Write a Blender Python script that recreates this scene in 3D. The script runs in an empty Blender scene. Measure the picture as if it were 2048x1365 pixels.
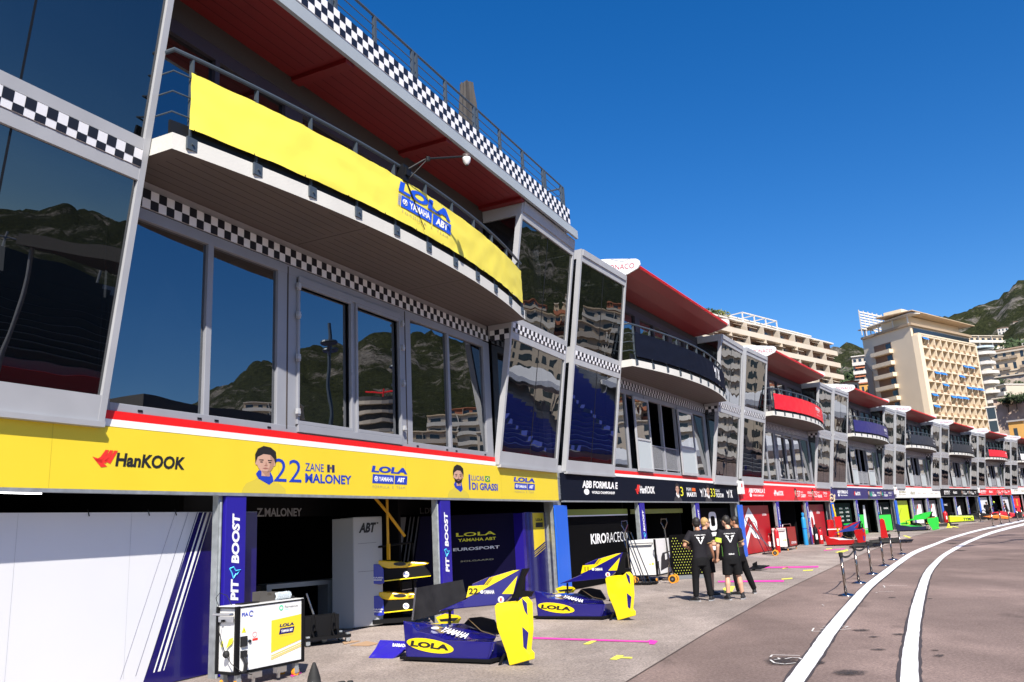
import bpy, bmesh, math, random
from mathutils import Vector, Matrix, noise
random.seed(7)
C = bpy.context.scene.collection
R = math.radians
SC = bpy.context.scene

# ------------------------------------------------------------------ camera
H_EYE = 1.75
F_PX, PIT, ROL = 1643.25, 0.226276, -0.0532592
cp, sp, cr, sr = math.cos(PIT), math.sin(PIT), math.cos(ROL), math.sin(ROL)
V_F = Vector((0, cp, sp))
V_U0 = Vector((0, -sp, cp)); V_X0 = Vector((1, 0, 0))
V_R = cr*V_X0 + sr*V_U0
V_U = -sr*V_X0 + cr*V_U0
cam_d = bpy.data.cameras.new("camera")
cam = bpy.data.objects.new("camera", cam_d); C.objects.link(cam)
cam_d.sensor_width = 36.0; cam_d.sensor_fit = 'HORIZONTAL'
cam_d.lens = 36.0*F_PX/2048.0
cam_d.clip_start = 0.05; cam_d.clip_end = 9000
m = Matrix.Identity(4)
for i in range(3):
    m[i][0] = V_R[i]; m[i][1] = V_U[i]; m[i][2] = -V_F[i]
m[2][3] = H_EYE
cam.matrix_world = m
SC.camera = cam

# ------------------------------------------------------------------ sky, sun, exposure
SUN_AZ, SUN_EL = R(169.0), R(45.5)
w = bpy.data.worlds.new("World"); SC.world = w; w.use_nodes = True
nt = w.node_tree
bg = nt.nodes["Background"]
sky = nt.nodes.new("ShaderNodeTexSky"); sky.sky_type = 'NISHITA'
sky.sun_disc = False; sky.sun_elevation = SUN_EL; sky.sun_rotation = SUN_AZ
sky.altitude = 300; sky.air_density = 1.0; sky.dust_density = 0.6; sky.ozone_density = 4.0
hs = nt.nodes.new("ShaderNodeHueSaturation")
hs.inputs["Saturation"].default_value = 1.36; hs.inputs["Hue"].default_value = 0.508
nt.links.new(sky.outputs[0], hs.inputs["Color"])
nt.links.new(hs.outputs[0], bg.inputs[0])
bg.inputs[1].default_value = 0.097
sun_d = bpy.data.lights.new("sun", 'SUN'); sun_d.energy = 5.0; sun_d.angle = R(0.5); sun_d.color = (1.0, 0.93, 0.83)
sun = bpy.data.objects.new("sun", sun_d); C.objects.link(sun)
sdir = Vector((math.sin(SUN_AZ)*math.cos(SUN_EL), math.cos(SUN_AZ)*math.cos(SUN_EL), math.sin(SUN_EL)))
sun.rotation_euler = sdir.to_track_quat('Z', 'Y').to_euler()
sun.location = sdir*60
SC.view_settings.view_transform = 'Standard'; SC.view_settings.look = 'None'
SC.view_settings.gamma = 1; SC.view_settings.exposure = 0.72
SC.cycles.max_bounces = 7; SC.cycles.glossy_bounces = 4; SC.cycles.diffuse_bounces = 3
SC.cycles.transparent_max_bounces = 8; SC.cycles.caustics_reflective = False; SC.cycles.caustics_refractive = False
SC.cycles.sample_clamp_indirect = 6.0

# ------------------------------------------------------------------ materials
MATS = {}
def mat(name, col, rough=0.55, metal=0.0, var=0.0, vscale=4.0, bump=0.0, bscale=60.0, spec=0.5, coat=0.0, emit=None, es=1.0):
    if name in MATS: return MATS[name]
    m_ = bpy.data.materials.new(name); m_.use_nodes = True
    n = m_.node_tree; b = n.nodes["Principled BSDF"]
    b.inputs["Base Color"].default_value = (*col, 1); b.inputs["Roughness"].default_value = rough
    b.inputs["Metallic"].default_value = metal; b.inputs["Specular IOR Level"].default_value = spec
    b.inputs["Coat Weight"].default_value = coat; b.inputs["Coat Roughness"].default_value = 0.06
    if emit: b.inputs["Emission Color"].default_value = (*emit, 1); b.inputs["Emission Strength"].default_value = es
    if var or bump:
        tc = n.nodes.new("ShaderNodeTexCoord")
    if var:
        nz = n.nodes.new("ShaderNodeTexNoise"); nz.inputs["Scale"].default_value = vscale; nz.inputs["Detail"].default_value = 5
        n.links.new(tc.outputs["Object"], nz.inputs["Vector"])
        mr = n.nodes.new("ShaderNodeMapRange"); mr.inputs["From Min"].default_value = 0.3; mr.inputs["From Max"].default_value = 0.7
        mr.inputs["To Min"].default_value = 1-var; mr.inputs["To Max"].default_value = 1+var*0.6
        n.links.new(nz.outputs["Fac"], mr.inputs["Value"])
        mx = n.nodes.new("ShaderNodeVectorMath"); mx.operation = 'SCALE'; mx.inputs[0].default_value = col
        n.links.new(mr.outputs[0], mx.inputs["Scale"]); n.links.new(mx.outputs[0], b.inputs["Base Color"])
        mr2 = n.nodes.new("ShaderNodeMapRange"); mr2.inputs["To Min"].default_value = max(0.02, rough-0.12); mr2.inputs["To Max"].default_value = min(1, rough+0.12)
        n.links.new(nz.outputs["Fac"], mr2.inputs["Value"]); n.links.new(mr2.outputs[0], b.inputs["Roughness"])
    if bump:
        n2 = n.nodes.new("ShaderNodeTexNoise"); n2.inputs["Scale"].default_value = bscale; n2.inputs["Detail"].default_value = 4
        n.links.new(tc.outputs["Object"], n2.inputs["Vector"])
        bp = n.nodes.new("ShaderNodeBump"); bp.inputs["Strength"].default_value = bump; bp.inputs["Distance"].default_value = 0.02
        n.links.new(n2.outputs["Fac"], bp.inputs["Height"]); n.links.new(bp.outputs[0], b.inputs["Normal"])
    MATS[name] = m_
    return m_

def glass(name, refl, tint, body=(0.004, 0.005, 0.006), wob=0.0, clear=0.5):
    """dark coated window glass: mirror reflection over a tinted see-through body"""
    m_ = bpy.data.materials.new(name); m_.use_nodes = True; n = m_.node_tree
    n.nodes.clear()
    out = n.nodes.new("ShaderNodeOutputMaterial")
    gl = n.nodes.new("ShaderNodeBsdfGlossy"); gl.inputs["Roughness"].default_value = 0.0; gl.inputs["Color"].default_value = (0.95, 0.97, 1, 1)
    tr = n.nodes.new("ShaderNodeBsdfTransparent"); tr.inputs["Color"].default_value = (*tint, 1)
    df = n.nodes.new("ShaderNodeBsdfDiffuse"); df.inputs["Color"].default_value = (*body, 1)
    m0 = n.nodes.new("ShaderNodeMixShader"); m0.inputs[0].default_value = clear
    n.links.new(df.outputs[0], m0.inputs[1]); n.links.new(tr.outputs[0], m0.inputs[2])
    lw = n.nodes.new("ShaderNodeFresnel"); lw.inputs["IOR"].default_value = 1.5
    mr = n.nodes.new("ShaderNodeMapRange"); mr.inputs["From Min"].default_value = 0.04; mr.inputs["From Max"].default_value = 1.0
    mr.inputs["To Min"].default_value = refl; mr.inputs["To Max"].default_value = 1.0
    n.links.new(lw.outputs[0], mr.inputs["Value"])
    m1 = n.nodes.new("ShaderNodeMixShader")
    n.links.new(mr.outputs[0], m1.inputs[0]); n.links.new(m0.outputs[0], m1.inputs[1]); n.links.new(gl.outputs[0], m1.inputs[2])
    if wob:
        tc = n.nodes.new("ShaderNodeTexCoord"); nz = n.nodes.new("ShaderNodeTexNoise"); nz.inputs["Scale"].default_value = 0.9; nz.inputs["Detail"].default_value = 1
        n.links.new(tc.outputs["Object"], nz.inputs["Vector"])
        bp = n.nodes.new("ShaderNodeBump"); bp.inputs["Strength"].default_value = wob; bp.inputs["Distance"].default_value = 0.02
        n.links.new(nz.outputs["Fac"], bp.inputs["Height"]); n.links.new(bp.outputs[0], gl.inputs["Normal"])
    n.links.new(m1.outputs[0], out.inputs[0])
    return m_

# ------------------------------------------------------------------ mesh builder
class MB:
    def __init__(s): s.v = []; s.f = []; s.mi = []; s.cur = 0
    def mat(s, i): s.cur = i; return s
    def add(s, vs, fs):
        o = len(s.v); s.v += [tuple(x) for x in vs]
        for f in fs: s.f.append([o+i for i in f]); s.mi.append(s.cur)
        return s
    def box(s, x0, x1, y0, y1, z0, z1):
        return s.hexa([(x0,y0,z0),(x1,y0,z0),(x1,y1,z0),(x0,y1,z0),(x0,y0,z1),(x1,y0,z1),(x1,y1,z1),(x0,y1,z1)])
    def bx(s, c0, c1, n0, n1, z0, z1):          # facade coordinates: along, outward, up
        return s.box(c0, c1, -n1, -n0, z0, z1)
    def hexa(s, p):
        return s.add(p, [(3,2,1,0),(4,5,6,7),(0,1,5,4),(1,2,6,5),(2,3,7,6),(3,0,4,7)])
    def quad(s, a, b, c, d): return s.add([a,b,c,d], [(0,1,2,3)])
    def poly(s, pts): return s.add(pts, [tuple(range(len(pts)))])
    def plate(s, pts, off):                     # polygon thickened along vector off
        n = len(pts); off = Vector(off); q = [tuple(Vector(p)+off) for p in pts]
        fs = [tuple(range(n-1,-1,-1)), tuple(range(n, 2*n))]
        for i in range(n): j = (i+1) % n; fs.append((i, j, n+j, n+i))
        return s.add([tuple(p) for p in pts]+q, fs)
    def tube(s, pts, r, seg=8, caps=True):
        pts = [Vector(p) for p in pts]; rs = r if isinstance(r, (list, tuple)) else [r]*len(pts)
        o = len(s.v); up = None
        for i, p in enumerate(pts):
            if i == 0: d = pts[1]-p
            elif i == len(pts)-1: d = p-pts[i-1]
            else: d = (pts[i+1]-p).normalized()+(p-pts[i-1]).normalized()
            d.normalize()
            if up is None:
                a = Vector((0,0,1)) if abs(d.z) < .9 else Vector((1,0,0))
                up = (a - d*a.dot(d)).normalized()
            else: up = (up - d*up.dot(d)).normalized()
            sd = d.cross(up)
            for k in range(seg):
                t = 2*math.pi*k/seg
                s.v.append(tuple(p + (up*math.cos(t)+sd*math.sin(t))*rs[i]))
        for i in range(len(pts)-1):
            for k in range(seg):
                k2 = (k+1) % seg
                s.f.append([o+i*seg+k, o+i*seg+k2, o+(i+1)*seg+k2, o+(i+1)*seg+k]); s.mi.append(s.cur)
        if caps:
            s.f.append([o+k for k in range(seg-1,-1,-1)]); s.mi.append(s.cur)
            s.f.append([o+(len(pts)-1)*seg+k for k in range(seg)]); s.mi.append(s.cur)
        return s
    def lathe(s, prof, seg=20, c=(0,0,0), axis='z'):
        o = len(s.v); cx, cy, cz = c
        for (r, z) in prof:
            for k in range(seg):
                t = 2*math.pi*k/seg; a, b = r*math.cos(t), r*math.sin(t)
                s.v.append((cx+a, cy+b, cz+z) if axis == 'z' else ((cx+z, cy+a, cz+b) if axis == 'x' else (cx+a, cy+z, cz+b)))
        for i in range(len(prof)-1):
            for k in range(seg):
                k2 = (k+1) % seg
                s.f.append([o+i*seg+k, o+i*seg+k2, o+(i+1)*seg+k2, o+(i+1)*seg+k]); s.mi.append(s.cur)
        s.f.append([o+k for k in range(seg-1,-1,-1)]); s.mi.append(s.cur)
        s.f.append([o+(len(prof)-1)*seg+k for k in range(seg)]); s.mi.append(s.cur)
        return s
    def disc(s, c, rx, rz, seg=24, y=None):     # ellipse in the xz plane facing -y
        return s.poly([(c[0]+rx*math.cos(2*math.pi*k/seg), c[1], c[2]+rz*math.sin(2*math.pi*k/seg)) for k in range(seg)])
    def mesh(s, name, mats, smooth=False):
        me = bpy.data.meshes.new(name); me.from_pydata(s.v, [], s.f)
        for m_ in (mats if isinstance(mats, (list, tuple)) else [mats]): me.materials.append(m_)
        me.polygons.foreach_set("material_index", s.mi)
        if smooth: me.polygons.foreach_set("use_smooth", [True]*len(me.polygons))
        me.update(); return me
    def build(s, name, mats, parent=None, smooth=False, bevel=0.0):
        o = bpy.data.objects.new(name, s.mesh(name, mats, smooth)); C.objects.link(o)
        if parent: o.parent = parent
        if bevel:
            b = o.modifiers.new("bevel", 'BEVEL'); b.width = bevel; b.segments = 2; b.limit_method = 'ANGLE'
        return o

def tag(o, label=None, cat=None, group=None, kind=None):
    if label: o["label"] = label
    if cat: o["category"] = cat
    if group: o["group"] = group
    if kind: o["kind"] = kind
    return o
def thing(name, label, cat, loc=(0,0,0), rz=0.0, group=None):
    o = bpy.data.objects.new(name, None); C.objects.link(o); o.empty_display_size = 0.2
    o.location = loc; o.rotation_euler = (0, 0, rz)
    return tag(o, label, cat, group)
def copy_tree(o, parent=None):
    c = o.copy(); C.objects.link(c)
    if parent: c.parent = parent
    for ch in o.children: copy_tree(ch, c)
    return c

TXT = {}
def text_mesh(s, bold=0.0, shear=0.0, space=1.0, ext=0.0015):
    key = (s, bold, shear, space, ext)
    if key in TXT: return TXT[key]
    cu = bpy.data.curves.new("lettering", 'FONT'); cu.body = s; cu.size = 1.0; cu.offset = bold; cu.shear = shear
    cu.space_character = space; cu.extrude = 0.0; cu.resolution_u = 3
    ob = bpy.data.objects.new("lettering", cu); C.objects.link(ob)
    dg = bpy.context.evaluated_depsgraph_get(); dg.update()
    me = bpy.data.meshes.new_from_object(ob.evaluated_get(dg))
    bpy.data.objects.remove(ob); bpy.data.curves.remove(cu)
    vs = [v.co.copy() for v in me.vertices]; fs = [list(p.vertices) for p in me.polygons]
    bpy.data.meshes.remove(me)
    x0 = min(v.x for v in vs); x1 = max(v.x for v in vs); y0 = min(v.y for v in vs); y1 = max(v.y for v in vs)
    TXT[key] = ([((v.x-x0)/(x1-x0), (v.y-y0)/(y1-y0)) for v in vs], fs)
    return TXT[key]
def text_to(mb, s, fn, bold=0.0, shear=0.0, space=1.0):
    """letters mapped from the unit square (u right, v up) through fn(u, v)"""
    vs, fs = text_mesh(s, bold, shear, space)
    mb.add([fn(u, v) for u, v in vs], fs); return mb
def rect(x0, x1, z0, z1, y):                    # upright rectangle facing -y
    return lambda u, v: (x0+(x1-x0)*u, y, z0+(z1-z0)*v)
def letters(parent, s, mat_, x0, x1, z0, z1, y, bold=0.012, shear=0.0, space=1.0, name="lettering"):
    mb = MB(); text_to(mb, s, rect(x0, x1, z0, z1, y), bold, shear, space)
    return mb.build(name, mat_, parent)

# ------------------------------------------------------------------ ground height, rays
def gz(x, y):
    d = math.hypot(x, y)
    return max(0.0, min(d, 170)-40)*0.0052
def ray(px, py): return V_F + V_R*((px-1024)/F_PX) + V_U*((682.5-py)/F_PX)
def G(px, py, up=0.0):
    """the ground point seen at a pixel of the photograph"""
    d = ray(px, py); z = up
    for _ in range(12):
        t = (z-H_EYE)/d.z; x, y = d.x*t, d.y*t; z = gz(x, y)+up
    return Vector((x, y, z))
def AT(az, dist, z=0.0): return Vector((math.sin(R(az))*dist, math.cos(R(az))*dist, z))

# unit frames of the pit building (plan position of the centre, heading along the facade)
UNITS = [((-7.41602,7.15358), 25.1), ((1.15280,25.44607), 29.7074), ((11.16333,42.99114), 32.9525), ((22.15098,59.94140), 35.7679),
         ((33.95796,76.33150), 37.1856), ((46.16681,92.42448), 38.8643), ((58.84186,108.15290), 40.7435), ((72.03,123.46), 42.5)]
UW = 20.2
US = 0.906                                      # the whole row drawn nearer to the eye by this factor
EYE = Vector((0, 0, H_EYE))
def uframe(k):
    (x, y), t = UNITS[k]; t = R(t); d = Vector((math.sin(t), math.cos(t), 0)); n = Vector((math.cos(t), -math.sin(t), 0))
    c = Vector((x, y, 0)) + d*(UW/2); c.z = gz(c.x, c.y)
    return EYE+(c-EYE)*US, d, n, math.pi/2 - t
def ZB(k):
    """local height of the pavement under a unit"""
    o = uframe(k)[0]; return (gz(o.x, o.y)-o.z)/US
def UP(k, c, n, z=0.0):
    o, d, nn, a = uframe(k); return o + (d*c + nn*n + Vector((0, 0, z)))*US
def urot(k): return uframe(k)[3]
def uthing(k, name, label, cat, c, n, z=0.0, group=None, rz=0.0):
    t = thing(name, label, cat, UP(k, c, n, z), urot(k)+rz, group); t.scale = (US, US, US); return t
# ------------------------------------------------------------------ palette
GREY = mat("grey frame paint", (0.27, 0.28, 0.31), 0.45, 0.0, 0.06, 2.0)
LGREY = mat("pale grey paint", (0.40, 0.41, 0.43), 0.5, 0, 0.07, 1.5)
WHITE = mat("white paint", (0.78, 0.78, 0.77), 0.5, 0, 0.05, 1.5)
CONC = mat("painted concrete", (0.58, 0.57, 0.53), 0.8, 0, 0.08, 1.2, 0.15, 30)
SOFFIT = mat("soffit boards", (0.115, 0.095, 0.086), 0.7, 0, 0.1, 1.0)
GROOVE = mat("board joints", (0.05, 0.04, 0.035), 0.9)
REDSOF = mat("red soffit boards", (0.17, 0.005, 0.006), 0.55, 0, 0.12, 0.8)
REDGRV = mat("red board joints", (0.05, 0.004, 0.004), 0.9)
RED = mat("red stripe paint", (0.72, 0.008, 0.006), 0.45)
BLACK = mat("black paint", (0.006, 0.0065, 0.008), 0.5, spec=.3)
CHKW = mat("white checker tile", (0.80, 0.80, 0.82), 0.4)
CHKB = mat("black checker tile", (0.012, 0.012, 0.018), 0.4)
STEEL = mat("painted railing steel", (0.075, 0.095, 0.115), 0.42, 0.3)
GALV = mat("galvanised steel", (0.42, 0.45, 0.46), 0.45, 0.6, 0.18, 9)
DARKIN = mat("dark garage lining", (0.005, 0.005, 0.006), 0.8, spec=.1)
CHROME = mat("polished metal", (0.30, 0.255, 0.22), 0.2, 1.0)
RUBBER = mat("black rubber", (0.012, 0.012, 0.012), 0.75)
TUBE = mat("lit strip lamp", (0.9, 0.9, 0.9), 0.4, emit=(1, 1, 1), es=3.0)
TUBED = mat("dim strip lamp", (0.5, 0.4, 0.3), 0.4, emit=(1.0, 0.75, 0.5), es=0.12)
FROST = mat("frosted glass film", (0.42, 0.47, 0.49), 0.35)
GLASS = glass("coated window glass", 0.27, (0.42, 0.45, 0.5), body=(0.002, 0.003, 0.005), wob=0.13, clear=0.3)
GLASSB = glass("tilted bay glass", 0.15, (0.3, 0.32, 0.35), body=(0.002, 0.003, 0.004), wob=0.25, clear=0.2)
GLASSD = glass("dark side glass", 0.12, (0.10, 0.12, 0.12), clear=0.3)
YELLOW = mat("yellow banner vinyl", (0.84, 0.71, 0.085), 0.55, 0, 0.05, 1.2, 0.25, 2.2)
YBOARD = mat("yellow sign board", (0.76, 0.58, 0.03), 0.4, 0, 0.03, 1.0)
NAVY = mat("navy vinyl", (0.006, 0.008, 0.017), 0.7, spec=.08)
PITB = mat("violet blue board", (0.018, 0.011, 0.27), 0.35)
PURPLE = mat("dark violet panel", (0.009, 0.006, 0.11), 0.22, coat=0.4)
ROYAL = mat("royal blue print", (0.012, 0.045, 0.42), 0.5)
BLUEBD = mat("bright blue post board", (0.008, 0.12, 0.66), 0.45)
WPRINT = mat("white print", (0.85, 0.85, 0.85), 0.5)
KPRINT = mat("black print", (0.012, 0.012, 0.014), 0.5)
RPRINT = mat("red print", (0.75, 0.03, 0.02), 0.5)
YPRINT = mat("yellow print", (0.85, 0.80, 0.03), 0.5)
CYANP = mat("cyan print", (0.08, 0.55, 0.85), 0.5)
GREENP = mat("green print", (0.02, 0.62, 0.30), 0.5)
GPRINT = mat("grey print", (0.35, 0.33, 0.20), 0.5)
WPANEL = mat("white partition panel", (0.68, 0.69, 0.72), 0.32, 0, 0.02, 0.6)
REDBD = mat("bright red vinyl", (0.72, 0.012, 0.022), 0.42)
INDIGO = mat("indigo vinyl", (0.022, 0.018, 0.13), 0.42)
LIME = mat("lime panel", (0.55, 0.72, 0.01), 0.4)
SKINM = mat("skin", (0.50, 0.25, 0.16), 0.55)
HAIRK = mat("black hair", (0.012, 0.009, 0.008), 0.6)

# ------------------------------------------------------------------ ground
def asphalt(name, a, b_, fine, stain):
    m_ = bpy.data.materials.new(name); m_.use_nodes = True; n = m_.node_tree; b = n.nodes["Principled BSDF"]
    tc = n.nodes.new("ShaderNodeTexCoord")
    def nz(sc, det, rough=0.6):
        q = n.nodes.new("ShaderNodeTexNoise"); q.inputs["Scale"].default_value = sc; q.inputs["Detail"].default_value = det; q.inputs["Roughness"].default_value = rough
        n.links.new(tc.outputs["Object"], q.inputs["Vector"]); return q
    big, mid, spk = nz(0.2, 5), nz(1.4, 7, 0.75), nz(26, 5, 0.95)
    r1 = n.nodes.new("ShaderNodeValToRGB"); r1.color_ramp.elements[0].position = 0.36; r1.color_ramp.elements[1].position = 0.64
    r1.color_ramp.elements[0].color = (*a, 1); r1.color_ramp.elements[1].color = (*b_, 1)
    ad = n.nodes.new("ShaderNodeMath"); ad.operation = 'MULTIPLY_ADD'; ad.inputs[1].default_value = 0.5
    h = n.nodes.new("ShaderNodeMath"); h.operation = 'MULTIPLY'; h.inputs[1].default_value = 0.5
    n.links.new(big.outputs["Fac"], h.inputs[0]); n.links.new(mid.outputs["Fac"], ad.inputs[0]); n.links.new(h.outputs[0], ad.inputs[2])
    n.links.new(ad.outputs[0], r1.inputs[0])
    sp_ = n.nodes.new("ShaderNodeMapRange"); sp_.inputs["From Min"].default_value = 0.36; sp_.inputs["From Max"].default_value = 0.64
    sp_.inputs["To Min"].default_value = 1-fine; sp_.inputs["To Max"].default_value = 1+fine
    n.links.new(spk.outputs["Fac"], sp_.inputs["Value"])
    vm = n.nodes.new("ShaderNodeVectorMath"); vm.operation = 'SCALE'
    n.links.new(r1.outputs[0], vm.inputs[0]); n.links.new(sp_.outputs[0], vm.inputs["Scale"])
    # dark drips and smudges
    mp = n.nodes.new("ShaderNodeMapping"); mp.inputs["Scale"].default_value = (1.0, 0.45, 1); mp.inputs["Rotation"].default_value = (0, 0, -0.5)
    n.links.new(tc.outputs["Object"], mp.inputs[0])
    st = n.nodes.new("ShaderNodeTexNoise"); st.inputs["Scale"].default_value = 0.9; st.inputs["Detail"].default_value = 5; st.inputs["Roughness"].default_value = 0.62
    n.links.new(mp.outputs[0], st.inputs["Vector"])
    sr_ = n.nodes.new("ShaderNodeMapRange"); sr_.inputs["From Min"].default_value = 0.60; sr_.inputs["From Max"].default_value = 0.74
    sr_.inputs["To Min"].default_value = 1.0; sr_.inputs["To Max"].default_value = 1-stain
    n.links.new(st.outputs["Fac"], sr_.inputs["Value"])
    v2 = n.nodes.new("ShaderNodeVectorMath"); v2.operation = 'SCALE'
    n.links.new(vm.outputs[0], v2.inputs[0]); n.links.new(sr_.outputs[0], v2.inputs["Scale"])
    mp2 = n.nodes.new("ShaderNodeMapping"); mp2.inputs["Scale"].default_value = (0.5, 0.16, 1); mp2.inputs["Rotation"].default_value = (0, 0, 0.45)  # pale streaks along the lane: sunlight thrown back by windows, put into the colour
    n.links.new(tc.outputs["Object"], mp2.inputs[0])
    wn = n.nodes.new("ShaderNodeTexNoise"); wn.inputs["Scale"].default_value = 1.0; wn.inputs["Detail"].default_value = 4; n.links.new(mp2.outputs[0], wn.inputs["Vector"])
    wr = n.nodes.new("ShaderNodeMapRange"); wr.inputs["From Min"].default_value = 0.46; wr.inputs["From Max"].default_value = 0.66; wr.inputs["To Min"].default_value = 0.92; wr.inputs["To Max"].default_value = 1.35
    n.links.new(wn.outputs["Fac"], wr.inputs["Value"])
    v3 = n.nodes.new("ShaderNodeVectorMath"); v3.operation = 'SCALE'; n.links.new(v2.outputs[0], v3.inputs[0]); n.links.new(wr.outputs[0], v3.inputs["Scale"])
    n.links.new(v3.outputs[0], b.inputs["Base Color"]); b.inputs["Roughness"].default_value = 0.85; b.inputs["Specular IOR Level"].default_value = 0.3
    bp = n.nodes.new("ShaderNodeBump"); bp.inputs["Strength"].default_value = 0.5; bp.inputs["Distance"].default_value = 0.006
    n.links.new(spk.outputs["Fac"], bp.inputs["Height"]); n.links.new(bp.outputs[0], b.inputs["Normal"])
    return m_
TRACK = asphalt("reddish track asphalt", (0.150, 0.108, 0.095), (0.228, 0.168, 0.147), 0.55, 0.45)
APRON = asphalt("worn pit apron asphalt", (0.212, 0.176, 0.158), (0.35, 0.298, 0.266), 0.55, 0.3)
mb = MB()
rings = [0.01]+[2*i for i in range(1, 20)]+[40+5*i for i in range(0, 27)]+[190, 230, 300, 450, 800, 1500, 3000, 6000]
NA = 120
for r_ in rings:
    for k in range(NA):
        t = 2*math.pi*k/NA; x, y = r_*math.sin(t), r_*math.cos(t); mb.v.append((x, y, gz(x, y)))
for i in range(len(rings)-1):
    for k in range(NA):
        k2 = (k+1) % NA; mb.f.append([i*NA+k, i*NA+k2, (i+1)*NA+k2, (i+1)*NA+k]); mb.mi.append(0)
tag(mb.build("ground", TRACK, smooth=True), kind='structure')

# pit apron: paler asphalt between the garages and a seam
seam_px = [(1253,1365),(1413.5,1266.7),(1540,1196),(1600,1166.5),(1677,1130),(1730,1107),(1790,1084),(1850,1067),(1930,1050),(2010,1037.5),(2080,1029)]
seam = [G(*p) for p in seam_px]; d0 = (seam[0]-seam[1]).normalized(); seam = [seam[0]+d0*14, seam[0]+d0*5]+seam
fac = []
for s_ in seam:
    best = None
    for k in range(8):
        o, d, n_, a = uframe(k)
        c = max((-UW/2-6 if k == 0 else -UW/2)*US, min(UW/2*US, (s_-o).dot(d))); q = o+d*c
        if best is None or (q-s_).length < best[0]: best = ((q-s_).length, q-n_*9)
    fac.append(best[1])
mb = MB(); NR = 14
for a, b in zip(seam, fac):
    for j in range(NR+1):
        q = a.lerp(b, j/NR); mb.v.append((q.x, q.y, gz(q.x, q.y)+0.006))
for i in range(len(seam)-1):
    for j in range(NR):
        o = i*(NR+1)+j; mb.f.append([o, o+1, o+NR+2, o+NR+1]); mb.mi.append(0)
tag(mb.build("pit_apron", APRON, smooth=True), kind='structure')
mb = MB()
for a, b in zip(seam[:-1], seam[1:]):
    t = (b-a).cross(Vector((0,0,1))).normalized()*0.007
    mb.quad(*[(p.x, p.y, gz(p.x, p.y)+0.011) for p in (a-t, a+t, b+t, b-t)])
tag(mb.build("seam", mat("asphalt seam", (0.10, 0.08, 0.07), 0.9)), kind='structure')

LINEP = mat("white road paint", (0.78, 0.78, 0.80), 0.7, 0, 0.07, 3.0, 0.3, 60)
SHADP = mat("dark paint border", (0.045, 0.036, 0.04), 0.9)
def strip(name, L, Rr, mm, z, ext=0.0, jit=0.0):
    A = [G(*p) for p in L]; B = [G(*p) for p in Rr]
    # resample finely so the painted edge is smooth and a little ragged
    def res(P):
        out = []
        for i in range(len(P)-1):
            p0 = P[max(i-1, 0)]; p1 = P[i]; p2 = P[i+1]; p3 = P[min(i+2, len(P)-1)]
            for q in range(8):
                t = q/8
                out.append(0.5*((2*p1)+(p2-p0)*t+(2*p0-5*p1+4*p2-p3)*t*t+(3*p1-p0-3*p2+p3)*t**3))
        return out+[P[-1]]
    A, B = res(A), res(B)
    da = (A[0]-A[1]).normalized()*3
    A = [A[0]+da]+A; B = [B[0]+da]+B
    mb = MB()
    for a, b in zip(A, B):
        w_ = (b-a).normalized()*ext; j1 = (b-a).normalized()*random.uniform(-jit, jit); j2 = (b-a).normalized()*random.uniform(-jit, jit)
        a2, b2 = a-w_+j1, b+w_+j2
        mb.v += [(a2.x, a2.y, gz(a2.x, a2.y)+z), (b2.x, b2.y, gz(b2.x, b2.y)+z)]
    for i in range(len(A)-1): mb.f.append([2*i, 2*i+1, 2*i+3, 2*i+2]); mb.mi.append(0)
    return tag(mb.build(name, mm), kind='structure')
LA = [(1570.8,1365),(1615.6,1305.8),(1647.5,1261.8),(1692.9,1209),(1726.3,1174),(1759.7,1147.6),(1784.5,1130),(1826,1103.5),(1868,1087.8),(1905,1074),(1950.6,1061.4),(1986.7,1053.3),(2062,1037.2)]
RA = [(1608.6,1365),(1649,1305.8),(1677,1261.8),(1717.5,1209),(1747.4,1174),(1779,1147.6),(1800.5,1130),(1834,1107.5),(1870,1092),(1906,1078),(1951,1064.6),(1987,1056.6),(2062,1040)]
LB = [(1800,1365),(1805.4,1305.8),(1814.2,1261.8),(1822.2,1218),(1836.2,1174),(1847.6,1147.6),(1861.7,1130),(1886.5,1108.5),(1918.5,1090.5),(1949.5,1076.6),(1995,1060.3),(2062,1044)]
RB = [(1838,1365),(1837,1305.8),(1839.7,1261.8),(1845.9,1218),(1854.6,1174),(1863.4,1147.6),(1875.7,1130),(1894,1112),(1922.5,1095),(1951.5,1081),(1996.3,1064.8),(2062,1048)]
strip("dark_border", LA, RA, SHADP, 0.008, 0.035, 0.012); strip("white_line", LA, RA, LINEP, 0.012, 0, 0.004)
strip("dark_border", LB, RB, SHADP, 0.008, 0.035, 0.012); strip("white_line", LB, RB, LINEP, 0.012, 0, 0.004)
PINK = mat("pink tape", (0.80, 0.05, 0.42), 0.5); YTAPE = mat("yellow tape", (0.80, 0.78, 0.10), 0.6); CHALK = mat("white chalk", (0.62, 0.60, 0.58), 0.9)
def mark(name, pts, mm, z=0.013):
    mb = MB(); mb.poly([(p.x, p.y, p.z+z) for p in [G(*q) for q in pts]]); return tag(mb.build(name, mm), kind='structure')
mark("pink_tape", [(1060,1276),(1296,1284),(1300,1281.5),(1316,1284),(1309,1291),(1298,1290.5),(1299,1287),(1060,1279.5)], PINK)
mark("yellow_tape", [(1166,1290.5),(1182,1283.5),(1196,1283),(1178,1291)], YTAPE)
mark("yellow_tape", [(1219,1321),(1234,1312.5),(1248,1313),(1244,1316),(1265,1316.5),(1264,1319.5),(1242,1318.5),(1233,1322)], YTAPE)
mark("pink_tape", [(1436,1163),(1568,1161.5),(1568,1165),(1436,1166)], PINK)
mark("pink_tape", [(1500,1135.5),(1637,1133),(1637,1136),(1500,1138)], PINK)
mark("pink_tape", [(580,1352.5),(600,1346),(604,1348),(584,1356)], PINK)
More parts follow.
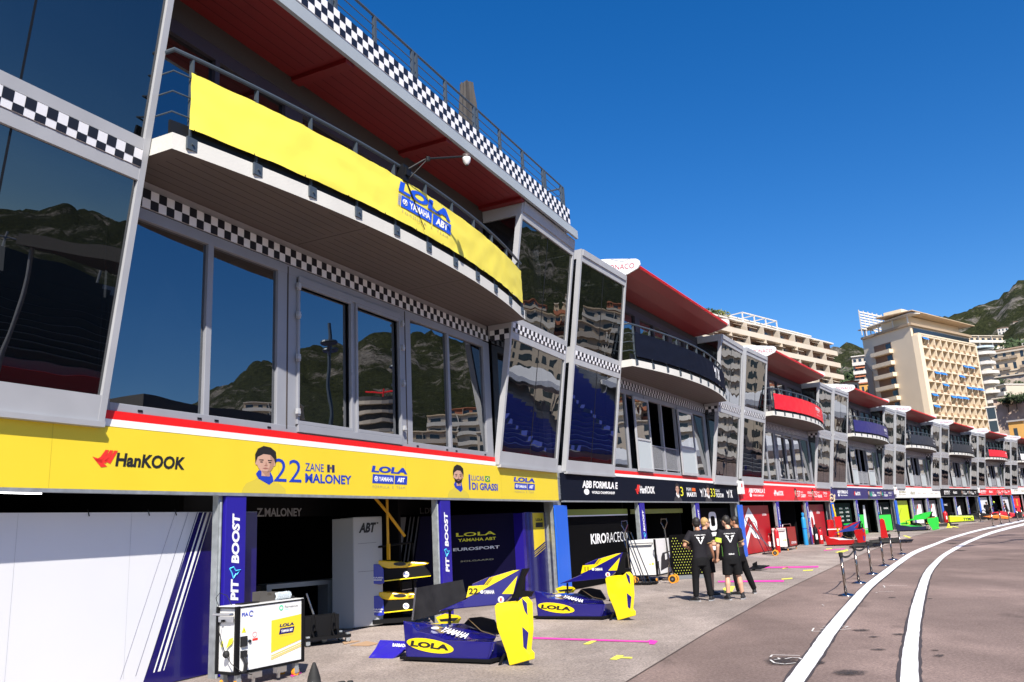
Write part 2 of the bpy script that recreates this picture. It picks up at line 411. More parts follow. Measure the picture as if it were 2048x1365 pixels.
mark("yellow_tape", [(1563,1158.8),(1585,1156.8),(1585,1159),(1563,1160.6)], YTAPE)
mark("yellow_tape", [(1606,1141.5),(1626,1140.2),(1626,1142.3),(1606,1143.2)], YTAPE)
mark("yellow_tape", [(1565,1137.5),(1576,1135),(1576,1137),(1565,1139)], YTAPE)
mark("yellow_tape", [(1446,1178),(1460,1173),(1470,1174),(1462,1190),(1449,1188)], YTAPE)
mark("yellow_tape", [(1670,1105.5),(1695,1100),(1697,1102),(1680,1107.5)], YTAPE)
mark("yellow_tape", [(1652,1098.6),(1664,1097.6),(1664,1099.2),(1652,1100)], YTAPE)
mark("pink_tape", [(1648,1101),(1690,1097.5),(1690,1099),(1648,1102.4)], PINK)
mark("yellow_tape", [(1805,1072),(1812,1072),(1823,1076.2),(1818,1076.6)], YTAPE)
mark("yellow_tape", [(1900,1053),(1905,1052.5),(1919,1055.5),(1914,1056)], YTAPE)
def chalk(paths):
    mb = MB()
    for P in paths:
        P = [G(*p) for p in P]
        for a, b in zip(P[:-1], P[1:]):
            t = (b-a).cross(Vector((0,0,1))).normalized()*0.012
            mb.quad(*[(p.x, p.y, p.z+0.0125) for p in (a-t, a+t, b+t, b-t)])
    return tag(mb.build("chalk_mark", CHALK), kind='structure')
chalk([[(1628,1258),(1624,1264.5),(1650,1264.5)],[(1645,1254.5),(1660,1254)],[(1676,1254),(1697,1254.6),(1690,1257)],[(1641,1259.5),(1655,1260.5)],[(1680,1261.5),(1702,1259.5)]])
chalk([[(1541,1316),(1545,1311.8),(1600,1313.5)],[(1541,1322),(1549,1328),(1570,1330.5),(1592,1328)],[(1556,1318),(1560,1320.5),(1548,1321.5)],[(1570,1320),(1585,1317.2),(1598,1318),(1604,1321)]])
chalk([[(1767,1172),(1770,1176),(1768,1176.5)],[(1776,1172.6),(1815,1172.8)],[(1752,1187),(1755,1186)],[(1757,1185),(1788,1184.6)],[(1644,1211),(1648,1212.5)]])
def stain_mat():
    m_ = bpy.data.materials.new("oil stain"); m_.use_nodes = True; n = m_.node_tree; b = n.nodes["Principled BSDF"]
    b.inputs["Base Color"].default_value = (0.035, 0.029, 0.027, 1); b.inputs["Roughness"].default_value = 0.75
    at = n.nodes.new("ShaderNodeAttribute"); at.attribute_name = "fade"; tc = n.nodes.new("ShaderNodeTexCoord")
    nz = n.nodes.new("ShaderNodeTexNoise"); nz.inputs["Scale"].default_value = 22; nz.inputs["Detail"].default_value = 5; n.links.new(tc.outputs["Object"], nz.inputs["Vector"])
    mu = n.nodes.new("ShaderNodeMath"); mu.operation = 'MULTIPLY'; n.links.new(at.outputs["Fac"], mu.inputs[0])
    mr = n.nodes.new("ShaderNodeMapRange"); mr.inputs["From Min"].default_value = 0.3; mr.inputs["From Max"].default_value = 0.62; mr.inputs["To Min"].default_value = 0.25; mr.inputs["To Max"].default_value = 0.95
    n.links.new(nz.outputs["Fac"], mr.inputs["Value"]); n.links.new(mr.outputs[0], mu.inputs[1])
    n.links.new(mu.outputs[0], b.inputs["Alpha"]); return m_
STAIN = stain_mat()
def stain(px, py, rx, ry):
    mb = MB(); N = 28; fade = []
    c = G(px, py); mb.v.append((c.x, c.y, c.z+.0095)); fade.append(1.0)
    for q, fd in ((.5, .95), (.8, .7), (1.2, 0.0)):
        for k in range(N):
            t = 2*math.pi*k/N; f = q*(1+0.25*noise.noise(Vector((px, math.cos(t)*2, math.sin(t)*2))))
            p = G(px+rx*f*math.cos(t), py+ry*f*math.sin(t)); mb.v.append((p.x, p.y, p.z+.0095)); fade.append(fd)
    for k in range(N): mb.f.append([0, 1+k, 1+(k+1) % N]); mb.mi.append(0)
    for j in range(2):
        for k in range(N): k2 = (k+1) % N; mb.f.append([1+j*N+k, 1+(j+1)*N+k, 1+(j+1)*N+k2, 1+j*N+k2]); mb.mi.append(0)
    o = mb.build("oil_stain", STAIN); at = o.data.attributes.new("fade", 'FLOAT', 'POINT'); at.data.foreach_set("value", fade)
    return tag(o, kind='structure')
for a in [(1566,1324,34,8.5),(1698,1347,33,6),(1722,1262,17,2.2),(1748,1275,11,1.3),(1798,1270,13,1.8),(1757,1300.5,15,1.8),(1878,1313,11,2.4),(1640,1327,11,3.5),(1784,1196,8,.9),(1860,1198.5,6,.8),(1920,1102,13,1.1),(1905,1088,10,.9),(1870,1302,8,1.2)]: stain(*a)
# cable shadows have no cable in view: left to the lamps across the track

# ------------------------------------------------------------------ mountain
def lerp_tab(tab, x):
    if x <= tab[0][0]: return tab[0][1]
    for (a, b), (c, d) in zip(tab[:-1], tab[1:]):
        if x <= c:
            t = (x-a)/(c-a); t = t*t*(3-2*t); return b+(d-b)*t
    return tab[-1][1]
RIDGE = [(-70,3),(-10,5),(10,8.5),(18,9.6),(21,9.9),(22.6,10.0),(24.5,9.4),(26,11.0),(28,11.5),(29.5,11.6),(31,11.9),(33,12.6),(36,13.4),(44,13.2),(52,12.8),(58,13.1),(63,12.2),(67,11.4),(70,10.2),(73,8.6),(78,6.0),(90,4),(110,3)]
def hill_h(az, r_):
    e = lerp_tab(RIDGE, az); s_ = (r_-330)/1320.0
    if s_ <= 0: return 0.6
    prof = (0.25*s_+0.75*s_*s_*(3-2*s_)) if s_ < 1 else 1-(s_-1)*0.55
    top = math.tan(R(e))*1650; x, y = math.sin(R(az))*r_, math.cos(R(az))*r_
    f = noise.fractal(Vector((x/260, y/260, 0.3)), 1.0, 2.1, 6); g_ = noise.fractal(Vector((x/70, y/70, 4.0)), 0.9, 2.0, 4)
    amp = min(1, s_*1.6)
    return max(0.0, top*prof + amp*(f*38 + abs(g_)*24) - amp*14)+0.1
mb = MB(); AZ0, AZ1, NAZ = -70, 110, 640; RR = [330+1500*(i/84)**1.12 for i in range(85)]+[2100, 2700]
for i, r_ in enumerate(RR):
    for k in range(NAZ+1):
        az = AZ0+(AZ1-AZ0)*k/NAZ
        mb.v.append((math.sin(R(az))*r_, math.cos(R(az))*r_, hill_h(az, r_)))
for i in range(len(RR)-1):
    for k in range(NAZ):
        o = i*(NAZ+1)+k; mb.f.append([o, o+1, o+NAZ+2, o+NAZ+1]); mb.mi.append(0)
def hill_mat():
    m_ = bpy.data.materials.new("wooded limestone slope"); m_.use_nodes = True; n = m_.node_tree; b = n.nodes["Principled BSDF"]
    tc = n.nodes.new("ShaderNodeTexCoord")
    def nz(sc, det, ro=0.6):
        q = n.nodes.new("ShaderNodeTexNoise"); q.inputs["Scale"].default_value = sc; q.inputs["Detail"].default_value = det; q.inputs["Roughness"].default_value = ro
        n.links.new(tc.outputs["Object"], q.inputs["Vector"]); return q
    gr = n.nodes.new("ShaderNodeValToRGB"); e = gr.color_ramp.elements
    e[0].position = 0.40; e[0].color = (0.010, 0.016, 0.007, 1); e[1].position = 0.62; e[1].color = (0.080, 0.088, 0.034, 1)
    n.links.new(nz(0.2, 8, 0.95).outputs["Fac"], gr.inputs[0])
    rk = n.nodes.new("ShaderNodeValToRGB"); e = rk.color_ramp.elements
    e[0].position = 0.34; e[0].color = (0.06, 0.055, 0.045, 1); e[1].position = 0.62; e[1].color = (0.40, 0.36, 0.31, 1)
    n.links.new(nz(0.10, 8, 0.85).outputs["Fac"], rk.inputs[0])
    fac = n.nodes.new("ShaderNodeMapRange"); fac.inputs["From Min"].default_value = 0.535; fac.inputs["From Max"].default_value = 0.60
    n.links.new(nz(0.010, 12, 0.78).outputs["Fac"], fac.inputs["Value"])
    mx = n.nodes.new("ShaderNodeMix"); mx.data_type = 'RGBA'
    n.links.new(fac.outputs[0], mx.inputs[0]); n.links.new(gr.outputs[0], mx.inputs[6]); n.links.new(rk.outputs[0], mx.inputs[7])
    n.links.new(mx.outputs[2], b.inputs["Base Color"]); b.inputs["Roughness"].default_value = 0.95; b.inputs["Specular IOR Level"].default_value = 0.1
    bp = n.nodes.new("ShaderNodeBump"); bp.inputs["Strength"].default_value = 1.0; bp.inputs["Distance"].default_value = 9.0
    n.links.new(nz(0.13, 8, 0.8).outputs["Fac"], bp.inputs["Height"]); n.links.new(bp.outputs[0], b.inputs["Normal"])
    return m_
tag(mb.build("mountain", hill_mat(), smooth=True), kind='structure')
# ------------------------------------------------------------------ pit building, one per team
def checker(mb, c0, c1, z0, z1, n, rows, step, nf=None):
    """white strip (slot 0) with black cells (slot 1) standing 2 mm proud; nf: outward offset by height"""
    N = (lambda z: n) if nf is None else nf
    mb.mat(0); e = 0.03
    mb.hexa([(c0,-N(z0)+e,z0),(c1,-N(z0)+e,z0),(c1,-N(z0),z0),(c0,-N(z0),z0),(c0,-N(z1)+e,z1),(c1,-N(z1)+e,z1),(c1,-N(z1),z1),(c0,-N(z1),z1)])
    mb.mat(1); k = max(2, round((c1-c0)/step)); st = (c1-c0)/k; zz = z0
    for j, hgt in enumerate(rows):
        za, zb = z0+(z1-z0)*sum(rows[:j])/sum(rows), z0+(z1-z0)*sum(rows[:j+1])/sum(rows)
        for i in range(k):
            if (i+j) % 2 == 0:
                a, b = c0+i*st, c0+(i+1)*st
                mb.quad((a,-N(za)-.003,za),(b,-N(za)-.003,za),(b,-N(zb)-.003,zb),(a,-N(zb)-.003,zb))
NF = lambda z: 0.10+0.155*(z-3.5)
def lean(mb, c0, c1, z0, z1, d0, d1):
    a = [(c, -(NF(z)+d), z) for z in (z0, z1) for d in (d1, d0) for c in (c0, c1)]
    mb.hexa([a[0], a[1], a[3], a[2], a[4], a[5], a[7], a[6]])
def ledge(c): return 1.10+0.60*max(0.0, 1-(c/5.85)**2)

def bay_window(parent, c0, c1, side, ztop):
    f = MB()
    lean(f, c0, c0+.10, 3.45, ztop, -.16, 0.0); lean(f, c1-.10, c1, 3.45, ztop, -.16, 0.0)
    lean(f, c0+.10, c1-.10, 3.45, 3.80, -.14, -.005)
    lean(f, c0+.10, c1-.10, 6.80, 6.97, -.14, -.005); lean(f, c0+.10, c1-.10, 7.24, 7.40, -.14, -.005)
    lean(f, c0+.10, c1-.10, 6.975, 7.235, -.14, -.03)
    lean(f, c0+.10, c1-.10, 10.12, 10.30, -.14, -.005); lean(f, c0+.10, c1-.10, 10.305, ztop, -.14, 0.03)
    mid = (c0+c1)/2
    lean(f, c0+.02, c1-.02, 3.38, 3.45, -.30, 0.05)          # drip ledge under the bay
    # side frames and corner posts against the wall
    for c, s_ in ((c0, 1), (c1, -1)):
        for z0, z1 in ((3.45, 3.62), (6.85, 7.36), (10.2, ztop)):
            a, b = sorted((c, c+s_*.08))
            f.hexa([(a,-(NF(z0)-.162),z0),(b,-(NF(z0)-.162),z0),(b,.05,z0),(a,.05,z0),(a,-(NF(z1)-.162),z1),(b,-(NF(z1)-.162),z1),(b,.05,z1),(a,.05,z1)])
    # floor, middle floor and roof of the bay
    for z in (3.40, 7.06, ztop-.06):
        f.hexa([(c0+.09,-(NF(z)-.33),z),(c1-.09,-(NF(z)-.33),z),(c1-.09,.3,z),(c0+.09,.3,z),(c0+.09,-(NF(z)-.33),z+.05),(c1-.09,-(NF(z)-.33),z+.05),(c1-.09,.3,z+.05),(c0+.09,.3,z+.05)])
    fr = f.build("bay_window", LGREY, parent)
    ck = MB(); checker(ck, c0+.10, c1-.10, 6.985, 7.225, 0, (0.42, 0.58), 0.145, nf=lambda z: NF(z)+.004); ck.build("checker_strip", [CHKW, CHKB], fr)
    for z0, z1 in ((3.80, 6.80), (7.40, 10.12)):
        for a, b in ((c0+.10, mid-.012), (mid+.012, c1-.10)):
            p = MB(); d = -.05
            p.quad((a,-(NF(z0)+d),z0),(b,-(NF(z0)+d),z0),(b,-(NF(z1)+d),z1),(a,-(NF(z1)+d),z1)); p.build("pane", GLASSB, fr)
        g_ = MB(); lean(g_, mid-.014, mid+.014, z0, z1, -.07, -.045); g_.build("pane_joint", BLACK, fr)
        for c in (c0+.04, c1-.04):
            p = MB(); zz0, zz1 = z0-.18, z1+.05
            p.quad((c,-(NF(zz0)-.16),zz0),(c,.03,zz0),(c,.03,zz1),(c,-(NF(zz1)-.16),zz1)); p.build("side_pane", GLASSD, fr)
    return fr

def pit_building(k, label):
    flat = (k == 0)
    zb = ZB(k)
    t = uthing(k, "pit_building", label, "pit building", 0, 0, 0, "pit buildings along the pit lane")
    h_ = UW/2
    # ---- walls
    w_ = MB()
    w_.bx(-h_+.02, h_-.02, -.45, -.06, 2.62, 3.64)               # lintel behind the sign
    w_.bx(-5.85, 5.97, -.40, -.08, 7.06, 7.22)
    for a, b in ((-h_+.02, -9.66), (9.96, h_-.02)): w_.bx(a, b, -.45, -.30, 3.64, 11.0)
    w_.bx(-5.9, 6.0, -.35, -.09, 10.22, 10.9)
    w_.bx(-h_+.02, h_-.02, -8.0, -7.8, zb, 11.0)
    w_.build("wall", LGREY, t)
    s_ = MB()                                                    # floors, roof slab, room linings
    s_.bx(-h_+.02, h_-.02, -7.8, -.46, 3.15, 3.45); s_.bx(-h_+.02, h_-.02, -7.8, -.46, 7.0, 7.25); s_.bx(-h_+.02, h_-.02, -7.8, -.36, 10.75, 11.0)
    for c in (-9.9, 9.9): s_.bx(c-.05, c+.05, -7.8, -.46, 3.45, 10.75)
    s_.bx(-9.8, 9.8, -5.05, -5.0, 3.46, 6.99); s_.bx(-9.8, 9.8, -4.05, -4.0, 7.26, 10.7)
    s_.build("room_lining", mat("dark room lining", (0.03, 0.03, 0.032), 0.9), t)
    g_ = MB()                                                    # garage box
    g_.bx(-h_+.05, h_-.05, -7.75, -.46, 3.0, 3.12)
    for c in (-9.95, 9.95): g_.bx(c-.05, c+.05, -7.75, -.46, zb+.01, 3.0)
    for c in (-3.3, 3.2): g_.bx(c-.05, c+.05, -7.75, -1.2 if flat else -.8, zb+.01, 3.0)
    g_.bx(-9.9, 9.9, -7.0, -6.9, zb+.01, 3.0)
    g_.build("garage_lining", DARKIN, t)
    for c in (-3.42, 3.16, 9.98 if k < 7 else 9.8):              # galvanised door jambs
        j = MB(); j.bx(c-.22, c-.15, -.16, -.04, zb, 2.6); j.bx(c-.14, c+.22, -.14, -.07, zb, 2.6); j.tube([(c-.185, .025, zb), (c-.185, .025, 2.42)], .020, 8)
        j.build("door_jamb", GALV, t)
    # ---- stripe band over the sign
    b = MB(); b.bx(-5.83, 5.95, -.06, 0.0, 3.52, 3.64); b.build("red_stripe", RED, t)
    b = MB(); b.bx(-5.83, 5.95, -.06, .005, 3.42, 3.52); b.build("white_stripe", WHITE, t)
    # ---- first floor window wall
    f = MB(); n0, n1 = -.16, -.03
    posts = [(-5.83,-5.70),(-4.02,-3.90),(-2.36,-1.86),(-.20,-.08),(1.56,2.03),(3.68,3.79),(5.60,5.95)]
    for a, b_ in posts: f.bx(a, b_, n0, n1, 3.64, 6.72)
    f.bx(-5.70, 5.60, n0, n1+.004, 6.56, 6.74); f.bx(-5.70, 5.60, n0, n1+.004, 3.64, 3.76)
    if flat: f.bx(-1.84, 1.54, -.03, .02, 3.66, 3.80); f.bx(-1.84, 1.54, -.03, .02, 6.46, 6.58)
    fr = f.build("window_frame", GREY, t, bevel=.008)
    for a, b_ in ((-2.12, -2.09), (1.78, 1.81)):
        q = MB(); q.bx(a, b_, -.03, -.022, 3.7, 6.7); q.build("joint", GROOVE, fr)
    openings = [(-5.70,-4.02),(-3.90,-2.36),(-1.86,-.20),(-.08,1.56),(2.03,3.68),(3.79,5.60)]
    for i, (a, b_) in enumerate(openings):
        if i in (2, 3) and not flat and k != 2: continue
        p = MB(); p.quad((a,.09,3.76),(b_,.09,3.76),(b_,.09,6.56),(a,.09,6.56)); p.build("pane", GLASS, fr)
    if flat or k == 2:
        for a, b_ in ((-1.86,-.20),(-.08,1.56)):                 # door leaves round the glass
            d = MB(); e = .055
            for q in ((a, a+e, 3.80, 6.46), (b_-e, b_, 3.80, 6.46), (a+e, b_-e, 3.80, 3.87), (a+e, b_-e, 6.40, 6.46)): d.bx(q[0], q[1], -.05, .015, q[2], q[3])
            dr = d.build("door", GREY, t, bevel=.006)
            hx = a-.04 if a < -.5 else b_+.02
            for z in (3.95, 4.95, 5.75, 6.3):
                hg = MB(); hg.bx(hx, hx+.06, .0, .06, z, z+.13); hg.bx(hx-.03, hx+.05, .02, .075, z+.03, z+.08); hg.build("hinge", LGREY, dr)
        for c in (-5.2, -4.1, -3.75, -2.55, 2.2, 3.5, 3.95, 5.45):
            hg = MB(); hg.bx(c-.04, c+.04, -.03, -.015, 3.67, 3.70); hg.build("drain_slot", BLACK, fr)
    else:
        for a, b_ in ((-3.46,-1.90),(1.60,3.62)):                # door leaves folded back flat against the fixed panes
            d = MB(); e = .09
            for q in ((a, a+e, 3.68, 6.52), (b_-e, b_, 3.68, 6.52), (a+e, b_-e, 3.68, 3.80), (a+e, b_-e, 6.42, 6.52), (a+e, b_-e, 4.86, 4.93)): d.bx(q[0], q[1], .03, .09, q[2], q[3])
            dr = d.build("door", LGREY, t)
            q = MB(); q.quad((a+e,-.06,3.8),(b_-e,-.06,3.8),(b_-e,-.06,4.86),(a+e,-.06,4.86)); q.build("frosted_pane", FROST, dr)
            q = MB(); q.quad((a+e,-.06,4.93),(b_-e,-.06,4.93),(b_-e,-.06,6.42),(a+e,-.06,6.42)); q.build("pane", GLASS, dr)
        q = MB(); q.tube([(-1.84,.06,4.75),(1.54,.06,4.75)], .025, 6); q.tube([(-1.84,.06,3.84),(1.54,.06,3.84)], .02, 6)
        for i in range(34): q.tube([(-1.8+i*.1,.06,3.84),(-1.8+i*.1,.06,4.75)], .011, 5)
        q.build("guard_rail", GREY, t)
    ck = MB(); checker(ck, -5.8, 5.93, 6.76, 7.06, -.025, (1, 1), 0.15); ck.build("checker_strip", [CHKW, CHKB], t)
    q = MB(); c = 5.985; rows_ = ((6.78, 6.92), (6.92, 7.06))     # side return of the checker strip on the far bay
    q.mat(0).quad((c,0,6.78),(c,-.58,6.78),(c,-.58,7.06),(c,0,7.06)); q.mat(1)
    for j, (za, zb_) in enumerate(rows_):
        for i in range(4):
            if (i+j) % 2 == 0: q.quad((c-.003,-i*.145,za),(c-.003,-(i+1)*.145,za),(c-.003,-(i+1)*.145,zb_),(c-.003,-i*.145,zb_))
    q.build("checker_strip", [CHKW, CHKB], t)
    # ---- bays
    ztop = 10.60 if flat else 10.50
    bay_window(t, -9.65, -5.86, -1, ztop); bay_window(t, 5.99, 9.95, 1, ztop)
    # ---- balcony
    cs = [-5.84+i*(5.95+5.84)/28 for i in range(29)]
    sl = MB(); sl.mat(0)
    for a, b_ in zip(cs[:-1], cs[1:]):
        na, nb = ledge(a), ledge(b_)
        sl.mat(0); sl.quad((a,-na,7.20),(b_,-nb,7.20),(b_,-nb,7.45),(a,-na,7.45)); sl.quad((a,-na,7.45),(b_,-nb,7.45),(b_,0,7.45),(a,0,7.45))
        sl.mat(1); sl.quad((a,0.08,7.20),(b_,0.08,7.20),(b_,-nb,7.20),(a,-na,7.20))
    sl.mat(0)
    for c in (cs[0], cs[-1]): sl.quad((c,0,7.20),(c,-ledge(c),7.20),(c,-ledge(c),7.45),(c,0,7.45))
    sl.mat(2)
    for n_ in (.18, .36, .54, .72, .9, 1.08, 1.26, 1.44):        # board joints, broken at the panel seams
        for a, b_ in ((-5.6,-1.98),(-1.72,1.74),(2.0,5.7)):
            e0, e1 = a, b_
            while ledge(e0) < n_+.12 and e0 < e1: e0 += .1
            while ledge(e1) < n_+.12 and e1 > e0: e1 -= .1
            if e1-e0 > .3: sl.quad((e0,-n_,7.197),(e1,-n_,7.197),(e1,-n_-.012,7.197),(e0,-n_-.012,7.197))
    for c in (-1.86, 1.86): sl.quad((c-.01,.0,7.197),(c+.01,.0,7.197),(c+.01,-ledge(c)+.02,7.197),(c-.01,-ledge(c)+.02,7.197))
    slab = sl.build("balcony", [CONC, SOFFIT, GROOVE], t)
    kb = MB()
    for a, b_ in zip(cs[:-1], cs[1:]):
        na, nb = ledge(a)-.05, ledge(b_)-.05
        kb.hexa([(a,-na+.04,7.455),(b_,-nb+.04,7.455),(b_,-nb,7.455),(a,-na,7.455),(a,-na+.04,7.66),(b_,-nb+.04,7.66),(b_,-nb,7.66),(a,-na,7.66)])
    kb.build("kickboard", BLACK, slab)
    rl = MB(); Lr = lambda c: ledge(c)-.03
    path = [(-5.86,-.62,8.76),(-5.84,-Lr(-5.84),8.76)]+[(c,-Lr(c),8.76) for c in cs[1:-1]]+[(5.9,-Lr(5.9),8.76),(5.97,-.75,8.76)]
    rl.tube(path, .034, 8)
    for z in (7.78, 8.10, 8.42): rl.tube([(a, b_, z) for a, b_, _ in path], .014, 6)
    pc = [-5.55+i*(11.2/10) for i in range(11)]
    for c in pc:
        rl.bx(c-.012, c+.012, Lr(c)-.055, Lr(c)+.02, 7.5, 8.72)
    rl.build("railing", STEEL, slab)
    for c in pc:
        q = MB(); q.bx(c-.09, c+.09, ledge(c)-.01, ledge(c)+.025, 7.27, 7.46); q.tube([(c, -ledge(c)-.02, 7.36), (c, -ledge(c)-.05, 7.36)], .022, 6); q.build("bracket", STEEL, slab)
    # ---- second floor window wall
    f = MB()
    for a, b_ in ((-5.84,-5.6),(-3.98,-3.88),(-2.2,-1.7),(-.1,0),(1.7,2.2),(3.9,4.0),(5.7,5.95)): f.bx(a, b_, -.2, -.05, 7.47, 10.2)
    f.bx(-5.6, 5.7, -.2, -.046, 9.95, 10.22); f.bx(-5.6, 5.7, -.2, -.046, 7.47, 7.6)
    f2 = f.build("upper_window", mat("dark mauve frame", (0.055, 0.045, 0.06), 0.5), t)
    for a, b_ in ((-5.6,-3.98),(-3.88,-2.2),(-1.7,-.1),(0,1.7),(2.2,3.9),(4.0,5.7)):
        p = MB(); p.quad((a,.13,7.6),(b_,.13,7.6),(b_,.13,9.95),(a,.13,9.95)); p.build("pane", GLASS, f2)
    hd = MB(); hd.bx(-5.84, 5.95, -.1, -.04, 10.2, 10.62); hd.build("header", mat("brown header", (0.06, 0.05, 0.044), 0.7), t)
    if flat:
        rf = MB(); rf.mat(0)
        rf.bx(-h_-.3, h_-.3, 1.28, 1.36, 10.60, 10.86); rf.mat(1)
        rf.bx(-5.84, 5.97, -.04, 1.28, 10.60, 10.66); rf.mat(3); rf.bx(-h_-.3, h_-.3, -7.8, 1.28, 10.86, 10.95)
        rf.mat(2)
        for n_ in (.2, .42, .64, .86, 1.08):
            for a, b_ in ((-5.5,-2.2),(-1.7,1.55),(2.05,5.5)): rf.quad((a,-n_,10.597),(b_,-n_,10.597),(b_,-n_-.012,10.597),(a,-n_-.012,10.597))
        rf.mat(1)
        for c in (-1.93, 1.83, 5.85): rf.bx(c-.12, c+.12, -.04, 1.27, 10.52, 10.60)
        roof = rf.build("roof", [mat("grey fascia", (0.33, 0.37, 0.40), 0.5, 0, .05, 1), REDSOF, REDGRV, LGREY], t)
        ck = MB(); checker(ck, -h_-.2, h_-.9, 10.90, 11.38, 1.36, (1, 1, 1), 0.18); ck.build("checker_strip", [CHKW, CHKB], roof)
        r2 = MB(); e = h_-1.05
        r2.tube([(-h_,-1.26,12.08),(e,-1.26,12.08),(e,-.2,12.08)], .03, 8)
        for z in (11.62, 11.85): r2.tube([(-h_,-1.26,z),(e,-1.26,z),(e,-.2,z)], .013, 6)
        c = -9.6
        while c < e:
            r2.bx(c-.035, c+.035, 1.22, 1.29, 10.95, 12.06)
            if int((c+9.6)/1.1+.5) % 3 == 0: r2.bx(c+.12, c+.18, 1.22, 1.29, 10.95, 12.06)
            c += 1.42
        r2.bx(e-.05, e+.01, 1.22, 1.29, 10.95, 12.06); r2.build("terrace_railing", STEEL, roof)
    else:
        aw = MB(); prof = [(-.3,10.46),(0,10.47),(.6,10.50),(1.2,10.60),(1.62,10.76),(1.65,10.84),(1.60,10.90),(1.2,10.96),(.4,11.12),(-.3,11.25)]
        c0, c1 = -5.72, 5.6
        for (na, za), (nb, zb) in zip(prof, prof[1:]+prof[:1]): aw.mat(1 if za >= 10.76 and na > 1.5 else 0).quad((c0,-na,za),(c1,-na,za),(c1,-nb,zb),(c0,-nb,zb))
        awn = aw.build("awning", [mat("dark red canopy", (0.22, 0.006, 0.010), 0.5), RED], t, smooth=False)
        for c, lab in ((-5.80, 1), (5.62, 0)):
            cap = [(-.9,11.50),(.4,11.34),(1.58,11.10),(1.68,11.02),(1.70,10.86),(1.60,10.74),(1.2,10.60),(.2,10.48),(-.9,10.46)]
            q = MB(); q.plate([(c,-n_,z) for n_, z in cap], (.07,0,0)); fin = q.build("end_cap", WHITE, t)
            if lab:
                q = MB(); text_to(q, "MONACO", lambda u, v: (c-.004, -(.30+1.18*u), 10.90-.14*u+v*.20), .0, 0.15); q.build("lettering", mat("dull red print", (.42,.02,.05), .5), fin)
                q = MB(); pts = [(.35,11.14),(.62,11.28),(.80,11.20),(1.05,11.10),(1.3,11.16),(1.36,11.12)]
                q.tube([(c-.003,-a,b_) for a, b_ in pts], .007, 4); q.build("emblem", GREY, fin)
    if k == 0:
        for c in (-5.9, 5.99):
            pass
    return t
names = ["pit building with flat roof terrace, yellow balcony banner and checkered parapet",
 "pit building with red awning and dark navy balcony banner, behind the four standing people",
 "pit building with red balcony banner and red garage sign",
 "pit building with indigo balcony banner and indigo garage sign, green car below",
 "pit building with white garage sign and dark balcony banner",
 "pit building with black garage sign, lime bodywork in front",
 "pit building with red balcony banner, second red garage sign farther along",
 "farthest pit building with white garage sign at the right edge"]
BLD = [pit_building(k, names[k]) for k in range(8)]
# ------------------------------------------------------------------ lettering helpers for signs
def emblem_box(parent, x0, x1, z0, z1, y, box, txt, font_top, grey, top_y=None):
    """the stacked team logo: wide LOLA word, two blue boxes with YAMAHA and ABT, FORMULA E TEAM"""
    h_ = z1-z0
    letters(parent, "LOLA", font_top, x0, x1, z1-.30*h_, z1, y, bold=.05, shear=.12)
    w_ = x1-x0; za, zb = z0+.22*h_, z0+.62*h_; xm = x0+.62*w_
    q = MB(); q.poly([(x0+.02*w_,y,za),(xm-.02*w_,y,za),(xm,y,zb),(x0+.04*w_,y,zb)]); q.poly([(xm,y,za),(x1-.02*w_,y,za),(x1,y,zb),(xm+.02*w_,y,zb)])
    q.build("logo_box", box, parent)
    letters(parent, "YAMAHA", txt, x0+.19*w_, xm-.04*w_, za+.10*h_, zb-.10*h_, y-.003, bold=.03)
    q = MB(); c = (x0+.125*w_, y-.003, (za+zb)/2); q.disc(c, .05*w_, .12*h_); q.build("emblem", txt, parent)
    q = MB(); q.disc((c[0], y-.005, c[2]), .034*w_, .085*h_); q.build("emblem", box, parent)
    q = MB()
    for k in range(3):
        t = math.pi*k/3; dx, dz = math.cos(t)*.045*w_, math.sin(t)*.11*h_; ox, oz = -math.sin(t)*.006*w_, math.cos(t)*.015*h_
        q.quad((c[0]-dx-ox,y-.007,c[2]-dz-oz),(c[0]+dx-ox,y-.007,c[2]+dz-oz),(c[0]+dx+ox,y-.007,c[2]+dz+oz),(c[0]-dx+ox,y-.007,c[2]-dz+oz))
    q.build("emblem", txt, parent)
    letters(parent, "ABT", txt, xm+.08*w_, x1-.08*w_, za+.10*h_, zb-.09*h_, y-.003, bold=.05, shear=.2)
    if grey: letters(parent, "FORMULA  E  TEAM", grey, x0+.03*w_, x1-.08*w_, z0, z0+.12*h_, y, bold=-.004, space=1.25)
def hankook(parent, x0, x1, z0, z1, y, tx, em):
    w_ = x1-x0; h_ = z1-z0
    q = MB()
    for k in range(3):
        o = x0+.05*w_*k*.9
        q.poly([(o+.03*w_,y,z0+.35*h_),(o+.09*w_,y,z0+.15*h_),(o+.16*w_,y,z1+.12*h_),(o+.125*w_,y,z1+.12*h_),(o+.08*w_,y,z0+.62*h_)])
    q.poly([(x0,y,z0+.60*h_),(x0+.09*w_,y,z0-.12*h_),(x0+.15*w_,y,z0-.05*h_),(x0+.075*w_,y,z0+.45*h_)])
    q.build("emblem", em, parent)
    letters(parent, "Hankook".upper() if False else "HanKOOK", tx, x0+.23*w_, x1, z0, z1, y, bold=.035, shear=.12)
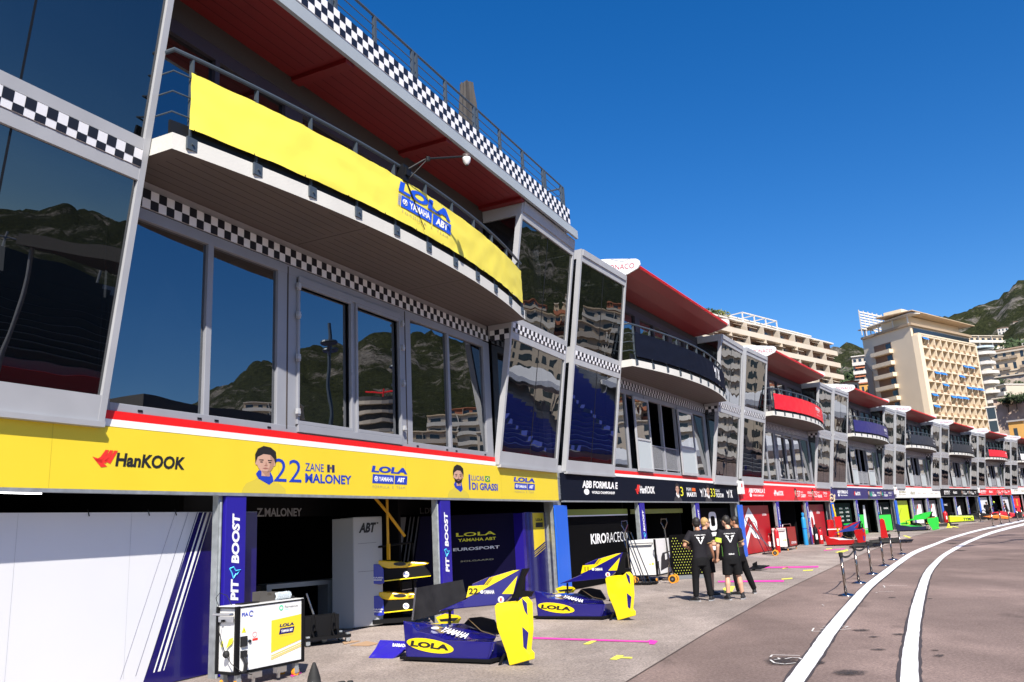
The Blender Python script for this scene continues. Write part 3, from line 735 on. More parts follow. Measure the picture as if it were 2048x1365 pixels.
def portrait(parent, x0, x1, z0, z1, y, suit, collar, hair, skin_, beard=False):
    """printed head and shoulders of a driver (flat print)"""
    w_ = x1-x0; h_ = z1-z0; X = lambda u: x0+u*w_; Z = lambda v: z0+v*h_
    q = MB(); q.poly([(X(u),y,Z(v)) for u, v in [(0,0),(1,0),(.98,.10),(.86,.20),(.66,.27),(.60,.33),(.38,.36),(.28,.28),(.10,.20),(.03,.10)]]); q.build("portrait_suit", suit, parent)
    q = MB(); q.poly([(X(u),y-.002,Z(v)) for u, v in [(.36,.30),(.60,.18),(.70,.26),(.68,.36),(.62,.46),(.36,.48),(.30,.40)]]); q.build("portrait_collar", collar, parent)
    q = MB(); q.poly([(X(.51+.205*math.cos(t)*(1-.12*(math.sin(t) < 0)*abs(math.sin(t)))), y-.004, Z(.66+.235*math.sin(t))) for t in [2*math.pi*i/22 for i in range(22)]])
    for e in (-1, 1): q.poly([(X(.51+e*(.20+.035*math.cos(t))), y-.003, Z(.64+.055*math.sin(t))) for t in [2*math.pi*i/10 for i in range(10)]])
    q.quad((X(.42),y-.0045,Z(.36)),(X(.61),y-.0045,Z(.36)),(X(.61),y-.0045,Z(.5)),(X(.42),y-.0045,Z(.5))); q.build("portrait_face", skin_, parent)
    q = MB(); q.poly([(X(u),y-.005,Z(v)) for u, v in [(.60,.88),(.70,.74),(.705,.62),(.64,.49),(.54,.425),(.60,.56),(.62,.72)]]); q.poly([(X(u),y-.005,Z(v)) for u, v in [(.42,.47),(.61,.47),(.61,.38),(.52,.36)]]); q.poly([(X(u),y-.0055,Z(v)) for u, v in [(.515,.68),(.56,.58),(.50,.575)]]); q.build("portrait_tone", mat("printed darker face tone", (.40,.22,.15), .5), parent)
    q = MB(); q.poly([(X(u),y-.006,Z(v)) for u, v in [(.28,.62),(.27,.80),(.33,.93),(.46,1.0),(.62,.98),(.74,.90),(.76,.76),(.735,.62),(.70,.74),(.62,.82),(.46,.83),(.33,.76)]])
    for e in (-1, 1):
        q.quad((X(.51+e*.05),y-.006,Z(.685)),(X(.51+e*.15),y-.006,Z(.69)),(X(.51+e*.15),y-.006,Z(.705)),(X(.51+e*.05),y-.006,Z(.71)))
        q.poly([(X(.51+e*.095+.035*math.cos(t)),y-.006,Z(.655+.013*math.sin(t))) for t in [2*math.pi*i/8 for i in range(8)]])
    if beard: q.poly([(X(u),y-.0055,Z(v)) for u, v in [(.32,.60),(.36,.48),(.51,.415),(.66,.48),(.70,.60),(.62,.55),(.51,.57),(.40,.55)]])
    q.build("portrait_hair", hair, parent)
    q = MB(); q.poly([(X(u),y-.0065,Z(v)) for u, v in [(.44,.525),(.51,.51),(.58,.525),(.51,.545)]]); q.poly([(X(u),y-.0065,Z(v)) for u, v in [(.47,.575),(.55,.575),(.51,.60)]]); q.build("portrait_mouth", mat("printed lip tone", (.32,.12,.09), .6), parent)
SUITY = mat("printed yellow suit", (0.62, 0.50, 0.05), .5); FACEP = mat("printed face tone", (0.55, 0.33, 0.24), .5)

# ------------------------------------------------------------------ garage signs
SIGN = [(YBOARD, "yellow garage sign with numbers 22 and 11 and two printed drivers"), (NAVY, "navy garage sign with a small yellow-green number 3, behind the four people"),
 (REDBD, "red garage sign with numbers 37 and 25"), (INDIGO, "indigo garage sign above the green car bodywork"), (WHITE, "white garage sign split into three boards"),
 (mat("charcoal sign", (.012,.012,.014), .7, spec=.1), "charcoal garage sign between the white one and the second red one"), (mat("red vinyl two", (.70,.016,.028), .45), "red garage sign far along the lane with a white box at its corner"), (WHITE, "white garage sign at the right edge of the view")]
for k in range(8):
    mt, lab = SIGN[k]
    t = uthing(k, "garage_sign", lab, "sign", 0, 0, 2.55, "garage signs over the pit doors")
    a, b = -UW/2+.28, UW/2-(.12 if k else .02)
    q = MB()
    if k == 4:
        for x0, x1 in ((a, -2.1), (-2.0, 3.6), (3.7, b)): q.bx(x0, x1, -.05, .02, .01, .86)
    else: q.bx(a, b, -.05, .02, .01, .86)
    q.build("board", mt, t)
    q = MB(); q.bx(a, b, -.05, .035, -.035, .012); q.build("bottom_rail", GALV, t)
    y = -.0245
    if k == 0:
        for c in (-6.55, -2.35, 1.62, 6.2): 
            q = MB(); q.quad((c,-.0215,.02),(c+.006,-.0215,.02),(c+.006,-.0215,.85),(c,-.0215,.85)); q.build("board_joint", mat("board joint tone", (.5,.38,.02), .5), t)
        hankook(t, -5.96, -4.40, .33, .52, y, KPRINT, RPRINT)
        portrait(t, -3.22, -2.16, .015, .80, y, SUITY, ROYAL, HAIRK, FACEP)
        letters(t, "22", ROYAL, -2.48, -1.76, .22, .61, y, bold=-.004)
        letters(t, "ZANE", ROYAL, -1.66, -1.14, .43, .57, y, bold=.004)
        q = MB(); q.quad((-1.04,y,.43),(-.96,y,.43),(-.96,y,.57),(-1.04,y,.57)); q.quad((-.90,y,.43),(-.82,y,.43),(-.82,y,.57),(-.90,y,.57)); q.quad((-.95,y,.49),(-.91,y,.49),(-.91,y,.53),(-.95,y,.53)); q.build("flag", mat("flag navy print", (.01,.012,.09), .5), t)
        letters(t, "MALONEY", ROYAL, -1.66, -.30, .22, .39, y, bold=.03)
        emblem_box(t, .36, 1.68, .17, .62, y, ROYAL, WPRINT, ROYAL, GPRINT)
        portrait(t, 3.36, 4.42, .015, .80, y, SUITY, ROYAL, HAIRK, FACEP, True)
        letters(t, "11", ROYAL, 3.98, 4.50, .22, .59, y, bold=-.004)
        letters(t, "LUCAS", ROYAL, 4.56, 5.22, .45, .57, y, bold=.002)
        q = MB(); q.quad((5.29,y,.44),(5.55,y,.44),(5.55,y,.58),(5.29,y,.58)); q.build("flag", mat("flag green print", (.02,.25,.06), .5), t)
        q = MB(); q.poly([(5.31,y-.002,.51),(5.42,y-.002,.455),(5.53,y-.002,.51),(5.42,y-.002,.565)]); q.build("flag", YPRINT, t)
        q = MB(); q.disc((5.42,y-.004,.51), .045, .03, 12); q.build("flag", ROYAL, t)
        letters(t, "DI GRASSI", ROYAL, 4.58, 5.98, .22, .40, y, bold=.03)
        emblem_box(t, 6.96, 8.36, .19, .62, y, ROYAL, WPRINT, ROYAL, GPRINT)
    else:
        dark = k not in (4, 7); tx = WPRINT if dark else GPRINT
        letters(t, "ABB FORMULA E", tx, -8.4, -5.5, .42, .66, y, bold=.035, shear=.18)
        letters(t, "WORLD CHAMPIONSHIP", tx, -7.7, -5.8, .24, .33, y, bold=.03)
        q = MB(); q.disc((-8.1, y, .30), .2, .1, 14); q.build("emblem", tx, t)
        hankook(t, -3.9, -1.9, .30, .58, y, tx, RPRINT if k in (1, 3) else tx)
        num = {1:("3","PEPE","MARTI","33","DAN","TICKTUM"), 2:("37","NICK","CASSIDY","25","JEAN","VERGNE"), 3:("16","SEB","BUEMI","4","JOEL","ERIKSSON"), 5:("51","NICO","MULLER","94","PASCAL","WEHRLEIN"), 6:("23","OLIVER","ROWLAND","13","NORMAN","NATO")}.get(k)
        if num:
            ym = YPRINT if k == 1 else (GREENP if k == 3 else WPRINT)
            for j, c in enumerate((1.0, 5.2)):
                portrait(t, c-.75, c+.25, .015, .78, y, mat("printed dark suit", (.03,.03,.035), .5) if k != 2 else mat("printed red suit", (.4,.02,.02), .5), WPRINT if k == 1 else KPRINT, HAIRK, FACEP)
                letters(t, num[3*j], ym, c+.1, c+.1+.36*len(num[3*j]), .24, .62, y-.008, bold=.0)
                letters(t, num[3*j+1], tx, c+.95, c+1.6, .46, .60, y, bold=.0)
                letters(t, num[3*j+2], tx, c+.95, c+2.2, .22, .41, y, bold=.035)
                if k == 1 and j == 0:
                    q = MB(); q.quad((1.0+.72+.95,y,.46),(1.0+1.2+.95,y,.46),(1.0+1.2+.95,y,.60),(1.0+.72+.95,y,.60)); q.build("flag", mat("flag orange print", (.75,.12,.01), .5), t)
                c2 = c+2.75
                if k == 1:
                    q = MB(); q.poly([(c2,y,.60),(c2+.22,y,.47),(c2+.42,y,.60),(c2+.28,y,.22),(c2+.20,y,.22),(c2+.24,y,.42),(c2+.12,y,.40)])
                    q.quad((c2+.52,y,.22),(c2+.56,y,.22),(c2+.56,y,.62),(c2+.52,y,.62)); q.build("emblem", tx, t)
                    letters(t, "X", tx, c2+.66, c2+1.05, .22, .60, y, bold=.05)
                else:
                    letters(t, {2:"CITROEN",3:"ENVISION",5:"PORSCHE",6:"NISSAN"}[k], tx, c2-.1, c2+1.0, .44, .60, y, bold=.02)
                    letters(t, {2:"RACING",3:"RACING",5:"FORMULA E",6:"FORMULA E"}[k], tx, c2+.05, c2+.85, .28, .36, y, bold=.0)
        else:
            for c in (-.9, 1.4, 5.0, 7.2): letters(t, "JAGUAR" if k == 4 else "MAHINDRA", tx, c, c+1.4, .36, .50, y, bold=.01)
# galvanised piers between the signs and the bright blue boards below them
for k in range(7):
    t = uthing(k, "pier", ["galvanised pier between the yellow and navy signs", "pier between the navy and red signs", "pier between the red and indigo signs", "pier between the indigo and white signs", "pier between the white and charcoal signs", "pier between the charcoal and second red signs", "pier between the second red sign and the last white one"][k], "pier", UW/2+.06, 0, 0, "piers between the garages")
    q = MB(); q.bx(-.16, .30, -.45, -.08, ZB(k), 3.42); q.bx(-.02, .22, -.08, -.03, 2.6, 3.4)
    for z in (2.75, 3.0, 3.25): q.bx(-.05, .22, -.03, -.018, z, z+.03)
    q.build("post", GALV, t)
    b = uthing(k, "blue_board", ["bright blue upright board right of the yellow strip panel, behind the red extinguisher trolley", "bright blue upright board left of the red wall with white chevrons", "bright blue upright board behind the yellow and red signal arm", "bright blue upright board left of the lime panel", "bright blue upright board left of the lime bodywork", "bright blue board left of the white doors under the second red sign", "farthest bright blue board at the right edge"][k], "board", UW/2+.06, 0, 0, "blue boards between the garages", rz=R(2.5))
    q = MB(); q.bx(-.48, .62, -.02, .015, ZB(k)+.02, 2.42); q.build("board", BLUEBD, b)
# ------------------------------------------------------------------ PIT BOOST boards on the inner jambs
for k in range(7):
    for j, c in enumerate((-3.42, 3.16)):
        far = ["yellow", "navy", "red", "indigo", "white", "charcoal", "second red"][k]
        t = uthing(k, "post_board", f"violet PIT BOOST board on the {'left' if j == 0 else 'right'} inner jamb under the {far} sign", "board", c+.05, 0, 0, "PIT BOOST boards on the jambs")
        q = MB(); q.bx(-.17, .27, -.055, .02, ZB(k)+.02, 2.52); q.build("board", PITB, t, bevel=.006)
        x0, x1 = -.035, .13; L = lambda z0, z1: (lambda u, v: (x1-(x1-x0)*v, -.0245, z0+(z1-z0)*u))
        q = MB(); text_to(q, "BOOST", L(1.47, 2.24), .045, .12); text_to(q, "PIT", L(.91, 1.24), .045, .12); q.build("lettering", WPRINT, t)
        q = MB(); P = [(x0-.03,1.40),(x0+.05,1.42),(x0+.10,1.36),(x1+.03,1.37),(x1-.05,1.30),(x0+.10,1.31),(x0+.05,1.25),(x0+.02,1.33),(x0-.03,1.40)]
        q.tube([(a,-.0255,b) for a, b in P], .012, 4); q.build("emblem", CYANP, t)

# ------------------------------------------------------------------ balcony banners
def bannermap(c0, c1, z0, z1, out=.0):
    """from the unit square to the curved balcony front"""
    def f(u, v):
        c = c0+(c1-c0)*u; e = (ledge(c+.02)-ledge(c-.02))/.04
        return (c, -(ledge(c)+.035+out), z0+(z1-z0)*v)
    return f
BAN = [(YELLOW, "yellow cloth banner tied along the curved balcony, LOLA logo toward its right end"), (NAVY, "navy cloth banner on the balcony under the first red awning"), (REDBD, "red cloth banner on the balcony of the third garage"),
 (INDIGO, "indigo cloth banner on the balcony of the fourth garage"), (mat("slate banner", (.02,.024,.035), .5), "dark slate banner on the fifth balcony"), (mat("slate banner two", (.022,.026,.034), .5), "dark slate banner on the sixth balcony"), (mat("red banner two", (.70,.014,.03), .5), "second red balcony banner, far along the row"), (WHITE, "white balcony banner at the right edge")]
for k in range(8):
    mt, lab = BAN[k]
    t = uthing(k, "balcony_banner", lab, "banner", 0, 0, 0, "banners along the balconies")
    q = MB(); n1, n2 = 110, 12; f = bannermap(-5.62, 5.68, 7.57, 8.47)
    for i in range(n1+1):
        for j in range(n2+1):
            u, v = i/n1, j/n2; x, y, z = f(u, v)
            tie = abs(math.sin(u*math.pi*11))                      # cloth sags between its ties
            z -= (.011*tie*v - .007*tie*(1-v))
            w_ = noise.noise(Vector((u*26, v*3.0, k)))*.026 + noise.noise(Vector((u*60+v*9, v*5, k+3)))*.012
            y -= w_*(.35+.65*max(abs(v-.5)*2, .3)); q.v.append((x, y-.004, z))
    for i in range(n1):
        for j in range(n2): o = i*(n2+1)+j; q.f.append([o, o+n2+1, o+n2+2, o+1]); q.mi.append(0)
    q.build("cloth", mt, t, smooth=True)
    tie = MB()
    for i in range(12):
        for v in (0.0, 1.0):
            c = -5.55+i*(11.2/11); p = bannermap(c, c, 7.60, 8.47)(0, v); tie.tube([(p[0], p[1]-.02, p[2]-.03+.04*v), (p[0]+.02, p[1]+.05, p[2]+.05)], .008, 4)
    tie.build("ties", BLACK, t)
    L = lambda s, c0, c1, z0, z1, m_, bold=.02, shear=0.0, space=1.0, out=.022: text_to(MB(), s, bannermap(c0, c1, z0, z1, out), bold, shear, space).build("lettering", m_, t)
    if k == 0:
        x0, x1 = -1.06, .92; Bl = mat("banner blue print", (.012, .085, .62), .5)
        L("LOLA", x0, x1, 8.17, 8.40, Bl, .05, .12)
        def patch(c0, c1, z0, z1, m_, out, n=10, sk=.04):
            q = MB(); f = bannermap(0, 1, 0, 1, out)
            for i in range(n+1):
                c = c0+(c1-c0)*i/n
                for z in (z0, z1):
                    p = bannermap(c+(sk if z == z1 else 0), c+(sk if z == z1 else 0), z, z, out)(0, 0); q.v.append(p)
            for i in range(n): q.f.append([2*i, 2*i+2, 2*i+3, 2*i+1]); q.mi.append(0)
            return q.build("logo_box", m_, t)
        patch(x0+.06, x0+1.16, 7.88, 8.12, Bl, .020); patch(x0+1.20, x1-.02, 7.88, 8.12, Bl, .020)
        for e in (.0, .03, .05): patch(x0+e-.03, x0+e-.018, 7.88, 8.12, Bl, .020, 1)
        L("YAMAHA", x0+.36, x0+1.10, 7.93, 8.07, WPRINT, .035, 0, 1, .026)
        q = MB(); q.poly([bannermap(x0+.21+.085*math.cos(a), 0, 8.0+.062*math.sin(a), 0, .026)(0, 0) for a in [2*math.pi*i/20 for i in range(20)]]); q.build("emblem", WPRINT, t)
        q = MB(); q.poly([bannermap(x0+.21+.062*math.cos(a), 0, 8.0+.045*math.sin(a), 0, .029)(0, 0) for a in [2*math.pi*i/20 for i in range(20)]]); q.build("emblem", Bl, t)
        q = MB()
        for i in range(3):
            a = math.pi*i/3; dx, dz = math.cos(a)*.075, math.sin(a)*.055
            q.tube([bannermap(x0+.21-dx, 0, 8-dz, 0, .031)(0, 0), bannermap(x0+.21+dx, 0, 8+dz, 0, .031)(0, 0)], .008, 4)
        q.build("emblem", WPRINT, t)
        L("ABT", x0+1.32, x1-.12, 7.92, 8.08, WPRINT, .05, .2, 1, .026)
        L("FORMULA  E  TEAM", x0+.10, x1-.15, 7.76, 7.82, GPRINT, -.004, 0, 1.3)
    elif k == 1:
        q = MB(); c = 2.3; P = lambda u, v: bannermap(c+u, 0, v, 0, .024)(0, 0)
        q.poly([P(0,8.34),P(.25,8.18),P(.5,8.34),P(.36,7.80),P(.28,7.80),P(.32,8.08),P(.14,8.06)]); q.poly([P(.62,7.80),P(.67,7.80),P(.67,8.34),P(.62,8.34)]); q.build("emblem", WPRINT, t)
        L("X", c+.8, c+1.35, 7.80, 8.32, WPRINT, .05)
    elif k == 2:
        L("CITROEN", 1.6, 3.2, 8.10, 8.30, WPRINT, .03); L("RACING", 2.1, 2.8, 7.98, 8.05, WPRINT); L("FORMULA  E  TEAM", 1.7, 3.2, 7.78, 7.84, WPRINT, -.003)
    elif k == 3: L("ENVISION", 2.0, 3.6, 8.02, 8.24, WPRINT, .03); L("RACING", 2.2, 3.3, 7.80, 7.88, WPRINT)
    elif k == 4: L("JAGUAR", 1.8, 3.2, 8.16, 8.30, WPRINT, .02); L("TCS RACING", 1.8, 3.2, 7.86, 7.98, WPRINT, .03)
    elif k == 5: L("PORSCHE", 2.0, 3.6, 8.16, 8.32, WPRINT, .03); L("FORMULA E", 2.0, 3.6, 7.86, 7.98, WPRINT, .02)
    elif k == 6: L("NISSAN", 2.0, 3.6, 8.10, 8.30, WPRINT, .03); L("FORMULA E", 2.2, 3.4, 7.86, 7.94, WPRINT, .0)
    else: L("MAHINDRA", -2, 0, 8.02, 8.2, RPRINT, .02)

# ------------------------------------------------------------------ camera on its arm, roof parasols
t = uthing(0, "camera_arm", "white dome camera on a black jointed arm clamped to the yellow balcony rail", "camera", -.81, 1.70, 8.57)
q = MB(); q.box(-.09,.09,-.06,.10,-.12,.22); q.box(-.05,.12,-.10,-.06,.0,.16); q.build("clamp", BLACK, t)
q = MB(); q.tube([(0,-.04,.1),(.25,-.32,.36),(.32,-.40,.40),(.95,-.80,.60)], .022, 8); q.tube([(.05,-.02,-.1),(.28,-.36,.36)], .012, 6)
q.lathe([(.02,-.04),(.045,-.04),(.045,.04),(.02,.04)], 10, (.30,-.38,.39)); q.tube([(.0,-.05,-.1),(.3,-.06,-.5),(.62,-.07,-.92)], .008, 5); q.tube([(.02,-.05,-.1),(.2,-.07,-.35),(.42,-.06,-.62)], .006, 5); q.build("arm", BLACK, t)
q = MB(); q.lathe([(.03,.11),(.078,.10),(.086,.04),(.086,.03)], 18, (1.02,-.86,.56)); q.build("camera_hood", mat("brown camera hood", (.07,.05,.045), .5), t, smooth=True)
q = MB(); q.lathe([(.082,.03),(.086,0),(.07,-.07),(.043,-.11),(.03,-.135)], 18, (1.02,-.86,.56)); q.build("camera_body", WHITE, t, smooth=True)
q = MB(); q.lathe([(.034,-.136),(.022,-.15)], 14, (1.02,-.86,.56)); q.build("lens", BLACK, t)
def parasol(c, n_, lab, hgt, rr):
    t = uthing(0, "folded_parasol", lab, "parasol", c, n_, 10.95, "folded parasols on the roof terrace")
    q = MB(); seg = 22; o = 0
    prof = [(.16*rr,.55),(.30*rr,.9),(.33*rr,hgt*.55),(.29*rr,hgt*.8),(.24*rr,hgt*.93),(.22*rr,hgt)]
    for i, (r_, z) in enumerate(prof):
        for k in range(seg):
            a = 2*math.pi*k/seg; f_ = 1+(.20 if k % 2 else -.12)*(1-.2*i/5)+.1*noise.noise(Vector((k, i*.7, c))); q.v.append((r_*f_*math.cos(a), r_*f_*math.sin(a), z+(.05*noise.noise(Vector((k*.8, 9, c))) if i in (0, 5) else 0)))
    for i in range(len(prof)-1):
        for k in range(seg): k2 = (k+1) % seg; q.f.append([i*seg+k, i*seg+k2, (i+1)*seg+k2, (i+1)*seg+k]); q.mi.append(0)
    q.f.append([5*seg+k for k in range(seg)]); q.mi.append(0)
    q.build("canopy", mat("brown parasol cloth", (.05,.045,.042), .85), t)
    q = MB(); q.tube([(0,0,0),(0,0,.95)], .03, 8); q.box(-.3,.3,-.3,.3,0,.05); q.build("pole", STEEL, t)
parasol(4.6, .35, "brown folded parasol standing tall above the roof terrace railing", 2.75, .72)
parasol(-2.6, .55, "brown folded parasol at the top edge, nearer one on the roof terrace", 2.45, 1.0)

# ------------------------------------------------------------------ partition panels inside the garages
def slant_stripes(parent, m_, xs, z0, z1, lean_, y):
    q = MB()
    for a, b in xs: q.quad((a,y,z0),(b,y,z0),(b+lean_,y,z1),(a+lean_,y,z1))
    return q.build("stripe", m_, parent)
t = uthing(0, "partition_panel", "white and violet partition panel with slanted stripes filling the leftmost garage bay", "panel", 0, -.45)
q = MB(); q.bx(-9.9, -4.25, -.05, 0, -.16, 2.29); q.build("board", WPANEL, t)
q = MB(); y0 = -.003
q.add([(-4.60,y0,-.16),(-2.34,y0,-.16),(-2.34,y0,2.285),(-3.64,y0,2.285)], [(0,1,2,3)]); q.build("violet_print", PURPLE, t)
q = MB(); q.bx(-4.25, -2.34, -.05, -.001, -.16, 2.29); q.build("board", WPANEL, t)
slant_stripes(t, WPRINT, [(-4.40,-4.375),(-4.32,-4.27),(-4.22,-4.205)], .03, 2.285, .84, -.006)
slant_stripes(t, PURPLE, [(-4.52,-4.505),(-4.70,-4.694),(-4.95,-4.946)], .03, 2.285, .84, -.003)
q = MB(); q.add([(-3.20,-.006,1.28),(-2.63,-.006,1.50),(-2.63,-.006,2.27),(-3.20,-.006,2.27)], [(0,1,2,3)]); q.add([(-3.20,-.006,1.22),(-2.63,-.006,1.44),(-2.63,-.006,1.47),(-3.20,-.006,1.25)], [(0,1,2,3)]); q.add([(-3.20,-.006,1.17),(-2.63,-.006,1.39),(-2.63,-.006,1.40),(-3.20,-.006,1.18)], [(0,1,2,3)]); q.build("yellow_strip", YBOARD, t)
letters(t, "LOLA", KPRINT, -3.14, -2.70, 2.0, 2.1, -.009, .05); q = MB(); q.quad((-3.14,-.009,1.86),(-2.72,-.009,1.86),(-2.70,-.009,1.96),(-3.12,-.009,1.96)); q.build("logo_box", KPRINT, t)
for c in (-6.6, -4.9): 
    q = MB(); q.quad((c,-.002,.03),(c+.004,-.002,.03),(c+.004,-.002,2.28),(c,-.002,2.28)); q.build("board_joint", LGREY, t)
for c in (-5.6, -4.6, -4.1): 
    q = MB(); q.tube([(c,-.02,2.24),(c,.02,2.33)], .008, 5); q.build("hook", BLACK, t)
t = uthing(0, "partition_panel", "narrow violet panel with a yellow strip at the right end of the yellow-signed garage", "panel", 0, -.42)
q = MB(); q.bx(8.45, 10.0, -.05, 0, -.16, 2.24); q.build("board", PURPLE, t)
q = MB(); q.bx(8.30, 8.46, -.5, .02, -.16, 2.22); q.build("edge_post", mat("violet gloss edge", (.02,.012,.22), .18, coat=.5), t)
q = MB(); q.add([(9.04,-.004,1.15),(9.86,-.004,1.38),(9.86,-.004,2.22),(9.04,-.004,2.22)], [(0,1,2,3)])
for e in (.05, .10, .17): q.add([(9.04,-.004,1.13-e),(9.86,-.004,1.36-e),(9.86,-.004,1.375-e),(9.04,-.004,1.145-e)], [(0,1,2,3)])
q.build("yellow_strip", YBOARD, t)
letters(t, "LOLA", KPRINT, 9.25, 9.74, 1.98, 2.06, -.008, .05); q = MB(); q.quad((9.22,-.008,1.80),(9.74,-.008,1.80),(9.76,-.008,1.94),(9.24,-.008,1.94)); q.build("logo_box", KPRINT, t)
t = uthing(0, "partition_panel", "dark violet partition with LOLA and EUROSPORT prints deep in the right bay of the yellow-signed garage", "panel", 0, 0)
a, b = Vector((3.9, 3.4, 0)), Vector((8.4, .62, 0)); e = (b-a).normalized()
P = lambda u, z, o=0: tuple(a+(b-a)*u+Vector((0,0,z))+Vector((e.y,-e.x,0))*o)
q = MB(); q.plate([P(.34,-.16),P(1,-.16),P(1,2.24),P(.42,2.24)], (0,.05,0)); q.build("board", mat("violet darkened for shade", (.003,.002,.020), .6, spec=.1), t)  # violet board with the garage shade put into its colour
q = MB(); q.plate([P(0,-.16),P(.26,-.16),P(.34,2.24),P(0,2.24)], (0,.05,0)); q.build("white_board", mat("grey inner board", (.10,.10,.105), .5), t)
q = MB(); 
for u in (.28, .30, .325): q.poly([P(u,.02),P(u+.008,.02),P(u+.088,2.24),P(u+.08,2.24)])
q.build("stripe", KPRINT, t)
for s_, u0, u1, z0, z1, m_ in (("LOLA",.62,.86,1.66,1.76,YPRINT),("YAMAHA ABT",.63,.86,1.52,1.60,YPRINT),("EUROSPORT",.60,.88,1.28,1.36,WPRINT),("SOLGAARD",.64,.84,.98,1.02,GPRINT)):
    q = MB(); text_to(q, s_, lambda u, v: P(u0+(u1-u0)*u, z0+(z1-z0)*v, .006), .02); q.build("lettering", m_, t)

# the other garages: one printed panel thing per bay
def bay_panel(k, name, lab, c0, c1, base, n_=-.42, top=2.3, z0=None):
    z0 = ZB(k)+.02 if z0 is None else z0
    t = uthing(k, name, lab, "panel", 0, n_); q = MB(); q.bx(c0, c1, -.05, 0, z0, top); q.build("board", base, t); return t
BLK = mat("satin black panel", (.003,.003,.0035), .8, spec=.05); DGRN = mat("deep green panel", (.004,.014,.013), .7, spec=.08); REDP = mat("deep red panel", (.36,.004,.010), .4, spec=.3); GRN = mat("bright green", (.03,.58,.06), .35, coat=.3)
t = bay_panel(1, "partition_panel", "black partition panel with KIRORACECO lettering beside the blue board", -8.9, -3.75, BLK, top=2.32)
letters(t, "KIRO", WPRINT, -7.1, -5.85, 1.16, 1.50, -.004, .03); letters(t, "RACECO", WPRINT, -5.78, -3.95, 1.16, 1.50, -.004, -.006)
q = MB(); q.quad((-8.9,-.004,2.12),(-3.75,-.004,2.12),(-3.75,-.004,2.31),(-8.9,-.004,2.31)); q.build("lime_band", mat("olive lime band", (.20,.26,.02), .4), t)
q = MB(); q.quad((-8.9,-.006,2.08),(-3.75,-.006,2.08),(-3.75,-.006,2.12),(-8.9,-.006,2.12)); q.build("white_line", WPRINT, t)
t = bay_panel(1, "end_panel", "narrow grey and white panel right of the first blue board", -9.5, -8.92, mat("grey end panel", (.22,.22,.23), .4), top=2.32)
q = MB(); q.poly([(-9.48,-.004,.7),(-8.94,-.004,.55),(-8.94,-.004,1.5),(-9.42,-.004,1.15)]); q.build("white_print", WPRINT, t)
t = bay_panel(1, "partition_panel", "black partition with a large white figure behind the four people", 3.7, 9.4, BLK, top=2.3)
for z0, z1 in ((1.25, 2.12), (.35, 1.18)):
    q = MB(); pr = lambda s_: [(6.7+s_*.62*math.copysign(abs(math.cos(a))**.5, math.cos(a)), -.004, (z0+z1)/2+s_*(z1-z0)/2*math.copysign(abs(math.sin(a))**.5, math.sin(a))) for a in [2*math.pi*i/24 for i in range(24)]]
    A, B = pr(1), pr(.55)
    for i in range(24): q.quad(A[i], A[(i+1) % 24], B[(i+1) % 24], B[i])
    q.build("white_print", WPRINT, t)
q = MB(); q.poly([(8.6,-.004,1.95),(8.75,-.004,1.85),(8.9,-.004,1.95),(8.8,-.004,1.62),(8.7,-.004,1.62)]); q.build("emblem", WPRINT, t)
q = MB(); q.bx(-3.0, 3.0, -.02, .0, 2.12, 2.3); o = q.build("lime_band", mat("olive lime band", (.2,.26,.02), .4)); tag(o, "olive lime band across the top of the middle bay under the navy sign", "band"); o.location = UP(1, 0, -.6); o.rotation_euler = (0,0,urot(1)); o.scale = (US, US, US)
# perforated screen
t = thing("dotted_screen", "black curved screen with lime dots standing left of the people", "screen", G(1347,1160), R(2))
q = MB(); q.bx(0, 1.0, -.03, 0, .12, 1.35); q.mat(1)
for i in range(11):
    for j in range(14):
        x = .06+i*.085+(.042 if j % 2 else 0); z = .18+j*.082
        if z < 1.3-(i*.05): q.poly([(x+.015*math.cos(a), -.003, z+.016*math.sin(a)) for a in [2*math.pi*m_/6 for m_ in range(6)]])
q.build("board", [BLK, mat("olive dots", (.42,.44,.05), .6)], t)
q = MB(); q.bx(-.1, 1.1, -.02, .12, .01, .12); q.build("base_rail", mat("grey base rail", (.16,.17,.18), .4), t)
t = bay_panel(2, "partition_panel", "red partition panel with white double chevron right of the second blue board", -9.3, -3.8, REDP, top=2.32)
q = MB()
q.poly([(-9.25,-.004,.9),(-7.4,-.004,2.25),(-6.2,-.004,1.45),(-6.2,-.004,.95),(-7.5,-.004,1.75),(-9.25,-.004,.45)]); q.poly([(-9.25,-.004,.05),(-7.3,-.004,1.35),(-6.0,-.004,.5),(-6.9,-.004,.62),(-7.4,-.004,.95),(-8.4,-.004,.05)]); q.build("white_print", WPRINT, t)
letters(t, "CITROEN", WPRINT, -5.1, -4.3, 1.75, 1.86, -.004, .02)
t = bay_panel(2, "partition_panel", "red partition panel with giant white letters in the right bay under the red sign", 3.6, 9.2, REDP, top=2.32)
text_to(MB(), "CO", rect(4.0, 6.3, .25, 2.0, -.004), .06).build("lettering", WPRINT, t); letters(t, "CITROEN", WPRINT, 7.1, 8.0, 1.7, 1.84, -.004, .02)
t = bay_panel(3, "partition_panel", "deep green partition with rows of white sponsor prints", -9.2, -3.7, DGRN)
for r_, z in enumerate((1.85, 1.55, 1.25, .95)):
    for j, c in enumerate((-8.8, -6.9, -5.2)): letters(t, ["CELSO","SHELL","MESSER","TATA","ENVISION","HPE","LUX","SUNDARAM","IC24","EVSE","ABB","DHL"][(r_*3+j) % 12], WPRINT, c, c+.9, z, z+.12, -.004, .01)
t = bay_panel(3, "partition_panel", "deep green partition with white arrows beside the lime panel", 3.6, 9.3, DGRN)
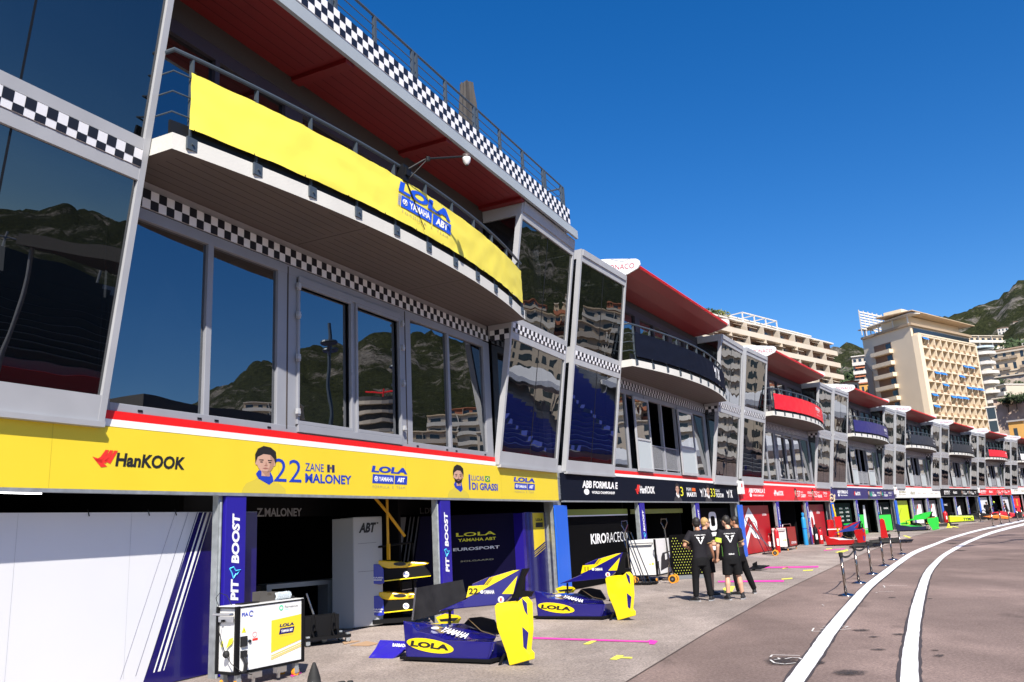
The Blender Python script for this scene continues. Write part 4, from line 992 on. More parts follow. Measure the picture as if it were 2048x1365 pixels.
for j, c in enumerate((4.6, 5.2, 5.9)):
    q = MB(); q.poly([(c,-.004,1.1),(c+.16,-.004,1.1),(c+.2,-.004,1.6+.2*j),(c+.05,-.004,1.6+.2*j)]); q.build("white_print", WPRINT, t)
letters(t, "ENVISION", WPRINT, 7.2, 8.8, 1.7, 1.85, -.004, .02)
t = bay_panel(3, "green_stand", "white and green upright stand in the middle bay under the indigo sign", -.9, 1.0, GRN, -.5, 1.35)
q = MB(); q.poly([(.0,-.006,.25),(1.02,-.006,.25),(1.02,-.006,2.1),(.45,-.006,2.1)]); q.build("white_print", WPANEL, t); letters(t, "ENVISION", WPRINT, -.2, .9, .1, .2, -.008, .02)
t = bay_panel(4, "partition_panel", "lime partition panel left of the white-red panels", -9.4, -3.8, LIME)
q = MB(); q.poly([(-9.3,-.004,.2),(-9.0,-.004,.2),(-6.4,-.004,1.6),(-6.5,-.004,1.62)]); q.build("crease", mat("olive crease", (.2,.28,.01), .5), t)
q = MB(); q.poly([(-9.35,-.006,.05),(-7.9,-.006,.05),(-9.35,-.006,1.3)]); q.build("white_print", WPRINT, t)
for c, lab in ((-2.9, "white partition with a red corner in the middle bay under the white sign"), (3.6, "white partition with a red corner in the right bay under the white sign")):
    t = bay_panel(4, "partition_panel", lab, c, c+5.4, mat("mid grey panel", (.13,.13,.14), .5))
    q = MB(); q.poly([(c+1.2,-.004,.05),(c+5.0,-.004,.05),(c+4.6,-.004,1.95),(c+3.4,-.004,1.95)]); q.build("white_print", WPRINT, t)
    q = MB(); q.poly([(c+2.6,-.006,1.35),(c+3.4,-.006,1.95),(c+3.4,-.006,1.6)]); q.build("red_print", RPRINT, t)
t = bay_panel(5, "partition_panel", "black partition with a white word under the charcoal sign", -9.3, -3.8, BLK); letters(t, "TAG", WPRINT, -7.4, -5.8, 1.55, 1.75, -.004, .03)
t = bay_panel(5, "partition_panel", "black and white partition in the middle bay under the charcoal sign", -2.9, 2.9, BLK); q = MB(); q.poly([(-2.2,-.004,.05),(.8,-.004,.05),(.6,-.004,1.5),(-1.4,-.004,1.2)]); q.build("white_print", WPRINT, t)
t = bay_panel(6, "partition_panel", "white partition in the left bay under the second red sign", -9.2, -3.8, WPANEL); q = MB(); q.poly([(-9,-.004,.2),(-7.6,-.004,.6),(-8.6,-.004,1.1)]); q.build("red_print", RPRINT, t)
t = bay_panel(6, "partition_panel", "white partition in the right bay under the second red sign", 5.2, 9.3, WPANEL); q = MB(); q.poly([(5.2,-.004,.6),(6.4,-.004,.9),(5.4,-.004,1.4)]); q.build("red_print", RPRINT, t)
t = bay_panel(7, "partition_panel", "bright red partition with white letters at the right edge", -9.3, -3.8, REDBD); letters(t, "TARMAC", WPRINT, -8.6, -7.6, .8, 1.9, -.004, .03); letters(t, "RACE", YPRINT, -6.0, -5.4, .8, 1.8, -.004, .02)

# small white boxes at the sign corners
for k, lab in ((1, "small white control box fixed at the left corner of the red sign"), (3, "small white control box at the left corner of the white sign"), (5, "small white control box at the left corner of the second red sign")):
    t = uthing(k, "control_box", lab, "box", UW/2+.15, .05, 3.0, "white control boxes at sign corners")
    q = MB(); q.bx(-.42, .42, 0, .16, -.05, .62); q.bx(-.5,-.42,.02,.1,.5,.56); q.build("case", WHITE, t, bevel=.02)
    q = MB(); q.quad((-.18,-.163,.30),(.08,-.163,.30),(.08,-.163,.48),(-.10,-.163,.48)); q.build("emblem", RPRINT, t)
    q = MB(); q.tube([(.2,-.08,.62),(.25,-.08,.74)], .05, 8); q.tube([(-.05,-.08,.62),(-.02,-.08,.72)], .04, 8); q.build("siren", BLACK, t)
# strip lamps, colour-bar monitor and header lettering in the first garage
for i, (c, n_, z, ln) in enumerate([(-6.9,-1.6,2.86,1.0),(-6.0,-2.1,2.86,.9),(-4.6,-1.5,2.9,1.0),(-5.2,-1.2,2.92,.9),(-4.9,-3.0,2.75,.8),(.1,-1.3,2.90,1.0),(1.3,-1.3,2.9,.8),(-1.4,-2.2,2.78,.9)]):
    t = uthing(0, "strip_lamp", ["lit strip lamp over the far left bay", "second lit strip lamp over the far left bay, slightly farther in", "bright strip lamp over the white panel near its stripes", "faint strip lamp right behind the sign rail", "low lit strip lamp above the violet stripes", "long strip lamp left of the white cabinet", "shorter strip lamp above the white cabinet", "strip lamp above the Z.MALONEY lettering"][i], "lamp", c, n_, z, "strip lamps under the garage ceiling", rz=R(8))
    q = MB(); q.box(-ln/2, ln/2, -.03, .03, -.03, .02); q.build("tube", TUBE, t)
    q = MB(); q.box(-ln/2, ln/2, -.04, .04, .02, .05); q.build("housing", LGREY, t)
    q = MB(); q.tube([(-ln/3,0,.05),(-ln/3,0,3.0-z)], .006, 4); q.tube([(ln/3,0,.05),(ln/3,0,3.0-z)], .006, 4); q.build("hanger", BLACK, t)
t = uthing(0, "header_board", "dark header board with grey Z.MALONEY and L.DI letters across the middle bay", "board", 0, -2.6, 2.3)
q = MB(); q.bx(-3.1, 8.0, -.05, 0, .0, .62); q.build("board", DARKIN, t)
gl_ = mat("grey letter print", (.22,.22,.23), .6)
letters(t, "Z.MALONEY", gl_, -.02, 1.40, -.08+.08, .10+.08, -.004, .025); letters(t, "L.DI GRASSI", gl_, 2.35, 4.0, .10, .28, -.004, .02) if False else letters(t, "L.DI", gl_, 6.35, 6.92, .03, .19, -.004, .02)
t = uthing(0, "monitor", "wall monitor showing colour bars behind the leftmost tilted glass", "monitor", -6.75, -1.6, 6.0)
q = MB(); q.box(-.42,.42,-.0,.05,-.26,.26); q.build("case", BLACK, t)
for i, cl in enumerate([(.25,.25,.25),(.25,.02,.02),(.06,.0,.25),(.25,0,.2),(0,.2,.02),(0,.18,.2),(.2,.18,0),(.25,.25,.25)]):
    q = MB(); q.quad((-.40+.1*i,-.003,-.23),(-.30+.1*i,-.003,-.23),(-.30+.1*i,-.003,.23),(-.40+.1*i,-.003,.23)); q.build("colour_bar", mat("screen bar %d" % i, cl, .5, emit=cl, es=1.4), t)
# ------------------------------------------------------------------ town behind the pits
CREAM = mat("cream render", (0.74, 0.62, 0.45), 0.8, 0, .05, .15); PALE = mat("pale stucco", (0.56, 0.49, 0.40), 0.8, 0, .08, .2)
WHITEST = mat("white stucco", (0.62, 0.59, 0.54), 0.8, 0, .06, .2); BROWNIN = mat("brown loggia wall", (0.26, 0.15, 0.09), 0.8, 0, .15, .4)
SAND = mat("sand stucco", (0.56, 0.44, 0.30), 0.8, 0, .1, .2); OCHRE = mat("ochre stucco", (0.62, 0.34, 0.09), 0.8, 0, .08, .2); TERRA = mat("terracotta", (0.45, 0.16, 0.08), 0.8, 0, .15, .5)
DWIN = mat("dark window", (0.02, 0.026, 0.033), 0.12, spec=0.8); AWN = mat("pale awning cloth", (0.70, 0.60, 0.48), 0.8); BLUEAW = mat("blue awning cloth", (0.01, 0.16, 0.52), 0.7)
STONE = mat("stone retaining wall", (0.46, 0.38, 0.31), 0.9, 0, .35, .35, .6, 1.2); LEAFM = mat("foliage", (0.035, 0.062, 0.016), 0.8, 0, .5, .8); LEAFY = mat("yellow green foliage", (0.16, 0.17, 0.02), 0.8, 0, .4, 1.0)

def frame2(a, b):
    """thing frame with x from a to b (plan), y away behind"""
    d = b-a; return math.atan2(d.y, d.x), math.hypot(d.x, d.y)
def leafball(mb, c, r_, n_, s_, seed, squash=1.0):
    rnd = random.Random(seed)
    for _ in range(n_):
        v = Vector((rnd.gauss(0,1), rnd.gauss(0,1), rnd.gauss(0,1))).normalized()*(r_*rnd.uniform(.35, 1.0)**.6)
        v.z *= squash; p = Vector(c)+v; u = Vector((rnd.uniform(-1,1), rnd.uniform(-1,1), rnd.uniform(-1,1))).normalized(); w_ = u.orthogonal().normalized()
        k = s_*rnd.uniform(.6, 1.4); mb.poly([tuple(p+u*k), tuple(p+w_*k*.6), tuple(p-u*k), tuple(p-w_*k*.6)])
def tree(name, lab, loc, h_, r_, seed, group, n_=500, m_=None):
    t = thing(name, lab, "tree", loc, 0, group); q = MB()
    q.tube([(0,0,-.5),(.1,0,h_*.35),(0,.1,h_*.6)], [h_*.035, h_*.028, h_*.015], 7); q.tube([(.1,0,h_*.35),(r_*.4,.1,h_*.6)], [h_*.02, h_*.008], 5); q.tube([(.1,0,h_*.3),(-r_*.4,.2,h_*.62)], [h_*.02, h_*.008], 5)
    q.build("trunk", mat("bark", (.10,.07,.05), .9), t)
    q = MB(); rnd = random.Random(seed)
    for i in range(6):
        a = rnd.uniform(0, 6.28); d = r_*rnd.uniform(.2, .6); leafball(q, (d*math.cos(a), d*math.sin(a), h_*rnd.uniform(.5, .85)), r_*rnd.uniform(.45, .7), n_//6, r_*.12, seed*10+i, .8)
    q.build("crown", m_ or LEAFM, t); return t

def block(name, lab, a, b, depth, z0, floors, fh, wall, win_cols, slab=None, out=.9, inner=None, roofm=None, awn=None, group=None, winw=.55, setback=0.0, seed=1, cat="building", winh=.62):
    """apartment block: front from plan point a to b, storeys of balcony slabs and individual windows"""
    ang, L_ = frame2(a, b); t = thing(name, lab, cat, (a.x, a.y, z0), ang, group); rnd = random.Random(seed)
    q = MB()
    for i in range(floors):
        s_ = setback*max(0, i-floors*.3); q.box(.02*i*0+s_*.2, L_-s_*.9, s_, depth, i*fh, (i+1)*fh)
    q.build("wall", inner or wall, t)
    if slab:
        for i in range(floors):
            s_ = setback*max(0, i-floors*.3); f = MB(); x1 = L_-s_*.9
            f.box(s_*.2-.1, x1+.1, s_-out, s_+.05, i*fh-.12, i*fh+.06)
            f.box(s_*.2-.1, x1+.1, s_-out-.08, s_-out, i*fh-.12, i*fh+fh*.34)
            f.box(x1+.02, x1+.1, s_-out, s_, i*fh, i*fh+fh*.34)
            n_ = max(2, int(L_/7)); 
            for j in range(1, n_): f.box(x1*j/n_-.08, x1*j/n_+.08, s_-out+.02, s_, i*fh+.06, (i+1)*fh-.12)
            f.build("balcony", slab, t)
    w0 = MB(); ww, wh = L_/win_cols*winw, fh*winh; w0.box(0, ww, -.04, .05, 0, wh); wm = w0.mesh("window", DWIN)
    for i in range(floors):
        s_ = setback*max(0, i-floors*.3)
        for j in range(win_cols):
            x = L_*(j+.5)/win_cols-ww/2
            if x+ww > L_-s_*.9: continue
            o = bpy.data.objects.new("window", wm); C.objects.link(o); o.parent = t; o.location = (x, s_, i*fh+fh*.12)
    if awn:
        for i in range(1, floors):
            s_ = setback*max(0, i-floors*.3)
            for j in range(int(L_/4)):
                if rnd.random() < .45:
                    f = MB(); x = 4*j+rnd.uniform(.2, .8); w_ = rnd.uniform(2.2, 3.4)
                    if x+w_ > L_-s_: continue
                    f.hexa([(x,s_-out-.3,i*fh+fh*.62),(x+w_,s_-out-.3,i*fh+fh*.62),(x+w_,s_-.05,i*fh+fh*.86),(x,s_-.05,i*fh+fh*.86),(x,s_-out-.3,i*fh+fh*.64),(x+w_,s_-out-.3,i*fh+fh*.64),(x+w_,s_-.05,i*fh+fh*.88),(x,s_-.05,i*fh+fh*.88)]); f.build("awning", awn, t)
    s_ = setback*max(0, floors-1-floors*.3); f = MB(); f.box(-.2, L_-s_*.9+.2, s_-out*.6, depth+.2, floors*fh, floors*fh+.35); f.build("roof", roofm or wall, t)
    return t

# terraced block above the second and third garages
ta, tb = AT(11.6, 160), AT(22.3, 224)
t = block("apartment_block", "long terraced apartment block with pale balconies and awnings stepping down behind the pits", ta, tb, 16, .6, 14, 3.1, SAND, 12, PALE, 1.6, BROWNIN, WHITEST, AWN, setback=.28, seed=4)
ang, L_ = frame2(ta, tb)
q = MB(); q.box(4, L_-9, 5, 13, 43.4, 45.2); q.box(3, L_-8, 4.2, 13.5, 45.2, 45.5); q.build("penthouse", WHITEST, t)
q = MB()
for x in (30, 35, 40, 45): q.box(x-.12, x+.12, 2.5, 2.74, 43.4, 46.2); q.box(x-.12, x+.12, 2.5, 8, 46.1, 46.3)
q.box(30, 45, 2.5, 2.74, 46.1, 46.35); q.box(30, 45, 7.8, 8, 46.1, 46.35); q.build("pergola", WHITEST, t)
A_ = Matrix.Rotation(ang, 4, 'Z')
for i, (x, y, z, r_, m_, lab) in enumerate([(20.5,3,44.6,1.5,LEAFY,"yellow green bush on the roof edge of the terraced block"),(17,3,44.4,1.3,LEAFM,"dark green bush on the roof edge of the terraced block, left of the yellow one"),(47,4,43.9,.9,LEAFM,"small dark bush beside the white roof pergola"),(13,3,44.2,1.3,LEAFY,"leftmost yellow green bush on the terraced block roof"),(56,5,43.7,.8,LEAFM,"last small bush at the right end of the terraced block roof")]):
    p = Vector((ta.x, ta.y, .6))+(A_ @ Vector((x, y, z))); t2 = thing("bush", lab, "bush", p, 0, "bushes on the terraced roof"); q = MB()
    leafball(q, (0,0,0), r_, 260, .22, 40+i, .75); leafball(q, (r_*1.1,.2,-.2), r_*.8, 160, .2, 60+i, .7); q.build("leaves", m_, t2); q = MB(); q.tube([(0,0,-1.2),(.1,0,0)], .08, 5); q.build("stem", mat("bark", (.10,.07,.05), .9), t2)

# cream tower
ca, cb, cl_ = AT(26.4, 225), AT(29.55, 254), AT(23.5, 236)
ang, L_ = frame2(ca, cb); t = thing("apartment_tower", "cream apartment tower with rows of recessed balconies and a flat overhanging roof", "building", (ca.x, ca.y, .6), ang)
inv = Matrix.Rotation(-ang, 4, 'Z'); lv = inv @ (cl_-ca); TOP = 46.6
q = MB(); D_ = 14.0; bk = (lv.x+L_*.92, lv.y*.92)
q.hexa([(0,0,0),(L_,0,0),(bk[0],bk[1],0),(lv.x,lv.y,0),(0,0,TOP),(L_,0,TOP),(bk[0],bk[1],TOP),(lv.x,lv.y,TOP)])
q.build("wall", CREAM, t)
q = MB()                                                          # facade grid standing proud: loggias are the holes
cols, rows, z0r, dz = 9, 13, 42.2-12*2.87-1.35, 2.87
x0, x1 = 1.9, L_-.7; cw = (x1-x0)/cols
zt = z0r+rows*dz
q.box(0, x0, -1.5, -.02, 0, TOP-3.2); q.box(x1, L_, -1.5, -.02, 0, TOP-3.2); q.box(x0, x1, -1.5, -.02, zt, TOP-3.2)
for i in range(rows+1): q.box(x0, x1, -1.5, -.02, z0r+i*dz-.55, z0r+i*dz)
for j in range(1, cols): q.box(x0+j*cw-.16, x0+j*cw+.16, -1.5, -.02, z0r, zt)
q.build("facade_grid", CREAM, t)
q = MB(); q.box(-.4, L_+.3, -.6, 0, TOP-.5, TOP+.1); u = Vector((lv.x, lv.y, 0)).normalized(); nn = Vector((-u.y, u.x, 0))
q.plate([tuple(nn*.5+Vector((0,0,TOP-.5))), tuple(Vector((lv.x,lv.y,TOP-.5))+nn*.5), tuple(Vector((lv.x,lv.y,TOP+.1))+nn*.5), tuple(nn*.5+Vector((0,0,TOP+.1)))], tuple(-nn*.5)); q.build("cornice", mat("brown cornice", (.36,.27,.18), .8), t)
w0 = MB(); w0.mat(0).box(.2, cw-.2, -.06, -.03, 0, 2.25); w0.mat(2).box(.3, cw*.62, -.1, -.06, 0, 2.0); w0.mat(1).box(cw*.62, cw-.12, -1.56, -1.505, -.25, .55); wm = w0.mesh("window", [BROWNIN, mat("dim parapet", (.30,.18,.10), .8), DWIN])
bw = MB(); bw.hexa([(.2,-2.0,1.55),(cw-.2,-2.0,1.55),(cw-.2,-1.5,2.15),(.2,-1.5,2.15),(.2,-2.0,1.6),(cw-.2,-2.0,1.6),(cw-.2,-1.5,2.2),(.2,-1.5,2.2)]); am = bw.mesh("awning", BLUEAW)
pr = MB(); pr.box(.165, cw-.165, -1.495, -1.40, 0, 1.0); pm = pr.mesh("parapet", CREAM)
blue = {(12,0),(10,6),(10,7),(9,1),(9,2),(9,5),(8,2),(8,6),(8,7),(7,0),(7,3),(7,4),(7,5),(6,0),(8,8)}
for i in range(rows):
    if i < 4: continue
    for j in range(cols):
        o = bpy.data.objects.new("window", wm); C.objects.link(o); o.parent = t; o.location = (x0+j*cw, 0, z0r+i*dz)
        if (i, j) in blue: o = bpy.data.objects.new("awning", am); C.objects.link(o); o.parent = t; o.location = (x0+j*cw, 0, z0r+i*dz)
q = MB(); q.box(1.0, L_-1.0, -.3, -.02, TOP-2.6, TOP-1.1); q.build("upper_window_band", DWIN, t)
q = MB(); q.box(.6, L_-.6, -1.5, -.3, TOP-3.2, TOP-2.6); q.build("upper_parapet", CREAM, t)
wl = Vector((lv.x, lv.y, 0)); ll = wl.length                       # left flank: stack of corner balconies
for i in range(8):
    z = 41.5-i*3.05; q = MB(); P = lambda s_, o, z_: tuple(u*s_+nn*o+Vector((0,0,z_)))
    q.plate([P(ll*.40,1.3,z-1.0),P(ll*.80,1.3,z-1.0),P(ll*.80,1.3,z),P(ll*.40,1.3,z)], tuple(-nn*.18)); q.plate([P(ll*.40,1.3,z-1.05),P(ll*.80,1.3,z-1.05),P(ll*.80,0,z-1.05),P(ll*.40,0,z-1.05)], (0,0,.12))
    q.plate([P(ll*.40,0,z-1.0),P(ll*.40,1.12,z-1.0),P(ll*.40,1.12,z),P(ll*.40,0,z)], tuple(u*.15)); q.plate([P(ll*.80,0,z-1.0),P(ll*.80,1.12,z-1.0),P(ll*.80,1.12,z),P(ll*.80,0,z)], tuple(-u*.15)); q.build("balcony", CREAM, t)
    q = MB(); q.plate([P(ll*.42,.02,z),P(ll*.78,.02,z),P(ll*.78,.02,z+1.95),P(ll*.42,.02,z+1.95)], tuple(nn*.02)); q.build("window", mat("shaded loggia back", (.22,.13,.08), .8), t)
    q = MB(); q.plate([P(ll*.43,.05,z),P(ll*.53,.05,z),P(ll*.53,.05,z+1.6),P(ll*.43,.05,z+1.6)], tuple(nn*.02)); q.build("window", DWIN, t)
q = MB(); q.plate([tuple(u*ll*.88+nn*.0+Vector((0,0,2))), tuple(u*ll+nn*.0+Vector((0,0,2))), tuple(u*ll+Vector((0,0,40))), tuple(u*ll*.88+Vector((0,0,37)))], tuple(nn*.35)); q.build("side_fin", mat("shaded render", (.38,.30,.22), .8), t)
q = MB(); q.box(3, L_-2, 1.5, 9, TOP, TOP+2.6); q.build("penthouse", CREAM, t)
q = MB(); q.hexa([(-.9,-1.6,TOP+2.9),(L_+.9,-1.6,TOP+2.5),(L_+1.2,8,TOP+2.7),(-1.2,8,TOP+3.1),(-.9,-1.6,TOP+3.1),(L_+.9,-1.6,TOP+2.65),(L_+1.2,8,TOP+2.9),(-1.2,8,TOP+3.3)]); q.build("roof_canopy", mat("tan roof canopy", (.55,.42,.28), .8), t)
q = MB()
for f_ in (.05, .35, .65, .95): q.tube([P(ll*f_,-.4,TOP), P(ll*f_,-.4,TOP+2.4)], .18, 6)
q.plate([P(-1,.3,TOP+2.4),P(ll*1.05,.3,TOP+2.2),P(ll*1.05,-3,TOP+2.2),P(-1,-3,TOP+2.4)], (0,0,.25)); q.build("terrace_canopy", WHITEST, t)
q = MB(); q.box(13, 19, 8, 13, TOP, TOP+7.4); q.build("lift_house", CREAM, t)
q = MB()
for i in range(7): q.box(1, 17, 13.2, 13.3, TOP+1.7+i*.75, TOP+2.1+i*.75)
for i in range(8): q.box(1+i*2.25, 1.2+i*2.25, 13.3, 13.5, TOP, TOP+7.0)
q.build("louvre_screen", WHITEST, t)

# other town buildings
def az_block(name, lab, az0, d0, az1, d1, depth, zt, floors, fh, *a, **k):
    return block(name, lab, AT(az0, d0), AT(az1, d1), depth, zt-floors*fh, floors, fh, *a, **k)
G_ = "buildings on the slope behind the pits"
az_block("apartment_block", "white stepped balcony block between the terraced block and the cream tower", 22.7, 300, 24.6, 300, 10, 300*math.tan(R(9.75))+1.75, 12, 3.0, WHITEST, 6, WHITEST, 1.0, PALE, seed=8, awn=TERRA, group=G_)
az_block("house", "yellow arcaded house low between the terraced block and the cream tower", 22.6, 262, 24.3, 262, 8, 262*math.tan(R(8.0))+1.75, 8, 3.2, OCHRE, 5, None, .6, None, TERRA, winw=.4, group=G_)
az_block("house", "small cream house with a terracotta roof right of the terraced block", 22.15, 245, 22.9, 246, 8, 245*math.tan(R(8.2))+1.75, 8, 3.2, CREAM, 2, None, .6, None, TERRA, winw=.3, group=G_)
az_block("apartment_block", "wide white gridded block high on the slope right of the cream tower", 28.6, 420, 31.3, 440, 12, 430*math.tan(R(10.05))+1.75, 16, 3.1, PALE, 9, WHITEST, 1.0, SAND, group=G_, seed=12)
t = thing("round_tower", "slim white tower with rounded balconies right of the cream tower", "building", AT(30.0, 285, .6)); q = MB(); q.lathe([(2.4,0),(2.4,47)], 18); q.build("wall", PALE, t)
for i in range(16):
    q = MB(); z = 1+i*2.95; q.lathe([(3.4+.5*(i%2),z),(3.6+.5*(i%2),z+.1),(3.6+.5*(i%2),z+1.0),(3.4,z+1.0),(3.4,z+.2),(2.3,z+.2)], 20); o = q.build("balcony", WHITEST, t)
q = MB(); q.lathe([(3.9,47.5),(3.9,48.0)], 18); q.build("roof", mat("pale blue canopy", (.5,.6,.68), .6), t)
az_block("apartment_block", "low white balcony wing at the foot of the stone wall", 30.1, 286, 31.0, 282, 9, 284*math.tan(R(6.9))+1.75, 8, 3.0, WHITEST, 3, WHITEST, 1.2, PALE, group=G_, seed=3)
az_block("glass_block", "blue glazed stair block under the white round tower", 29.75, 236, 30.25, 236, 6, 236*math.tan(R(5.7))+1.75, 7, 3.2, WHITEST, 1, None, .3, None, None, winw=.85, winh=.85, group=G_)
t = az_block("hotel", "long sand coloured hotel with small balconies above the stone wall", 30.55, 322, 36.5, 316, 14, 318*math.tan(R(9.1))+1.75, 5, 3.6, SAND, 13, None, .6, None, mat("tan roof tiles", (.42,.30,.22), .8), winw=.36, winh=.6, group=G_)
ang2, L2 = frame2(AT(30.55, 322), AT(36.5, 316))
for i in range(5):
    for j in range(13):
        if (j*3+i) % 4 != 1:
            q = MB(); x = L2*(j+.5)/13; q.box(x-1.2, x+1.2, -.8, 0, i*3.6+.3, i*3.6+.45); q.box(x-1.2, x+1.2, -.82, -.76, i*3.6+.45, i*3.6+1.2); q.build("balcony", mat("sand ironwork", (.30,.24,.18), .8), t)
q = MB(); q.box(-.3, L2, -.5, 0, 17.0, 17.5); q.box(-.3, L2, -.3, 0, 10.6, 10.9); q.build("cornice", PALE, t)
def ret_wall(lab, a, b, z0, z1, m_):
    ang, L_ = frame2(a, b); t = thing("retaining_wall", lab, "wall", (a.x, a.y, z0), ang, "retaining walls"); q = MB(); n1, n2 = 40, 14
    for i in range(n1+1):
        for j in range(n2+1): q.v.append((L_*i/n1, (z1-z0)*.08*j/n2+noise.noise(Vector((i*.5, j*.6, L_)))*.5, (z1-z0)*j/n2))
    for i in range(n1):
        for j in range(n2): o = i*(n2+1)+j; q.f.append([o, o+n2+1, o+n2+2, o+1]); q.mi.append(0)
    q.build("face", m_, t, smooth=True); q = MB(); q.box(-.2, L_, (z1-z0)*.08-.6, (z1-z0)*.08+9, z1-z0, z1-z0+.4); q.build("coping", PALE, t)
ret_wall("tall stone retaining wall under the sand coloured hotel", AT(30.35, 306), AT(36.5, 302), 18, 306*math.tan(R(7.45))+1.75, STONE)
ret_wall("pinkish rock face with pale render below the retaining wall", AT(30.1, 268), AT(36.5, 264), 0, 266*math.tan(R(6.25))+1.75, mat("patchy rock render", (.58,.44,.35), .9, 0, .4, .3, .8, .8))
az_block("house", "orange house with a balcony at the right edge behind the last awnings", 30.75, 205, 34, 203, 9, 204*math.tan(R(4.75))+1.75, 4, 3.6, OCHRE, 5, None, .6, None, mat("grey roof", (.35,.33,.31), .8), winw=.3, winh=.5, group=G_)
t = thing("pavilion", "white pavilion with a glazed gable behind the far awnings", "pavilion", AT(27.2, 175, 0), R(-118))
q = MB(); q.box(-5, 5, -7, 7, 0, 13.6); q.build("wall", WHITEST, t)
q = MB(); q.hexa([(-5.4,-7.4,13.6),(5.4,-7.4,13.6),(5.4,7.4,13.6),(-5.4,7.4,13.6),(-.1,-7.4,15.6),(.1,-7.4,15.6),(.1,7.4,15.6),(-.1,7.4,15.6)]); q.build("roof", WHITE, t)
q = MB(); q.poly([(-4.2,-7.42,13.7),(4.2,-7.42,13.7),(0,-7.42,15.2)]); q.build("gable_glass", mat("grey blue glazing", (.10,.14,.17), .15), t)
for i, (az, d, w_, h_, m_) in enumerate([(31.5,640,16,9,WHITEST),(32.3,700,14,8,WHITEST),(31.9,800,12,7,PALE),(30.7,620,14,8,PALE),(32.6,900,12,8,WHITEST),(29.2,700,10,6,PALE),(32.0,560,22,12,WHITEST),(31.2,900,9,6,WHITEST),(33.0,620,18,10,TERRA),(28.4,760,11,6,WHITEST),(29.8,820,12,7,WHITEST),(30.3,740,10,6,TERRA),(31.0,760,13,8,WHITEST),(31.7,700,10,6,PALE),(32.5,770,12,7,WHITEST),(32.9,830,10,6,PALE),(30.0,960,9,5,WHITEST),(31.4,1000,10,6,WHITEST),(32.3,1050,11,6,PALE),(23.2,520,14,9,WHITEST),(23.9,560,12,8,PALE)]):
    z = hill_h(az, d); c = AT(az, d); dd = Vector((math.cos(R(az)), -math.sin(R(az)), 0)); nm = ["white villa high on the wooded slope, above the gridded block","white villa near the right edge of the wooded slope","pale small villa in the middle of the wooded slope","pale villa just above the round white tower","uppermost white villa near the right edge","small pale hut on the left part of the slope","wide white villa just above the hotel roof","small white hut high on the slope","terracotta villa at the right edge above the hotel","small white villa at the left end of the slope beside the tower roof","white villa in the middle of the slope, second row","terracotta cottage above the round white tower","white villa in the centre of the wooded slope","small pale cottage above the hotel","white villa in the upper right of the slope","pale cottage near the right edge, upper row","tiny white hut high in the middle of the slope","tiny white villa high up toward the right","tiny pale villa, highest on the slope","white villa on the slope left of the tower","pale villa on the slope just left of the tower"][i]
    block("villa", nm, c-dd*w_/2, c+dd*w_/2, 9, z-1.5, max(2, int(h_/3)), 3.2, m_, 3, None, .6, None, mat("tiled villa roof", (.42,.24,.16), .8), winw=.4, group="villas on the wooded slope")
for i, (az, d, h_, r_, zz) in enumerate([(30.65,300,5,2.6,None),(31.1,300,4,2.2,None),(31.6,298,4,2.0,None),(30.9,268,4,2.2,27),(31.35,266,5,2.5,27),(31.8,265,4,2.0,27),(30.3,228,6,2.2,12),(31.6,330,9,5,None),(30.5,455,14,9,None),(31.8,440,13,9,None),(22.25,330,22,8,None),(22.5,345,20,8,None)]):
    z = zz if zz is not None else ((d*math.tan(R(7.5 if d < 320 else 8.7))-4) if az > 25 else d*math.tan(R(7.6))-10)
    tree("tree", ["tree at the foot of the hotel facade, leftmost","second tree along the hotel foot","third tree along the hotel foot","round bush-like tree on top of the rock face, left","round tree on the rock face beside the first","small tree on the rock face farthest right","dark tree beside the blue glazed stair block","tree at the hotel's left corner","broad tree above the gridded block","broad tree right of the gridded block","dark cypress-like tree right of the terraced block","second dark tree beside the white stepped block"][i], AT(az, d, z), h_, r_, 100+i, "trees on the slope", 420)

# ------------------------------------------------------------------ across the track: what the windows mirror
BSEAT = mat("blue seats", (0.07, 0.11, 0.50), 0.6); STRUC = mat("stand scaffolding", (.34,.35,.37), .6)
def grandstand(lab, az, d, length, rows, heading):
    c = AT(az, d); dv = Vector((math.sin(R(heading)), math.cos(R(heading)), 0)); a = c-dv*length/2
    t = thing("grandstand", lab, "grandstand", (a.x, a.y, 0), math.pi/2-R(heading), "grandstands across the track")   # x along, -y away from the pits
    q = MB()
    for i in range(rows): q.box(0, length, -(i+1)*.85, -i*.85, 1.2, 1.7+i*.42)
    q.build("tiers", STRUC, t); q = MB()
    for i in range(rows):
        for j in range(int(length/14)): q.box(j*14+.5, j*14+13, -i*.85-.6, -i*.85-.15, 1.72+i*.42, 2.12+i*.42)
    q.build("seats", BSEAT if length > 40 else mat("dark seats", (.03,.03,.035), .6), t)
    q = MB(); q.box(0, length, .5, .6, 0, 1.3); q.build("hoarding", mat("red hoarding", (.55,.02,.03), .5), t)
    letters(t, "MONACO E-PRIX", WPRINT, 8, 20, .3, 1.0, .61, .02) if False else None
    q = MB()
    for j in range(int(length/7)+1): q.tube([(j*7, -rows*.85-.5, 0), (j*7, -rows*.85-.5, 3+rows*.42)], .08, 6)
    q.tube([(0, -rows*.85-.5, 2.6+rows*.42), (length, -rows*.85-.5, 2.6+rows*.42)], .06, 6); q.build("rear_frame", STRUC, t); return t
grandstand("long stand of blue seats across the track, mirrored in the tilted bay windows", 37.2, 77, 52, 22, 28)
grandstand("second stand of blue seats across the track, nearer the camera", 66, 36, 34, 14, 25)
